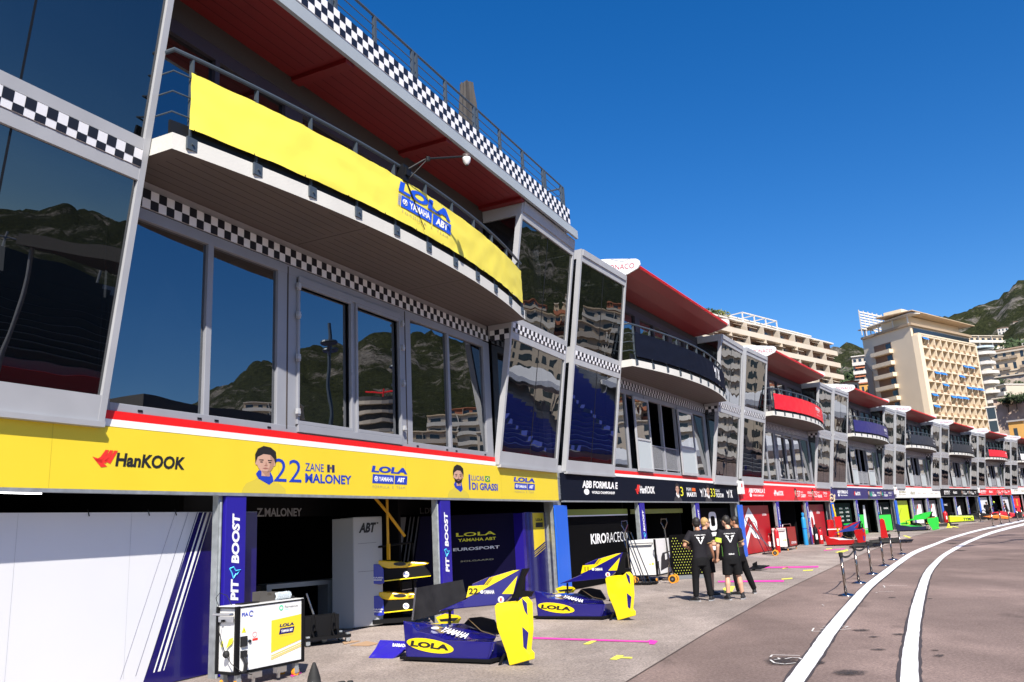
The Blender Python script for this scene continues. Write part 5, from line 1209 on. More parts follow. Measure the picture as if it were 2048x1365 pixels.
t = thing("canopy_roof", "dark flat canopy roof across the track, mirrored low in the nearest windows", "canopy", AT(48.5, 33, 0), R(62)); q = MB(); q.box(-9, 9, -5, 5, 6.9, 7.4); q.build("roof", mat("dark canopy", (.05,.045,.04), .7), t)
q = MB()
for x in (-8.5, 0, 8.5): q.tube([(x,-4.5,0),(x,-4.5,6.9)], .1, 8); q.tube([(x,4.5,0),(x,4.5,6.9)], .1, 8)
q.build("posts", STRUC, t)
for i, (az, d) in enumerate([(36, 100), (42, 104), (48, 108)]):
    t = thing("marquee", ["white marquee roof behind the long stand, left", "white marquee roof behind the long stand, middle", "white marquee roof behind the long stand, right"][i], "marquee", AT(az, d, 0), R(30), "marquees across the track"); q = MB(); q.hexa([(-7,-5,9.6),(7,-5,9.6),(7,5,9.6),(-7,5,9.6),(-1,-.6,11.6),(1,-.6,11.6),(1,.6,11.6),(-1,.6,11.6)]); q.box(-7,7,-5,5,9.0,9.6); q.build("roof", WHITE, t); q = MB()
    for x in (-6.8, 6.8):
        for y in (-4.8, 4.8): q.tube([(x,y,0),(x,y,9.1)], .1, 6)
    q.build("posts", STRUC, t)
for i, (az, d) in enumerate([(40.7, 37), (38.4, 43.5)]):
    t = thing("street_lamp", ["double armed street lamp across the track, nearer", "double armed street lamp across the track, farther"][i], "lamp post", AT(az, d, 0), R(28), "street lamps across the track"); q = MB(); hh = 13.5
    q.tube([(0,0,0),(0,0,5),(0,0,hh)], [.16,.13,.08], 10); q.tube([(0,0,hh-1.8),(1.6,0,hh-1.2),(2.2,0,hh-1.0)], .06, 6); q.tube([(0,0,hh-1.8),(-1.6,0,hh-1.9),(-2.2,0,hh-1.75)], .06, 6); q.build("pole", STEEL, t)
    for s_, z in ((1, hh-1.0), (-1, hh-1.75)): q = MB(); q.lathe([(.1,.12),(.42,.08),(.45,0),(.4,-.05)], 16, (s_*2.5, 0, z)); q.build("lamp_head", STEEL, t)
t = thing("round_block", "round unfinished apartment tower with rings of floors, mirrored in the glass doors", "building", AT(56.7, 268, .6), 0); q = MB(); q.lathe([(10,0),(10,46)], 28); q.build("wall", mat("dark recess", (.06,.06,.06), .8), t)
for i in range(15): q = MB(); q.lathe([(11.8,i*3.1),(11.8,i*3.1+1.1)], 28); q.build("floor_ring", PALE, t)
q = MB(); q.tube([(-3,0,46),(-3,0,50)], .3, 6); q.tube([(-12,0,47.5),(12,3,51)], .3, 5); q.build("crane", RED, t)
BG = "apartment blocks across the harbour"
for i, (az, d, w_, top, m_, sl, inn) in enumerate([(36.5,260,26,9.6,SAND,PALE,BROWNIN),(40,210,24,8.6,WHITEST,WHITEST,PALE),(43.5,250,26,9.2,PALE,TERRA,SAND),(46.5,230,20,7.0,PALE,None,None),(49.5,240,28,8.3,SAND,WHITEST,PALE),(52.8,210,20,7.2,CREAM,PALE,SAND),(56,300,34,6.8,WHITEST,WHITEST,PALE),(64.2,280,18,9.5,PALE,WHITEST,SAND),(66.5,250,22,5.2,WHITEST,None,None),(50.5,380,30,8.6,TERRA,PALE,None),(45,420,40,9.6,PALE,WHITEST,SAND),(38.5,430,40,10.2,WHITEST,PALE,SAND)]):
    top_z = d*math.tan(R(top))+1.75; c = AT(az, d); hd = R(az-12+i*3 % 20); dd = Vector((math.cos(hd), -math.sin(hd), 0)); fl = max(3, int(top_z/3.1))
    block("apartment_block", ["sand", "white", "pale", "terracotta", "sandy", "cream", "broad white", "tall pale", "low white", "far terracotta", "far pale", "far white"][i]+" apartment block out of view across the harbour, mirrored in the bay windows", c-dd*w_/2, c+dd*w_/2, 12, top_z-fl*3.1, fl, 3.1, m_, 5, sl, 1.0, inn, None, None, group=BG, seed=i)
# ------------------------------------------------------------------ pit lane objects
BODYB = mat("gloss violet bodywork", (0.012, 0.010, 0.20), 0.22, 0.25, coat=.8); BODYY = mat("gloss yellow bodywork", (0.86, 0.66, 0.005), 0.25, coat=.6)
CARBON = mat("carbon black", (0.007, 0.007, 0.008), 0.55, spec=.15); WPLAS = mat("white enamel", (0.74, 0.74, 0.73), 0.3); ORW = mat("orange wheel", (0.75, 0.30, 0.02), .5)
REDGL = mat("gloss red", (0.47, 0.008, 0.010), .3, coat=.5); SILV = mat("brushed alloy", (.55,.55,.55), .3, .9)

def frame_px(a, b):
    """thing frame at ground point a, x toward ground point b"""
    A, B = G(*a), G(*b); d = B-A; return A, math.atan2(d.y, d.x), math.hypot(d.x, d.y)
class Loc:
    """reads the shape of an object off the photo: pixel -> local point on an upright plane y = const of the object's own frame"""
    def __init__(s, a, b, zx=0, zy=0, zs=1.0):
        s.o, s.a, s.L = frame_px(a, b); s.zx, s.zy, s.zs = zx, zy, zs
        s.ex = Vector((math.cos(s.a), math.sin(s.a), 0)); s.ey = Vector((-math.sin(s.a), math.cos(s.a), 0))
    def __call__(s, u, v, y=0.0):
        d = ray(s.zx+u/s.zs, s.zy+v/s.zs); E = Vector((0, 0, H_EYE)); q = s.o+s.ey*y
        t = (q-E).dot(s.ey)/d.dot(s.ey); p = E+d*t-s.o; return (p.dot(s.ex), y, p.z)

L22 = Loc((815,1324), (985,1330), 730, 1110, 5.809)
def pl(pts, y): return [L22(u, v, y) for u, v in pts]
def bodywork(name_lab, loc, rot, shell, accent, num=None, brand=True, top=None, cover=None, fin=None, group="removed bodywork on the pit lane"):
    top = top or shell; cover = cover or shell; fin = fin or accent
    t = thing("car_bodywork", name_lab, "bodywork", loc, rot, group)
    q = MB(); q.hexa([(-.12,-.02,.03),(1.42,-.05,.03),(1.5,.95,.03),(0,1.0,.03),(-.12,-.02,.07),(1.42,-.05,.07),(1.5,.95,.07),(0,1.0,.07)]); q.tube([(.35,.1,0),(.35,.1,.06)], .03, 6); q.tube([(1.2,.6,0),(1.2,.6,.06)], .03, 6); q.tube([(.2,.8,0),(.2,.8,.06)], .03, 6); q.build("floor_tray", CARBON, t)
    q = MB()
    F = [(440,770),(550,805),(575,850),(620,885),(760,915),(950,990),(1490,1015),(1480,1110),(1435,1225),(950,1212),(475,1195),(470,950)]
    q.plate(pl(F, 0), (0,.05,0)); a, b = L22(1490,1015,0), L22(1435,1225,0)
    q.plate([a, (a[0]+.05,.75,a[2]-.03), (b[0]+.08,.75,b[2]), b], (-.04,0,0)); a, b = L22(440,770,0), L22(475,1195,0); q.plate([a, (a[0]+.15,.8,a[2]-.16), (b[0]+.1,.8,b[2]), b], (.04,0,0))
    sh = q.build("shell", shell, t, bevel=.012)
    q = MB(); fr = [L22(u, v, .0) for u, v in ((550,805),(575,850),(620,885),(760,915),(950,990),(1490,1015))]; mid = [L22(u, v, .4) for u, v in ((610,790),(660,815),(750,832),(900,850),(1150,905),(1520,965))]; bk = [L22(u, v, .8) for u, v in ((680,770),(760,785),(850,795),(1000,800),(1250,800),(1530,900))]
    rows = [fr, mid, bk]
    for r0, r1 in zip(rows[:-1], rows[1:]):
        for i in range(5): q.quad(r0[i], r0[i+1], r1[i+1], r1[i])
    q.build("top_cover", top, t, smooth=False)
    q = MB(); q.plate(pl([(1150,800),(1210,735),(1330,725),(1480,760),(1560,900),(1540,930),(1400,890),(1330,880)], .62), (0,.06,0)); q.build("inner_pod", CARBON, t)
    C_ = [(840,660),(1180,510),(1240,340),(1420,262),(1720,178),(1815,163),(1800,205),(1760,330),(1720,455),(1590,580),(1480,590),(1000,635)]
    q = MB(); q.plate(pl(C_, .30), (0,.10,0)); q.build("engine_cover", cover, t, bevel=.015)
    q = MB(); q.poly(pl([(1175,500),(1205,367),(1385,350),(1440,268),(1720,182),(1795,174),(1500,335),(1330,430)], .296)); q.poly(pl([(1590,455),(1772,243),(1720,455)], .296)); q.build("accent_print", accent, t)
    q = MB()
    for o in (0, 22, 40): q.poly(pl([(1372+o,352),(1380+o,352),(1448+o,262),(1440+o,264)], .292))
    q.build("pinstripe", KPRINT, t)
    q = MB(); q.plate(pl([(1800,165),(1885,160),(1835,260),(1830,420),(1935,430),(1905,490),(1700,505),(1722,455),(1772,330)], .34), (0,.08,0)); q.build("rear_bracket", CARBON, t)
    for a_, b_ in ((L22(985,640,.45), L22(985,815,.45)), (L22(1625,1150,-.02), L22(1550,1312,-.06)), (L22(1780,500,.34), L22(1600,950,.34))): q = MB(); q.tube([a_, b_], .02, 8); q.build("stand_leg", CARBON, t)
    FN = [(1500,600),(1530,562),(1640,548),(1700,545),(1760,555),(1830,490),(1888,560),(1900,880),(1875,1110),(1912,1150),(1912,1225),(1675,1290),(1640,1150),(1580,985),(1530,850)]
    q = MB(); q.plate(pl(FN, -.06), (.03,.10,0)); q.build("side_fin", fin, t, bevel=.012)
    q = MB(); q.poly(pl([(1825,505),(1880,560),(1890,705),(1855,650),(1830,560)], -.064)); q.poly(pl([(1828,838),(1900,905),(1878,1106),(1840,1070)], -.064)); q.build("violet_print", cover, t)
    q = MB(); q.poly(pl([(820,725),(930,682),(1075,700),(1110,722),(1118,745),(1085,795),(740,808),(860,790)], .58)); q.build("small_pod", accent, t)
    q = MB(); q.poly(pl([(860,750),(1000,735),(1090,730),(1040,770),(880,775)], .576)); q.build("pod_print", KPRINT, t)
    q = MB(); q.tube([L22(1200,745,.55), L22(1350,885,.3), L22(1550,950,.1)], .006, 5); q.build("tie_bar", mat("brass rod", (.55,.42,.2), .35, .8), t)
    q = MB()
    for u, v in ((630,1208),(765,1214),(1005,1222),(1215,1222),(1440,1222),(1483,1112),(478,1190)): q.poly([L22(u+6*math.cos(a), v+6*math.sin(a), -.004) for a in [2*math.pi*i/8 for i in range(8)]])
    q.build("fasteners", SILV, t)
    if brand:
        q = MB(); q.poly([L22(757+272*math.cos(a), 1057+45*math.cos(a)-78*math.sin(a), -.005) for a in [2*math.pi*i/36 for i in range(36)]]); q.build("oval_badge", accent, t)
        q = MB(); text_to(q, "LOLA", lambda u, v: L22(525+445*u, 1060+55*u-68*v, -.009), .05, .1); q.build("lettering", KPRINT, t)
        q = MB(); text_to(q, "YAMAHA", lambda u, v: L22(858+305*u+(80-10*u)*v, 884+92*u-(48+6*u)*v, .10+.30*v), .035); q.build("lettering", WPRINT, t)
        q = MB(); q.poly([L22(815+48*math.cos(a), 850+16*math.sin(a), .20) for a in [2*math.pi*i/18 for i in range(18)]]); q.build("emblem", WPRINT, t)
        q = MB(); text_to(q, "YAMAHA", lambda u, v: L22(1382+120*u, 456-2*u-46*v, .292), .03, .1); q.build("lettering", WPRINT, t)
        q = MB(); q.poly([L22(1358+20*math.cos(a), 432+20*math.sin(a), .292) for a in [2*math.pi*i/14 for i in range(14)]]); q.build("emblem", WPRINT, t)
        q = MB(); q.poly([L22(1580+36*math.cos(a), 520+38*math.sin(a), .292) for a in [2*math.pi*i/20 for i in range(20)]]); q.build("roundel", WPRINT, t)
        q = MB(); text_to(q, "E", lambda u, v: L22(1567+28*u, 540-40*v, .288), .03); q.build("lettering", RPRINT, t)
    if num:
        q = MB(); text_to(q, num, lambda u, v: L22((1232 if num == "11" else 1205)+(58 if num == "11" else 108)*u, 458-70*v, .291), .02); q.build("lettering", KPRINT, t)
    return t
b22 = bodywork("violet and yellow bodywork numbered 22 with a LOLA oval, nearest on the apron", L22.o, L22.a, BODYB, BODYY, "22")
q = MB(); q.plate(pl([(595,385),(1130,290),(1150,400),(1175,485),(1000,660),(560,762),(545,740)], .98), (0,.02,0)); o = q.build("floor_board", mat("scuffed carbon board", (.02,.02,.022), .38, 0, .3, 6), None)
o.location = L22.o; o.rotation_euler = (0,0,L22.a); tag(o, "black carbon board leaning upright behind the bodywork numbered 22", "board")
q = MB(); q.plate(pl([(580,385),(597,384),(558,764),(540,760)], .972), (0,.01,0)); q2 = q.build("edge_strip", SILV, o)
a11 = G(1078,1240); b11 = G(1213,1241); r11 = math.atan2(b11.y-a11.y, b11.x-a11.x)
bodywork("violet and yellow bodywork numbered 11, farther one in front of the red extinguisher trolley", a11, r11, BODYB, BODYY, "11")
rr = G(1655,1093); bodywork("red bodywork with white top and blue cover in front of the red-panelled garage", rr, math.atan2(-1.2, 1.45), REDGL, REDGL, None, False, WPLAS, mat("gloss blue cover", (.01,.05,.30), .3, coat=.5), REDGL)
gg = G(1795,1064); bodywork("bright green bodywork with navy shell in front of the white garage", gg, math.atan2(-1.45, 2.34), mat("gloss dark navy", (.01,.015,.05), .3, coat=.5), GRN, None, False, GRN, GRN, GRN).scale = (1.4, 1.3, 1.1)
def flat_wing(lab, px, w_, d_, col, rz=.0):
    p = G(*px); t = thing("wing_floor", lab, "wing", p, rz, "floor trays lying on the apron"); q = MB()
    q.plate([(0,0,.05),(w_,-.1,.05),(w_+.3,d_*.6,.12),(w_*.6,d_,.14),(.1,d_*.9,.06)], (0,0,.03)); q.plate([(.2,.3,.08),(w_*.8,.2,.08),(w_*.8,.26,.3),(.2,.36,.22)], (0,.02,0)); q.build("tray", CARBON, t)
    q = MB(); q.plate([(w_*.3,.5,.09),(w_*.7,.5,.09),(w_*.66,.56,.14)], (0,.02,0)); q.build("accent", col, t); q = MB()
    for x in (.2, w_-.2): q.tube([(x,.2,0),(x,.2,.06)], .03, 6)
    q.build("feet", RUBBER, t)
flat_wing("dark floor tray lying behind the red bodywork", (1735,1090), 2.2, 1.0, GREENP, R(-8)); flat_wing("dark floor tray beyond the green bodywork, green print on it", (1866,1055), 2.0, 1.0, GREENP, R(-5)); flat_wing("dark floor tray under the red upright fin", (1700,1098), 1.4, .8, REDGL, R(-10)); flat_wing("dark floor tray beside the people's legs", (1494,1143), .45, .5, CARBON, R(-15))
p = G(1762,1078); t = thing("red_fin", "red upright fin standing beside the farther stanchions", "fin", p, R(-30)); q = MB(); q.plate([(0,0,.02),(.42,0,.05),(.34,0,1.1),(.22,0,1.22),(.08,0,1.15)], (0,.06,0)); q.build("fin", REDGL, t, bevel=.01); q = MB(); q.box(-.1,.65,-.15,.2,0,.03); q.build("foot", CARBON, t)

# blue wing lying at the left of bodywork 22
LW = Loc((737,1317.5), (786,1318.5), 730, 1110, 5.809)
t = thing("wing_panel", "violet blue wing panel lying on the ground with the word BARBADOS", "panel", LW.o, LW.a, None); q = MB()
q.plate([LW(40,1197,0), LW(320,1206,0), LW(480,1085,.22), LW(480,1003,.42), LW(330,996,.42), LW(175,990,.42), LW(120,1090,.2)], (0,.02,-.012)); q.build("panel", mat("violet wing skin", (.02,.012,.36), .3, coat=.3), t)
q = MB(); text_to(q, "BARBADOS", lambda u, v: LW(320+190*u, 1066+10*u-38*v, .245+.08*v), .03, .1); q.build("lettering", WPRINT, t)
q = MB(); q.tube([LW(330,1200,.05), LW(475,1105,.25)], .012, 5); q.tube([LW(330,998,.4), LW(420,1098,.2)], .004, 4); q.build("edge_trim", CARBON, t)

# rack with two yellow noses
LN = Loc((735,1256), (830,1250), 730, 1110, 5.809)
t = thing("nose_rack", "black rack standing beside the white cabinet", "rack", LN.o, LN.a); q = MB()
q.box(0,.95,.0,.9,.06,.14); q.tube([(.05,.1,.1),(.05,.1,1.45),(.12,.1,1.55),(.9,.1,1.62)], .025, 8); q.tube([(.05,.8,.1),(.05,.8,1.55)], .025, 8); q.tube([(.9,.8,.1),(.9,.8,1.6)], .025, 8)
for z in (.5, 1.05): q.tube([(.05,.1,z),(.95,.15,z)], .02, 6); q.tube([(.05,.8,z),(.95,.8,z)], .02, 6)
for x in (.1, .85): q.lathe([(.05,-.02),(.05,.02)], 12, (x,.1,.05), 'y'); q.lathe([(.05,-.02),(.05,.02)], 12, (x,.8,.05), 'y')
q.build("frame", CARBON, t)
for i, (dv, lab) in enumerate([(0, "yellow nose cone on the upper shelf of the black rack"), (368, "yellow nose cone on the lower shelf of the black rack")]):
    t = thing("nose_cone", lab, "nose cone", LN.o, LN.a, "yellow nose cones on the rack"); Q = lambda P_, y: [LN(u, v+dv, y) for u, v in P_]
    q = MB(); q.plate(Q([(130,62),(330,74),(480,92),(520,80),(690,92),(745,102),(690,122),(480,150),(270,160),(130,132)], .08), (0,.5,0)); q.build("upper_body", mat("nose yellow", (.80,.50,.005), .25, coat=.5), t, bevel=.02)
    q = MB(); q.poly([LN(405+75*math.cos(a), 107+dv+22*math.sin(a), .075) for a in [2*math.pi*k/20 for k in range(20)]]); q.build("air_duct", KPRINT, t)
    q = MB(); q.plate(Q([(220,160),(690,128),(770,240),(560,268),(220,300)], .10), (0,.45,0)); q.build("lower_body", CARBON, t, bevel=.01)
    q = MB(); q.plate(Q([(220,300),(560,262),(765,240),(765,250),(560,275),(220,312)], .05), (0,.4,0)); q.build("yellow_edge", BODYY, t)
    q = MB(); q.poly([LN(477+36*math.cos(a), 228+dv+36*math.sin(a), .094) for a in [2*math.pi*k/20 for k in range(20)]]); q.build("roundel", WPRINT, t)
    q = MB(); text_to(q, "FIA", lambda u, v: LN(455+45*u, 240+dv-24*v, .09), .03); q.build("lettering", ROYAL, t)
    q = MB(); text_to(q, "ABT", lambda u, v: LN(500+48*u, 130+dv-6*u-22*v, .074), .04, .2); q.build("lettering", KPRINT, t)
    q = MB(); q.plate(Q([(0,118),(120,110),(165,112),(215,165),(222,330),(180,345),(40,332)], .02), (0,.04,0)); q.build("end_plate", mat("royal end plate", (.010,.028,.36), .3, coat=.4), t, bevel=.008)
    q = MB(); text_to(q, "SOLGAARD", lambda u, v: LN(40+170*u, 276+dv-18*v, .014), .03); text_to(q, "HANKOOK", lambda u, v: LN(50+150*u, 302+dv-18*v, .014), .04, .15); q.build("lettering", WPRINT, t)
# white cabinet
LC = Loc((708,1260), (772,1252))
t = thing("cabinet", "tall white cabinet with ABT lettering inside the garage", "cabinet", LC.o, LC.a); q = MB(); q.box(0,.66,0,.62,.03,2.18); cb_ = q.build("body", mat("cabinet white", (.42,.43,.44), .4), t, bevel=.02)
q = MB(); q.plate([(-.01,0,.03),(-.30,.34,.03),(-.30,.34,2.16),(-.01,0,2.16)], (.02,.03,0)); q.build("side", mat("cabinet side", (.34,.35,.36), .4), t)
q = MB(); text_to(q, "ABT", rect(.12,.52,1.86,2.06,-.006), .05, .3); q.quad((.53,-.006,2.03),(.57,-.006,2.03),(.57,-.006,2.06),(.53,-.006,2.06)); q.build("lettering", KPRINT, t)
q = MB(); q.quad((.1,-.004,1.65),(.52,-.004,1.66),(.52,-.004,1.655),(.1,-.004,1.645)); q.quad((.1,-.004,1.1),(.6,-.004,1.1),(.6,-.004,1.095),(.1,-.004,1.095)); q.build("drawer_joint", KPRINT, t)
t = thing("desk", "pale low desk and shelf deep in the garage beside the white cabinet", "desk", LC.o+Vector((-.75,.6,0)), LC.a); q = MB(); q.box(-1.2,.4,0,.5,.86,.95); q.box(.1,.4,0,.5,0,.86); q.box(-1.2,-1.1,0,.5,0,.86); q.build("frame", mat("cabinet side", (.34,.35,.36), .4), t)

# near equipment cart
A = G(469,1381); B = G(607,1350); d = B-A; t = thing("battery_cart", "white wheeled equipment cart with Fortescue and LOLA prints at the bottom left", "cart", A, math.atan2(d.y, d.x), "wheeled equipment carts"); LL = math.hypot(d.x, d.y)
q = MB(); q.box(.02,LL-.02,.0,.37,.20,.97); q.build("body", WPLAS, t, bevel=.006)
q = MB()
for x0, x1 in ((-.005,.055),(LL-.045,LL+.005)): q.box(x0,x1,-.012,.025,.17,.99)
q.box(-.012,.02,.35,.385,.17,.99); q.box(0,LL,-.008,.02,.172,.205); q.box(-.008,.02,.02,.36,.172,.205); q.box(.05,LL-.04,-.008,.015,.968,.985); q.box(-.008,.015,.02,.36,.968,.985); q.build("edge_frame", CARBON, t)
q = MB(); q.box(0,LL,0,.38,.985,.995); q.build("lid", WPLAS, t)
y = -.004
letters(t, "FIA", ROYAL, .085, .185, .86, .905, y, .03); q = MB(); q.tube([(.23+.03*math.cos(a)+.0*a, y, .885+.032*math.sin(a)) for a in [R(20)+R(290)*k/14 for k in range(15)]], .006, 4); q.build("emblem", ROYAL, t)
q = MB()
for k in range(24):
    a, b = 2*math.pi*k/24, 2*math.pi*(k+1)/24; q.quad((.645*LL+.035*math.cos(a),y,.905+.035*math.sin(a)),(.645*LL+.035*math.cos(b),y,.905+.035*math.sin(b)),(.645*LL+.022*math.cos(b),y,.905+.022*math.sin(b)),(.645*LL+.022*math.cos(a),y,.905+.022*math.sin(a)))
q.build("emblem", GREENP, t); letters(t, "Fortescue", KPRINT, .70*LL, .90*LL, .895, .925, y, -.004); letters(t, "ZERO", CYANP, .70*LL, .76*LL, .872, .884, y, -.004)
xa, xb = .50*LL, LL-.05; q = MB(); q.add([(xa,y,.36),(xb,y,.46),(xb,y,.79),(xa,y,.76)], [(0,1,2,3)])
for e in (.03, .055, .075): q.add([(xa,y,.345-e),(xb,y,.445-e),(xb,y,.455-e),(xa,y,.355-e)], [(0,1,2,3)])
q.build("yellow_print", YBOARD, t)
letters(t, "LOLA", PURPLE, .62*LL, .84*LL, .66, .70, y-.003, .05, .12); q = MB(); q.quad((.61*LL,y-.003,.57),(.83*LL,y-.003,.57),(.85*LL,y-.003,.645),(.63*LL,y-.003,.645)); q.build("logo_box", PURPLE, t); letters(t, "YAMAHA ABT", WPRINT, .64*LL, .82*LL, .59, .625, y-.006, .03); letters(t, "FORMULA E TEAM", GPRINT, .63*LL, .83*LL, .545, .556, y-.003, -.004)
q = MB(); q.poly([(.085,y,.665),(.155,y,.665),(.12,y,.735)]); q.build("warning_sign", YPRINT, t); q = MB(); q.poly([(.118,y-.003,.675),(.13,y-.003,.70),(.12,y-.003,.70),(.126,y-.003,.722),(.112,y-.003,.695),(.12,y-.003,.695)]); q.build("warning_bolt", KPRINT, t)
q = MB(); q.box(.07,.16,-.03,0,.50,.62); q.lathe([(.02,-.02),(.02,0)], 12, (.21,0,.55), 'y'); q.box(.075,.15,-.045,0,.37,.45); q.tube([(.11,-.03,.37),(.12,-.06,.30),(.11,-.05,.20)], .025, 8); q.build("sockets", KPRINT, t)
q = MB()
for k in range(18):
    a, b = 2*math.pi*k/18, 2*math.pi*(k+1)/18; q.quad((.29+.034*math.cos(a),y,.62+.034*math.sin(a)),(.29+.034*math.cos(b),y,.62+.034*math.sin(b)),(.29+.029*math.cos(b),y,.62+.029*math.sin(b)),(.29+.029*math.cos(a),y,.62+.029*math.sin(a)))
q.quad((.255,y,.548),(.34,y,.548),(.34,y,.575),(.255,y,.575)); q.build("red_sticker", RPRINT, t)
q = MB()                                                          # end face: handle, plug, stickers
q.tube([(-.02,.04,.90),(-.07,.04,.90),(-.07,.36,.90),(-.02,.36,.90)], .016, 8); q.box(-.01,.0,.04,.34,.80,.87); q.build("handle", SILV, t)
q = MB(); q.lathe([(.03,-.05),(.045,-.03),(.045,0)], 14, (-.02,.13,.42), 'x'); q.box(-.03,0,.22,.26,.80,.83); q.tube([(-.04,.24,.81),(-.10,.22,.74),(-.07,.17,.55),(-.05,.14,.44),(-.06,.0,.32),(.06,-.06,.20),(.22,-.05,.15)], .006, 5); q.tube([(-.02,.33,1.0),(-.04,.36,1.10),(.0,.34,1.16),(.08,.3,1.12),(.12,.25,1.0)], .005, 5); q.build("cable", RUBBER, t)
q = MB(); q.poly([(-.006,.18,.48),(-.006,.06,.55),(-.006,.04,.62),(-.006,.12,.60)]); q.quad((-.006,.28,.50),(-.006,.24,.50),(-.006,.24,.57),(-.006,.28,.57)); q.build("yellow_sticker", YPRINT, t)
def castor(q, x, y, r_=.055):
    q.mat(0).lathe([(r_*.35,-.022),(r_,-.02),(r_,.02),(r_*.35,.022)], 16, (x, y, r_), 'y'); q.mat(1).lathe([(r_*.5,-.024),(r_*.5,.024)], 10, (x, y, r_), 'y'); q.mat(2).box(x-.03,x+.03,y-.03,y+.03,r_*1.7,.175); q.box(x-.035,x+.035,y-.032,y-.026,r_*.8,r_*2); q.box(x-.035,x+.035,y+.026,y+.032,r_*.8,r_*2)
for x, yy in ((.08,.05),(LL-.10,.05),(.08,.32),(LL-.10,.32)):
    q = MB(); castor(q, x, yy); q.build("castor", [ORW, SILV, GALV], t)
q = MB()
for x in (.22, .62): q.box(x,x+.16,-.05,.03,.10,.17); q.box(x+.02,x+.05,-.05,-.02,.04,.12)
q.build("foot_bracket", SILV, t)
# things on the cart
M2 = Matrix.Translation(A) @ Matrix.Rotation(math.atan2(d.y, d.x), 4, 'Z')
def on_cart(name, lab, cat, x, y, z=.996): p = M2 @ Vector((x, y, z)); return thing(name, lab, cat, p, math.atan2(d.y, d.x))
t = on_cart("foam_block", "dark grey notched foam block on top of the near white cart", "block", .50, .16); q = MB(); q.box(0,.12,0,.16,0,.13); q.box(.12,.19,.0,.16,0,.07); q.box(.19,.30,0,.16,0,.11); q.build("block", mat("grey foam", (.06,.055,.05), .9), t)
t = on_cart("wrapped_roll", "clear bubble wrapped roll lying on the near white cart", "roll", .74, .10); q = MB(); n1, n2 = 18, 14
for i in range(n1+1):
    for k in range(n2):
        a = 2*math.pi*k/n2; r_ = .05*(1+.25*noise.noise(Vector((i*.9, math.cos(a)*2, math.sin(a)*2))))*(.6 if i in (0, n1) else 1); q.v.append((.27*i/n1, .06+r_*math.cos(a), .052+r_*math.sin(a)))
for i in range(n1):
    for k in range(n2): k2 = (k+1) % n2; q.f.append([i*n2+k, i*n2+k2, (i+1)*n2+k2, (i+1)*n2+k]); q.mi.append(0)
q.build("wrap", mat("clear wrap", (.42,.47,.50), .12, spec=1.0), t)
t = on_cart("handset", "small black handset with a looped lead at the right end of the cart top", "handset", .99, .14); q = MB(); q.box(0,.08,0,.05,0,.03); q.tube([(.0,.02,.02),(-.2,.0,.06),(-.3,.05,.09),(-.26,.1,.03)], .006, 5); q.build("body", RUBBER, t)
t = on_cart("tray", "flat black tray lying on the left part of the cart top", "tray", .18, .12); q = MB(); q.box(0,.28,0,.14,0,.015); q.build("tray", CARBON, t)
# black ribbed cone
p = G(628,1374); t = thing("traffic_cone", "black ribbed cone at the bottom edge beside the near cart", "cone", p); q = MB(); q.lathe([(.13,0),(.13,.03),(.085,.05),(.08,.10),(.05,.2),(.022,.27),(.012,.285)], 18); q.build("body", RUBBER, t, smooth=True); q = MB()
for i in range(16): q.box(-.006,.006,-.088+.0045*i,-.075+.0045*i,.05+.014*i,.056+.014*i)
q.build("ribs", GREY, t)
p = G(683,1374); t = thing("air_coupling", "small black coupling at the bottom edge right of the cone", "coupling", p); q = MB(); q.lathe([(.05,0),(.06,.03),(.045,.06)], 14); q.lathe([(.04,0),(.05,.03),(.03,.06)], 14, (.1,.03,0)); q.build("body", RUBBER, t)
# dolly and jack at the garage threshold
p = G(648,1291); t = thing("dolly", "low black dolly with two hoops and castors at the garage threshold", "dolly", p, R(30)); q = MB(); q.box(-.35,.45,-.1,.4,.10,.15)
for x in (-.2, .15): q.tube([(x,-.08,.15)]+[(x+.04*math.cos(a), -.08+.0*a, .33+.19*math.sin(a)) for a in [R(200)-R(220)*k/10 for k in range(11)]]+[(x+.1,.36,.15)], .016, 6)
q.box(-.3,.3,.1,.38,.15,.48); q.build("frame", CARBON, t)
for x, yy in ((-.3,-.06),(.4,-.06),(-.3,.36),(.4,.36)): q = MB(); castor(q, x, yy, .045); q.build("castor", [RUBBER, SILV, GALV], t)
p = G(618,1288); t = thing("floor_jack", "black floor jack with a steel handle behind the near cart", "jack", p, R(30)); q = MB(); q.box(-.35,.3,-.08,.08,.05,.16); q.box(.1,.2,-.05,.05,.16,.26); q.build("body", CARBON, t); q = MB(); q.tube([(.18,0,.2),(-.05,.0,.85)], .018, 8); q.build("handle", SILV, t); q = MB(); q.lathe([(.05,-.09),(.05,.09)], 12, (-.3,0,.05), 'y'); q.lathe([(.05,-.09),(.05,.09)], 12, (.25,0,.05), 'y'); q.build("wheels", SILV, t)
CARD = mat("cardboard", (.42,.27,.16), .9)
for i, pts in enumerate(([(688,1289.5),(720,1283),(700,1282.5),(684,1284)], [(700,1292),(733,1283.5),(757,1288),(738,1292.5)])):
    P_ = [G(*q_, .012) for q_ in pts]; c = sum(P_, Vector())/4; q = MB(); q.plate([tuple(p_-c) for p_ in P_], (0,0,.01)); o = q.build("cardboard_sheet", CARD); o.location = c; tag(o, ["flat cardboard sheet beside the dolly", "flat cardboard sheet nearer the violet wing panel"][i], "cardboard", "cardboard sheets on the ground")
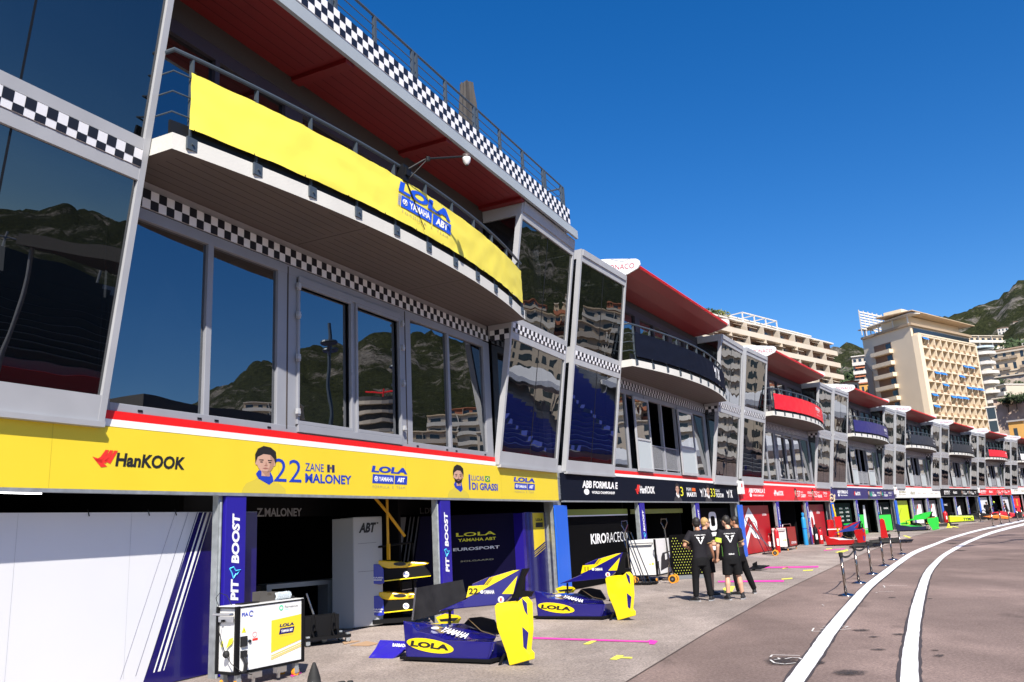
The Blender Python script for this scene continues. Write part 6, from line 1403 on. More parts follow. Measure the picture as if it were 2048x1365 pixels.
# dark tool trolleys deep in the garage
for i, (c, n_, lab) in enumerate([(-1.5,-2.2,"dark tool trolley behind the near cart, in the garage shade"),(.2,-3.0,"dark tool trolley deep in the garage left of the desk"),(3.7,-1.6,"dark equipment heap behind the right PIT BOOST board")]):
    t = uthing(0, "tool_trolley", lab, "trolley", c, n_, ZB(0), "tool trolleys in the shade"); q = MB(); q.box(-.4,.4,-.25,.25,.12,.85); q.box(-.42,.42,-.27,.27,.85,.9); q.tube([(-.2,0,.9),(-.1,.05,1.15),(.2,.0,1.05)], .03, 6); q.box(.05,.3,-.1,.1,.9,1.08); q.build("body", CARBON, t, bevel=.01)
    q = MB()
    for z in (.3, .5, .7): q.box(-.36,.36,-.262,-.25,z,z+.012)
    q.build("drawer_edges", SILV, t)
    for x in (-.33, .33): q = MB(); castor(q, x, -.2, .05); q.build("castor", [RUBBER, SILV, GALV], t)
t = uthing(0, "boom_arm", "yellow pivoting boom arm hanging above the yellow noses", "arm", 2.2, -.9, 0); q = MB(); q.tube([(.0,.4,2.75),(.35,.2,2.3),(.75,.0,1.75)], .035, 6); q.tube([(.35,.2,2.85),(.36,.2,1.6)], .03, 6); q.box(.33,.39,.16,.22,1.25,1.6); q.build("boom", mat("boom yellow", (.70,.36,.01), .45), t)

# leaning poles and tube stands near the strip panel
for i, (a, b, lab) in enumerate([((1134,1172),(1085,1074),"long white pole leaning against the blue board"),((1078,1178),(1068,1102),"white bent tube leaning at the strip panel, left one"),((1103,1180),(1081,1100),"white bent tube leaning at the strip panel, right one"),((1037,1160),(1031,1088),"upright steel tube behind the bodywork numbered 22"),((1044,1160),(1038,1048),"second upright steel tube behind the bodywork numbered 22")]):
    p = G(a[0], a[1]); L_ = Loc(a, (a[0]+20, a[1]-.1)); v = L_(b[0], b[1], .25); t = thing("pole", lab, "pole", L_.o, L_.a, "leaning poles"); q = MB()
    if i in (1, 2): q.tube([(0,0,.02), (v[0]*.45, .1, v[2]*.72), (v[0], .2, v[2]), (v[0]+.18, .2, v[2]+.04)], .014, 6)
    else: q.tube([(0,0,.02), v], .02 if i == 0 else .016, 8)
    q.build("tube", mat("white pole", (.7,.7,.7), .3, .3), t); q = MB(); q.lathe([(.03,0),(.025,.05)], 10, (0,0,0)); q.build("foot", RUBBER, t)
# red wheeled extinguisher trolley
p = G(1163,1168); t = thing("extinguisher_trolley", "red wheeled extinguisher with coiled hose behind the bodywork numbered 11", "extinguisher", p, R(-20)); q = MB()
q.lathe([(.20,.12),(.24,.16),(.24,.75),(.20,.87),(.10,.93),(.05,.95)], 18, (-.1,0,0)); q.lathe([(.2,.12),(.23,.16),(.23,.6),(.1,.72)], 16, (.38,.1,0)); q.build("cylinder", REDGL, t, smooth=True)
q = MB(); q.tube([(-.4,-.1,.5),(-.42,-.05,1.1),(-.38,0,1.16),(.15,0,1.2),(.2,0,1.1)], .022, 8); q.tube([(.05,.1,.5),(.1,.1,1.18),(.2,.1,1.24),(.5,.1,1.2),(.55,.1,.95)], .022, 8); q.build("handle_frame", REDGL, t)
q = MB()
for i in range(3): q.tube([(-.1+.27*math.cos(a), .27*math.sin(a), .52+.085*i) for a in [2*math.pi*k/20 for k in range(21)]], .036, 8)
q.box(-.28,-.1,-.15,.1,.93,1.05); q.build("hose", RUBBER, t)
q = MB(); q.lathe([(.03,0),(.04,.06),(.02,.1)], 10, (0,-.05,.98)); q.tube([(0,-.05,1.05),(.15,-.1,1.0),(.25,-.1,.8)], .015, 6); q.build("valve", mat("pale brass valve", (.4,.55,.45), .4, .6), t)
for x in (-.3, .5): q = MB(); q.lathe([(.04,-.03),(.12,-.03),(.12,.03),(.04,.03)], 14, (x,.15,.12), 'y'); q.build("wheel", RUBBER, t)
p = UP(0, 9.45, .3); 
# hand jacks with orange wheels
def hand_jack(lab, px, tilt, hgt, wheel=True, rz=0.0):
    p = G(*px); t = thing("hand_jack", lab, "hand jack", p, R(-25)+rz, "hand jacks along the pit wall"); q = MB(); tx = tilt
    q.tube([(-.1,0,.12),(tx*.25,0,hgt*.3)], .016, 6); q.tube([(.14,0,.12),(tx*.25,0,hgt*.3)], .016, 6); q.tube([(tx*.2,0,hgt*.25),(tx,0,hgt*.84)], .022, 8); q.tube([(tx,0,hgt*.84),(tx-.09,0,hgt*.94),(tx-.08,0,hgt),(tx+.08,0,hgt),(tx+.09,0,hgt*.94),(tx,0,hgt*.84)], .018, 6); q.box(-.25,.1,-.06,.06,.08,.14); q.build("handle", CHROME, t)
    if wheel:
        for yy in (-.12, .14):
            q = MB(); q.mat(0).lathe([(.085,-.022),(.125,-.02),(.125,.02),(.085,.022)], 20, (.08,yy,.125), 'y'); q.mat(1).lathe([(.088,-.026),(.088,.026)], 14, (.08,yy,.125), 'y'); q.mat(2).lathe([(.03,-.034),(.03,.034)], 10, (.08,yy,.125), 'y'); q.build("wheel", [ORW, RUBBER, SILV], t)
    return t
hand_jack("tall chrome hand jack with orange wheels beside the second white cart", (1343,1167), -.06, 1.85)
hand_jack("tall chrome hand jack with an orange wheel right behind the bodywork numbered 11", (1262,1171), -.05, 1.85)
hand_jack("low chrome jack leaning against the red chevron panel", (1548,1112), -1.0, 1.75, True)
for i, (px, dx) in enumerate([((1288,1170), -.55), ((1278,1171), -.5), ((1530,1110), -.55)]):
    p = G(*px); t = thing("frame_trolley", ["two-bar chrome trolley leaning under KIRORACECO", "second chrome trolley bar leaning under KIRORACECO", "two-bar chrome trolley leaning on the red panel"][i], "trolley", p, R(-25), "frame trolleys leaning on panels"); q = MB(); h_ = 1.5
    q.tube([(0,0,.05),(dx,.25,h_)], .016, 6); q.tube([(.22,.0,.05),(dx+.2,.25,h_)], .016, 6); q.tube([(dx,.25,h_),(dx+.06,.25,h_+.06),(dx+.2,.25,h_)], .014, 6); q.build("frame", CHROME, t); q = MB(); q.box(-.1,.4,-.12,.15,.03,.08); q.lathe([(.04,-.14),(.04,.16)], 10, (.35,0,.05), 'y'); q.build("foot", CARBON, t)
def small_cart(lab, a, b, body, end, hgt=.95, dep=.42):
    A = G(*a); B = G(*b); d = B-A; L_ = math.hypot(d.x, d.y); t = thing("battery_cart", lab, "cart", A, math.atan2(d.y, d.x), "wheeled equipment carts")
    q = MB(); q.box(.03,L_,.0,dep,.2,hgt); q.build("body", body, t, bevel=.008); q = MB(); q.box(.0,.03,.03,dep-.02,.2,hgt-.02); q.build("end_panel", end, t)
    q = MB(); q.box(-.01,.05,-.02,.03,.17,hgt+.01); q.box(L_-.04,L_+.01,-.02,.03,.17,hgt+.01); q.box(0,L_,-.015,dep,.165,.205); q.build("edge_frame", CARBON, t)
    q = MB(); q.tube([(-.01,.06,hgt-.1),(-.06,.06,hgt-.1),(-.06,dep-.06,hgt-.1),(-.01,dep-.06,hgt-.1)], .014, 6); q.box(-.02,.0,.1,dep-.1,hgt-.2,hgt-.15); q.build("handle", SILV, t)
    q = MB(); q.quad((-.006,.14,.5),(-.006,.08,.5),(-.006,.08,.56),(-.006,.14,.56)); q.quad((-.006,.22,.5),(-.006,.18,.5),(-.006,.18,.54),(-.006,.22,.54)); q.build("yellow_sticker", YPRINT, t)
    q = MB(); q.box(.08,.16,-.03,0,.4,.6); q.tube([(.12,-.03,.4),(.1,-.05,.2)], .02, 6); q.build("sockets", RUBBER, t)
    for x, yy in ((.08,.05),(L_-.1,.05),(.08,dep-.05),(L_-.1,dep-.05)): q = MB(); castor(q, x, yy); q.build("castor", [ORW, SILV, GALV], t)
    return t, L_
A2 = Loc((1316,1166), (1346,1160)); t, L_ = small_cart("second white equipment cart with a dark open front beside the chrome hand jack", (1316,1164), (1345,1157), WPLAS, WPLAS, 1.25, .85)
q = MB(); q.poly([(.25*L_,-.004,.3),(.95*L_,-.004,.4),(.95*L_,-.004,.85),(.45*L_,-.004,.82),(.35*L_,-.004,.7)]); q.build("dark_opening", KPRINT, t); q = MB(); q.quad((.6*L_,-.008,.6),(.95*L_,-.008,.64),(.95*L_,-.008,.82),(.6*L_,-.008,.78)); q.build("white_label", WPRINT, t)
t, L_ = small_cart("red and white equipment cart under the red sign", (1578,1102), (1596,1098), mat("dark red enamel", (.28,.01,.01), .35), WPLAS, 1.15, .75)
letters(t, "CITROEN", WPRINT, .35*L_, .9*L_, .3, .42, -.004, .02); q = MB(); q.tube([(.1,.2,1.15),(.2,.2,1.3),(L_-.2,.2,1.3),(L_-.1,.2,1.15)], .015, 6); q.build("top_rail", SILV, t)
# gas cylinder, extinguishers
p = G(1613,1091); SKYB = mat("sky blue enamel", (.02,.26,.58), .35); t = thing("gas_cylinder", "tall sky blue gas cylinder in the red garage", "cylinder", p); q = MB(); q.lathe([(.12,0),(.125,.03),(.125,1.45),(.09,1.55),(.04,1.6)], 18); q.build("body", mat("sky blue enamel", (.02,.26,.58), .35), t, smooth=True); q = MB(); q.lathe([(.04,1.58),(.05,1.62),(.08,1.64),(.08,1.8),(.04,1.82)], 12); q.build("valve_cap", mat("sky blue enamel", (.02,.26,.58), .35), t); q = MB(); q.lathe([(.13,.9),(.13,.95)], 18); q.tube([(.1,-.1,.95),(.25,-.12,.8),(.1,-.16,.7)], .012, 5); q.build("strap", ROYAL, t)
def extinguisher(lab, p, hgt, r_=.09, col=REDGL):
    t = thing("fire_extinguisher", lab, "extinguisher", p, 0, "fire extinguishers"); q = MB(); q.lathe([(r_*.9,0),(r_,.03),(r_,hgt*.72),(r_*.6,hgt*.82),(r_*.3,hgt*.86)], 14); q.build("cylinder", col, t, smooth=True)
    q = MB(); q.box(-.02,.1,-.02,.02,hgt*.9,hgt*.94); q.box(-.03,.03,-.03,.03,hgt*.84,hgt*.92); q.tube([(.0,-.03,hgt*.88),(-.12,-.05,hgt*.7),(-.12,-.06,hgt*.3)], .015, 5); q.build("valve", RUBBER, t); q = MB(); q.quad((-.05,-r_-.003,hgt*.25),(.05,-r_-.003,hgt*.25),(.05,-r_-.003,hgt*.5),(-.05,-r_-.003,hgt*.5)); q.build("label_print", WPRINT, t)
extinguisher("tall red extinguisher beside the red and white cart", G(1557,1106), 1.35, .12)
for i, px in enumerate([(1540,1103), (1546,1102), (1552,1101)]): extinguisher(["dark red extinguisher in the row on the red panel, left","dark red extinguisher in the row on the red panel, middle","dark red extinguisher in the row on the red panel, right"][i], G(*px), .95, .1, mat("deep red enamel", (.22,.008,.008), .4))
extinguisher("red extinguisher hanging low by the green stand", G(1774,1064), 1.1, .16); extinguisher("red extinguisher near the lime bodywork", G(1893,1046), 1.3, .2)
extinguisher("black extinguisher bottle by the giant white letters", G(1634,1090), 1.2, .13, CARBON); extinguisher("red extinguisher bottle by the giant white letters", G(1643,1089), 1.0, .14)
# stop-go arm and stands at the indigo garage
p = G(1680,1088); t = thing("signal_arm", "white and yellow signal arm with a coiled cable standing before the blue board", "signal arm", p, 0); q = MB(); q.tube([(0,0,0),(-.05,0,1.6),(-.12,0,2.2)], .05, 8); q.build("mast", mat("signal yellow", (.75,.5,.02), .4), t); q = MB()
q.tube([(-.12+.13*math.cos(a)+.03*a/6, .05*math.sin(2*a), 2.35+.17*math.sin(a)+.03*a) for a in [4*math.pi*k/30 for k in range(31)]], .03, 6); q.build("coil", mat("cream cable", (.62,.52,.36), .6), t); q = MB(); q.box(-.16,.22,-.12,.12,.9,1.5); q.build("red_box", REDGL, t); q = MB(); q.box(-.3,.3,-.25,.25,0,.06); q.build("base", CARBON, t)
p = G(1772,1065); t = thing("green_case", "bright green flight case behind the green bodywork", "case", p, R(-20)); q = MB(); q.box(-.45,.5,.0,.7,.1,1.35); q.build("case", GRN, t, bevel=.02); q = MB(); q.box(-.47,.52,-.02,.0,.1,.14); q.box(-.47,.52,-.02,.0,1.3,1.36); q.build("edges", KPRINT, t)
t = uthing(3, "work_bench", "bright green bench top before the deep green partition", "bench", -6.2, .3, ZB(3)); q = MB(); q.box(-1.6,1.6,-.3,.3,.92,1.0); q.build("top", GRN, t); q = MB()
for x in (-1.5, 1.5): q.box(x-.04,x+.04,-.25,-.17,0,.92); q.box(x-.04,x+.04,.17,.25,0,.92)
q.build("legs", CARBON, t)
# red equipment behind the red bodywork
p = G(1668,1084); t = thing("equipment_case", "tall red equipment case standing behind the red bodywork", "case", p, R(-35)); q = MB(); q.box(-.35,.35,.3,.9,.15,1.3); q.build("case", REDGL, t, bevel=.03); q = MB(); q.box(-.37,.37,.28,.3,.7,.76); q.box(-.35,.35,.3,.9,.08,.15); q.build("bands", WPRINT, t)
# lime side pod and raced cars far along the lane
p = G(1905,1046); t = thing("side_pod", "lime yellow bodywork panel with the letters TYMC on the ground", "bodywork", p, math.atan2(-.41, 2.07)); q = MB(); q.plate([(-.2,0,.06),(1.95,0,.1),(1.95,0,.55),(-.15,0,.66)], (0,.5,0)); q.build("panel", LIME, t, bevel=.04); letters(t, "TYMC", KPRINT, 1.0, 1.85, .15, .42, -.006, .05); q = MB(); q.box(-.3,2.1,-.1,.6,0,.06); q.build("skid", CARBON, t)
def race_car(lab, p, rz, col, col2):
    t = thing("race_car", lab, "race car", p, rz, "race cars being worked on"); q = MB()
    prof = [(-2.5,.18,.25),(-1.6,.28,.4),(-.8,.35,.62),(-.2,.4,.78),(.5,.55,.7),(1.2,.5,.62),(2.2,.3,.5)]
    for i, (x, hw, h_) in enumerate(prof): q.v += [(x,-hw,.12),(x,hw,.12),(x,hw*.7,h_),(x,-hw*.7,h_)]
    for i in range(len(prof)-1):
        for k in range(4): q.f.append([4*i+k, 4*i+(k+1) % 4, 4*i+4+(k+1) % 4, 4*i+4+k]); q.mi.append(0)
    q.f += [[3,2,1,0],[24,25,26,27]]; q.mi += [0,0]; q.build("body", col, t, bevel=.03)
    q = MB(); q.box(-2.75,-2.35,-.85,.85,.12,.17); q.plate([(-2.75,-.85,.1),(-2.2,-.85,.1),(-2.2,-.85,.5),(-2.6,-.85,.4)], (0,.04,0)); q.plate([(-2.75,.81,.1),(-2.2,.81,.1),(-2.2,.81,.5),(-2.6,.81,.4)], (0,.04,0)); q.build("front_wing", col2, t); q = MB(); q.box(1.95,2.4,-.75,.75,.85,.9); q.box(2.1,2.2,-.75,-.7,.3,.9); q.box(2.1,2.2,.7,.75,.3,.9); q.build("rear_wing", KPRINT, t)
    q = MB(); q.tube([(-.35,-.32,.7),(-.45,-.2,.95),(-.6,0,1.0),(-.45,.2,.95),(-.35,.32,.7)], .035, 6); q.tube([(-.6,0,1.0),(-.95,0,.6)], .03, 6); q.build("halo", CARBON, t)
    for x in (-1.55, 1.55):
        for yy in (-.75, .75): q = MB(); q.mat(0).lathe([(.2,-.14),(.33,-.13),(.33,.13),(.2,.14)], 20, (x,yy,.33), 'y'); q.mat(1).lathe([(.2,-.12),(.2,.12)], 12, (x,yy,.33), 'y'); q.build("wheel", [RUBBER, GALV], t)
race_car("black and red race car parked under the charcoal sign", G(1957,1041.5), R(150), CARBON, REDGL); race_car("red and white race car with its orange nose under the second red sign", G(2003,1038), R(150), REDGL, mat("orange nose", (.80,.20,.02), .4))
p = G(1996,1040.5); t = thing("orange_nose", "orange nose piece lying in front of the far race cars", "bodywork", p, R(-20)); q = MB(); q.plate([(-1.2,0,.4),(.2,0,.5),(1.3,0,.2),(.9,0,.05),(-.4,0,.2)], (0,.6,0)); q.build("nose", mat("orange nose", (.80,.20,.02), .4), t, bevel=.04); q = MB(); q.box(-.8,-.7,.2,.3,0,.3); q.box(.6,.7,.2,.3,0,.1); q.build("feet", CARBON, t)
p = G(1866,1050); t = thing("tool_cart", "low red tool cart by the white garage panels", "cart", p, R(-30)); q = MB(); q.box(-.4,.4,-.3,.3,.2,.7); q.hexa([(-.35,-.2,.7),(.1,-.2,.7),(.1,.2,.7),(-.35,.2,.7),(-.35,-.15,1.1),(-.15,-.15,1.1),(-.15,.15,1.1),(-.35,.15,1.1)]); q.build("body", REDGL, t, bevel=.03); q = MB(); q.box(-.5,.6,-.4,.4,.12,.2); q.build("tray", YBOARD, t)
for x in (-.5, .5): q = MB(); castor(q, x, -.3, .06); q.build("castor", [RUBBER, SILV, GALV], t)
p = G(1898,1056); t = thing("traffic_cone", "small yellow green cone on the apron near the lime bodywork", "cone", p); q = MB(); q.lathe([(.24,0),(.22,.04),(.12,.07),(.04,.34)], 14); q.build("cone", YPRINT, t)
# stanchions with belts
def stanchion(lab, p, hgt=.915, group="stanchions along the white line", sc=1.0):
    t = thing("stanchion", lab, "stanchion", p, 0, group); q = MB(); q.lathe([(.175*sc,0),(.175*sc,.012),(.15*sc,.03),(.06*sc,.05),(.035*sc,.06)], 26); q.build("base", mat("polished base", (.42,.42,.44), .15, 1.0), t, smooth=True)
    q = MB(); q.lathe([(.031*sc,.05),(.031*sc,hgt-.1)], 14); q.build("post", CHROME, t, smooth=True); q = MB(); q.lathe([(.033*sc,hgt-.1),(.042*sc,hgt-.09),(.046*sc,hgt-.01),(.04*sc,hgt)], 14); q.build("head", RUBBER, t); return t
sp_ = [(1692.7,1192),(1718.2,1167),(1743.7,1149),(1768.3,1132.3),(1785.9,1120.4),(1803.9,1109)]; SP = [G(*p) for p in sp_]
for i, p in enumerate(SP): stanchion(["nearest chrome stanchion beside the white line, belt clipped to its head","second chrome stanchion in the near row","third chrome stanchion in the near row","fourth chrome stanchion in the near row, red fin behind it","fifth chrome stanchion in the near row","last chrome stanchion of the near row"][i], p)
for i in range(2):
    a, b = SP[i], SP[i+1]; m_ = (a+b)/2; q = MB(); n_ = 14; d = (b-a)
    for k in range(n_+1):
        u = k/n_; p = a+d*u; z = .87-.10*4*u*(1-u); q.v += [(p.x-a.x, p.y-a.y, z), (p.x-a.x, p.y-a.y, z-.05)]
    for k in range(n_): q.f.append([2*k, 2*k+1, 2*k+3, 2*k+2]); q.mi.append(0)
    o = q.build("barrier_belt", RUBBER); o.location = a; tag(o, ["black belt between the nearest and second stanchions","black belt between the second and third stanchions"][i], "belt", "belts between the stanchions")
a, b = SP[2], SP[5]; q = MB(); d = b-a
for k in range(25):
    u = k/24; p = a+d*u; z = .86-.09*abs(math.sin(u*math.pi*3)); q.v += [(p.x-a.x, p.y-a.y, z), (p.x-a.x, p.y-a.y, z-.05)]
for k in range(24): q.f.append([2*k, 2*k+1, 2*k+3, 2*k+2]); q.mi.append(0)
for i, (px, hh) in enumerate([((1962,1044),1.0),((1987,1054),1.15),((2003,1050),1.15),((2020,1046.5),1.15),((2037,1043.5),1.15),((2046,1040.5),1.15)]): stanchion(["lone far stanchion nearer the garages","first far stanchion on the white line","second far stanchion on the white line","third far stanchion on the white line","fourth far stanchion on the white line","farthest stanchion at the right edge"][i], G(*px), hh, "far stanchions along the white line", 1.6)
# ------------------------------------------------------------------ people
SKINL = mat("fair complexion", (0.58, 0.33, 0.22), 0.5, 0, .08, 9); SKINT = mat("tanned skin", (0.40, 0.19, 0.11), 0.5, 0, .08, 9)  # fair and tanned complexions with faint mottling
SHIRT = mat("black team shirt", (0.009, 0.008, 0.012), 0.8, 0, .25, 8, .25, 40, spec=.3); TROU = mat("black trousers", (0.006, 0.006, 0.007), 0.8, 0, .25, 10, .3, 30, spec=.2)
SHOE = mat("black trainer", (0.015, 0.015, 0.017), .6); SOLE = mat("grey sole", (.32,.32,.33), .6); BLOND = mat("blond hair", (.42,.26,.10), .6); HAIRG = mat("dark hair", (.02,.017,.014), .6); LIMEP = mat("lime sleeve print", (.55,.75,.06), .6); GREENS = mat("green shirt print", (.07,.22,.02), .7)
def remesh(o, vox, it=6):
    r = o.modifiers.new("remesh", 'REMESH'); r.mode = 'VOXEL'; r.voxel_size = vox; r.use_smooth_shade = True
    s = o.modifiers.new("smooth", 'SMOOTH'); s.iterations = it; s.factor = .5
def ell(q, c, r_, seg=14, rings=8):
    o = len(q.v); c = Vector(c)
    for i in range(rings+1):
        t = math.pi*i/rings
        for k in range(seg):
            a = 2*math.pi*k/seg; q.v.append((c.x+r_[0]*math.sin(t)*math.cos(a), c.y+r_[1]*math.sin(t)*math.sin(a), c.z+r_[2]*math.cos(t)))
    for i in range(rings):
        for k in range(seg):
            k2 = (k+1) % seg; q.f.append([o+i*seg+k, o+(i+1)*seg+k, o+(i+1)*seg+k2, o+i*seg+k2]); q.mi.append(q.cur)
def torso(q, secs, seg=18):
    o = len(q.v)
    for (x, y, z, a, b) in secs:
        for k in range(seg):
            t = 2*math.pi*k/seg; q.v.append((x+a*math.copysign(abs(math.cos(t))**.8, math.cos(t)), y+b*math.copysign(abs(math.sin(t))**.85, math.sin(t)), z))
    for i in range(len(secs)-1):
        for k in range(seg): k2 = (k+1) % seg; q.f.append([o+i*seg+k, o+i*seg+k2, o+(i+1)*seg+k2, o+(i+1)*seg+k]); q.mi.append(q.cur)
    q.f.append([o+k for k in range(seg-1,-1,-1)]); q.mi.append(q.cur); q.f.append([o+(len(secs)-1)*seg+k for k in range(seg)]); q.mi.append(q.cur)
def hand(q, w_, d_, side, curl=.35):
    """palm, four bent fingers of unequal length and a thumb, from wrist w_ along d_"""
    d_ = Vector(d_).normalized(); s_ = d_.cross(Vector((0,1,.2))).normalized()*side; n_ = s_.cross(d_).normalized()
    w_ = Vector(w_); q.tube([w_, w_+d_*.045, w_+d_*.085], [.026,.036,.034], 10)
    for i, ln in enumerate((.062,.072,.068,.052)):
        b = w_+d_*.085+s_*(.027-.018*i); m1 = b+(d_*math.cos(curl)+n_*math.sin(curl))*ln*.5; m2 = m1+(d_*math.cos(curl*2.4)+n_*math.sin(curl*2.4))*ln*.5
        q.tube([b-d_*.02, b, m1, m2], [.0105,.0105,.0095,.008], 7)
    b = w_+d_*.03+s_*.03; q.tube([w_+d_*.02+s_*.012, b+s_*.012, b+s_*.03+d_*.03+n_*.012, b+s_*.032+d_*.055+n_*.025], [.014,.0125,.011,.009], 7)
def person(lab, loc, rz, J, skin_, hair, legs, sleeve_band=None, sun=False, grn=False, logo=True, hat=None):
    t = thing("person", lab, "person", loc, rz, "people talking on the apron")
    V = lambda k: Vector(J[k]); neck = V("chest")+Vector((0,.0,.20)); hd = V("head")
    fd = Vector((math.sin(R(J.get("turn", 0))), math.cos(R(J.get("turn", 0))), 0)); sd = Vector((fd.y, -fd.x, 0))
    q = MB()                                                      # body: one continuous surface
    q.tube([V("chest")+Vector((0,0,.05)), neck, hd-Vector((0,0,.06))], [.10,.060,.055], 12)
    ell(q, hd, (.078,.092,.118)); ell(q, hd+fd*.045-Vector((0,0,.055)), (.055,.055,.062)); ell(q, hd+fd*.102-Vector((0,0,.02)), (.014,.02,.026), 8, 6)
    for s_ in (-1, 1): ell(q, hd+sd*(.08*s_)-Vector((0,0,.01)), (.014,.022,.034), 8, 6)
    for s_ in ("l", "r"):
        q.tube([V("sh"+s_), V("el"+s_), V("wr"+s_)], [.052,.042,.028], 12); q.tube([V("el"+s_), (V("el"+s_)+V("wr"+s_))*.5, V("wr"+s_)], [.042,.040,.027], 10); hand(q, V("wr"+s_), V("wr"+s_)-V("el"+s_), 1 if s_ == "l" else -1, J.get("curl"+s_, .4))
        lk = .72 if legs == 'long' else 1.0; q.tube([V("hip"+s_), V("kn"+s_), V("an"+s_)], [.082*lk,.055*lk,.040*lk], 12); m_ = V("kn"+s_)*.65+V("an"+s_)*.35; q.tube([V("kn"+s_), m_-Vector((0,.015,0)), V("an"+s_)], [.052*lk,.062*lk,.038*lk], 12)
    torso(q, [(0,0,V("pelvis").z-.08,.13,.10),(0,0,V("pelvis").z+.1,.14,.10),(V("chest").x,V("chest").y,V("chest").z,.16,.10)])
    b = q.build("body", skin_, t); remesh(b, .010, 4)
    q = MB(); c = V("chest"); p = V("pelvis"); mz = (c+p)*.5      # shirt
    torso(q, [(p.x,p.y,p.z-.06,.175,.125),(p.x,p.y,p.z+.06,.165,.12),(mz.x,mz.y,mz.z,.165,.12),(c.x,c.y,c.z-.08,.19,.128),(c.x,c.y,c.z+.06,.205,.118),(c.x,c.y-.005,c.z+.125,.15,.09),(c.x,c.y-.005,c.z+.150,.095,.075),(c.x,c.y,c.z+.185,.068,.064)])
    for s_ in ("l", "r"):
        sl = V("sh"+s_)+(V("el"+s_)-V("sh"+s_))*.72; q.tube([V("sh"+s_)-(V("sh"+s_)-c)*.35, V("sh"+s_), V("sh"+s_)+(V("el"+s_)-V("sh"+s_))*.35, sl], [.085,.082,.076,.074], 12)
    sh = q.build("shirt", SHIRT, t); remesh(sh, .013, 6)
    for s_ in ("l", "r"):                                         # sleeve hems
        a = V("sh"+s_)+(V("el"+s_)-V("sh"+s_))*.69; b_ = V("sh"+s_)+(V("el"+s_)-V("sh"+s_))*.735; q = MB(); q.tube([a, b_], .078, 14); q.build("sleeve_hem", mat("sand hem", (.45,.30,.14), .7), t)
    if sleeve_band:
        a = V("shl")+(V("ell")-V("shl"))*.42; b_ = V("shl")+(V("ell")-V("shl"))*.70; q = MB(); q.tube([a, b_], .081, 14); q.build("sleeve_band", LIMEP, t)
    if grn:
        for s_ in (-1, 1): q = MB(); q.plate([(p.x+s_*.178,-.06,p.z-.04),(p.x+s_*.178,.06,p.z-.04),(p.x+s_*.175,.05,p.z+.26),(p.x+s_*.174,-.03,p.z+.16)], (s_*.006,0,0)); q.build("side_print", GREENS, t)
    q = MB(); tw = V("pelvis").z-.02                              # trousers or shorts
    torso(q, [(p.x,p.y,p.z-.22,.16,.125),(p.x,p.y,p.z-.10,.172,.13),(p.x,p.y,p.z+.03,.158,.118)])
    for s_ in ("l", "r"):
        if legs == "long": q.tube([V("hip"+s_), V("hip"+s_)*.5+V("kn"+s_)*.5, V("kn"+s_), V("kn"+s_)*.4+V("an"+s_)*.6, V("an"+s_)+Vector((0,0,.02))], [.108,.102,.080,.072,.062], 14)
        else: q.tube([V("hip"+s_), V("hip"+s_)*.45+V("kn"+s_)*.55, V("hip"+s_)*.08+V("kn"+s_)*.92], [.112,.112,.106], 14)
    tr = q.build("trousers" if legs == "long" else "shorts", TROU, t); remesh(tr, .013, 5)
    for s_ in ("l", "r"):
        a = V("an"+s_); f_ = Vector((math.sin(R(J.get("foot"+s_, 0))), math.cos(R(J.get("foot"+s_, 0))), 0)); g_ = Vector((f_.y, -f_.x, 0)); z0 = Vector((a.x, a.y, 0))
        q = MB(); q.tube([z0-f_*.08+Vector((0,0,.055)), z0+Vector((0,0,.06)), z0+f_*.10+Vector((0,0,.05)), z0+f_*.19+Vector((0,0,.042))], [.040,.047,.046,.034], 12); q.tube([z0+Vector((0,0,.06)), a+Vector((0,0,.03))], [.044,.043], 12); so = q.build("shoe", SHOE, t); remesh(so, .010, 4)
        q = MB(); P_ = [z0+f_*x+g_*y for x, y in ((-.12,-.03),(-.05,-.045),(.08,-.05),(.18,-.04),(.225,0),(.18,.04),(.08,.045),(-.05,.045),(-.12,.03))]; q.plate([tuple(v+Vector((0,0,.002))) for v in P_], (0,0,.026)); q.build("sole", SOLE, t)
        if legs != "long": q = MB(); q.tube([a+Vector((0,0,.0)), a+Vector((0,0,.07))], [.048,.046], 12); q.build("sock", SHOE, t)
    q = MB(); ell(q, hd-fd*.018+Vector((0,0,.035)), (.088,.098,.098), 16, 10); ell(q, hd-fd*.045-Vector((0,0,.01)), (.082,.066,.085), 14, 8)
    q.v = [tuple(Vector(v)+Vector((noise.noise(Vector(v)*30)*.010, noise.noise(Vector(v)*30+Vector((5,0,0)))*.010, noise.noise(Vector(v)*26)*.014))) for v in q.v]
    q.build("hair" if not hat else "hair", hair, t, smooth=True)
    if hat:
        q = MB(); ell(q, hd-fd*.01+Vector((0,0,.055)), (.096,.106,.088), 16, 8); q.plate([tuple(hd+fd*x+sd*y+Vector((0,0,.05))) for x, y in ((.06,-.075),(.15,-.055),(.17,0),(.15,.055),(.06,.075))], (0,0,.012)); q.build("cap", SHOE, t, smooth=True)
    if sun:
        q = MB()
        for s_ in (-1, 1): ell(q, hd+fd*.094+sd*(.034*s_)+Vector((0,0,.012)), (.026,.012,.018), 10, 6); q.tube([hd+fd*.09+sd*(.058*s_)+Vector((0,0,.014)), hd+sd*(.086*s_)+Vector((0,0,.012))], .004, 5)
        q.build("sunglasses", KPRINT, t)
    q = MB(); q.poly([tuple(hd+fd*.098+sd*x+Vector((0,0,-.06+z))) for x, z in ((-.024,0),(0,.006),(.024,0),(0,-.007))]); q.build("mouth", mat("lips", (.35,.12,.10), .5), t)
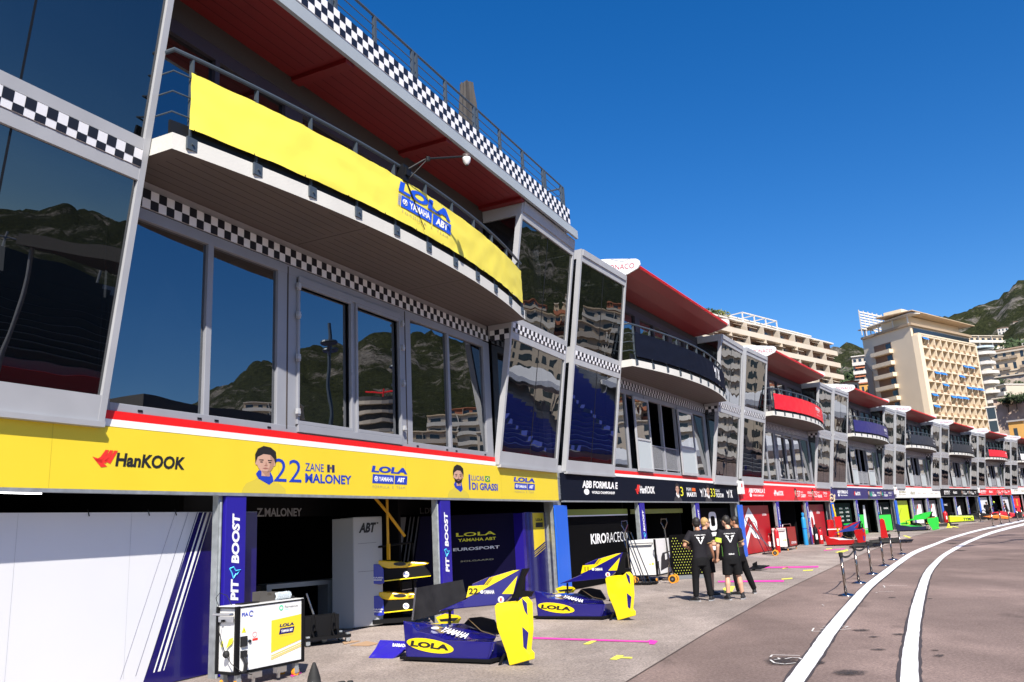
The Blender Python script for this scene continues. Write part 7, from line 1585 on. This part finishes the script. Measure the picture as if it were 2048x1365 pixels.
    if logo:                                                      # printed emblem and name on the back
        q = MB(); y = c.y-.140; z = c.z+.02; x = c.x
        q.poly([(x-.10,y,z+.02),(x-.02,y,z-.005),(x-.035,y,z-.04),(x-.075,y,z-.03)]); q.poly([(x+.10,y,z+.02),(x+.02,y,z-.005),(x+.035,y,z-.04),(x+.075,y,z-.03)]); q.poly([(x-.062,y,z-.045),(x-.03,y,z-.05),(x,y,z-.125),(x-.006,y,z-.15)]); q.poly([(x+.062,y,z-.045),(x+.03,y,z-.05),(x,y,z-.125),(x+.006,y,z-.15)]); q.build("emblem", WPRINT, t)
        q = MB(); text_to(q, "CUPRA KIRO", lambda u, v: (x+.125-.25*u if False else x-.125+.25*u, y+.004, z+.038+.022*v), .03); q.build("lettering", WPRINT, t)
        if grn: q = MB(); text_to(q, "KIRO", lambda u, v: (p.x-.06+.12*u, p.y-.132, p.z-.01+.03*v), .03); q.build("lettering", WPRINT, t)
    return t
BASE = dict(pelvis=(0,0,.98), chest=(0,0,1.36), head=(0,.02,1.705), shl=(-.19,0,1.47), shr=(.19,0,1.47), hipl=(-.09,0,.92), hipr=(.09,0,.92), knl=(-.10,.02,.50), knr=(.10,.02,.50), anl=(-.11,0,.09), anr=(.11,0,.09), ell=(-.25,-.03,1.17), elr=(.25,-.03,1.17), wrl=(-.26,.06,.92), wrr=(.26,.06,.92))
def pose(**k): d = dict(BASE); d.update(k); return d
pr_ = lambda px, py: G(px, py)
# back view, black trousers, left elbow out
p1 = pr_(1409, 1203); person("man seen from behind in black trousers, left elbow out, leftmost of the four", p1, R(8),
  pose(ell=(-.36,-.06,1.22), wrl=(-.20,.14,1.16), elr=(.27,.0,1.17), wrr=(.36,.10,.92), curlr=.3, anl=(-.17,.03,.09), anr=(.15,-.03,.09), knl=(-.14,.03,.5), knr=(.13,.0,.5), footl=-20, footr=35, head=(.0,.03,1.695), turn=12), SKINT, HAIRK, "long")
# blond man facing them with sunglasses, shorts
p2 = pr_(1423, 1193); person("fair haired man in sunglasses and shorts facing right, half hidden behind the leftmost man", p2, R(-82),
  pose(ell=(-.24,.10,1.20), wrl=(-.10,.34,1.25), curll=.8, elr=(.22,.08,1.18), wrr=(.10,.32,1.22), curlr=.9, head=(0,.03,1.685), anl=(-.10,.02,.09), anr=(.14,-.02,.09), turn=0), SKINL, BLOND, "short", sun=True, logo=False)
# back view, shorts, lime band on the left sleeve
p3 = pr_(1471, 1200); person("man seen from behind in black shorts, shirt with a lime sleeve band", p3, R(-4),
  pose(ell=(-.27,-.02,1.16), wrl=(-.29,.08,.90), curll=.9, elr=(.30,.04,1.18), wrr=(.20,.27,1.13), curlr=.8, anl=(-.15,-.02,.09), anr=(.17,.02,.09), knl=(-.12,.01,.5), knr=(.13,.02,.5), footl=-15, footr=20, head=(-.03,.03,1.705), turn=-38), SKINL, HAIRG, "short", sleeve_band=True, grn=True, sun=True)
# fourth man beyond him, long stride to the right
p4 = pr_(1487, 1191); person("man in black trousers, one leg set wide, half hidden behind the man in shorts", p4, R(60),
  pose(ell=(-.26,.12,1.20), wrl=(-.06,.30,1.18), curll=.9, elr=(.34,.06,1.24), wrr=(.20,.28,1.18), curlr=.9, knl=(-.10,.10,.50), anl=(-.12,.06,.09), knr=(.24,-.08,.50), anr=(.40,-.16,.09), footl=20, footr=70, head=(0,.04,1.685), turn=-20), SKINT, HAIRK, "long", logo=False)
# mechanic bending in the dark of the first garage
pm = UP(0, -1.0, -2.9, ZB(0)); t = person("mechanic in dark blue bending over parts in the shade of the first garage", pm, R(-60),
  pose(pelvis=(0,-.1,.95), chest=(0,.28,1.18), head=(0,.52,1.36), shl=(-.19,.32,1.26), shr=(.19,.32,1.26), ell=(-.22,.48,1.02), elr=(.22,.48,1.02), wrl=(-.14,.62,.86), wrr=(.14,.62,.86), hipl=(-.09,-.1,.9), hipr=(.09,-.1,.9)), SKINT, HAIRK, "long", logo=False)
# mechanics at the far race cars
for i, (px, hat, lab) in enumerate([((1978,1040), False, "far mechanic in dark clothes beside the red and white race car"), ((1995,1037), True, "far mechanic with a cap bending by the orange nose"), ((2016,1034), False, "far mechanic in dark clothes at the right, by the red partition")]):
    person(lab, pr_(*px), R(-40+50*i), pose(chest=(0,.06,1.34), head=(0,.12,1.665), ell=(-.26,.16,1.16), wrl=(-.14,.36,1.05), elr=(.26,.16,1.16), wrr=(.14,.36,1.05)), SKINT, LIMEP if hat else HAIRK, "long", logo=False)
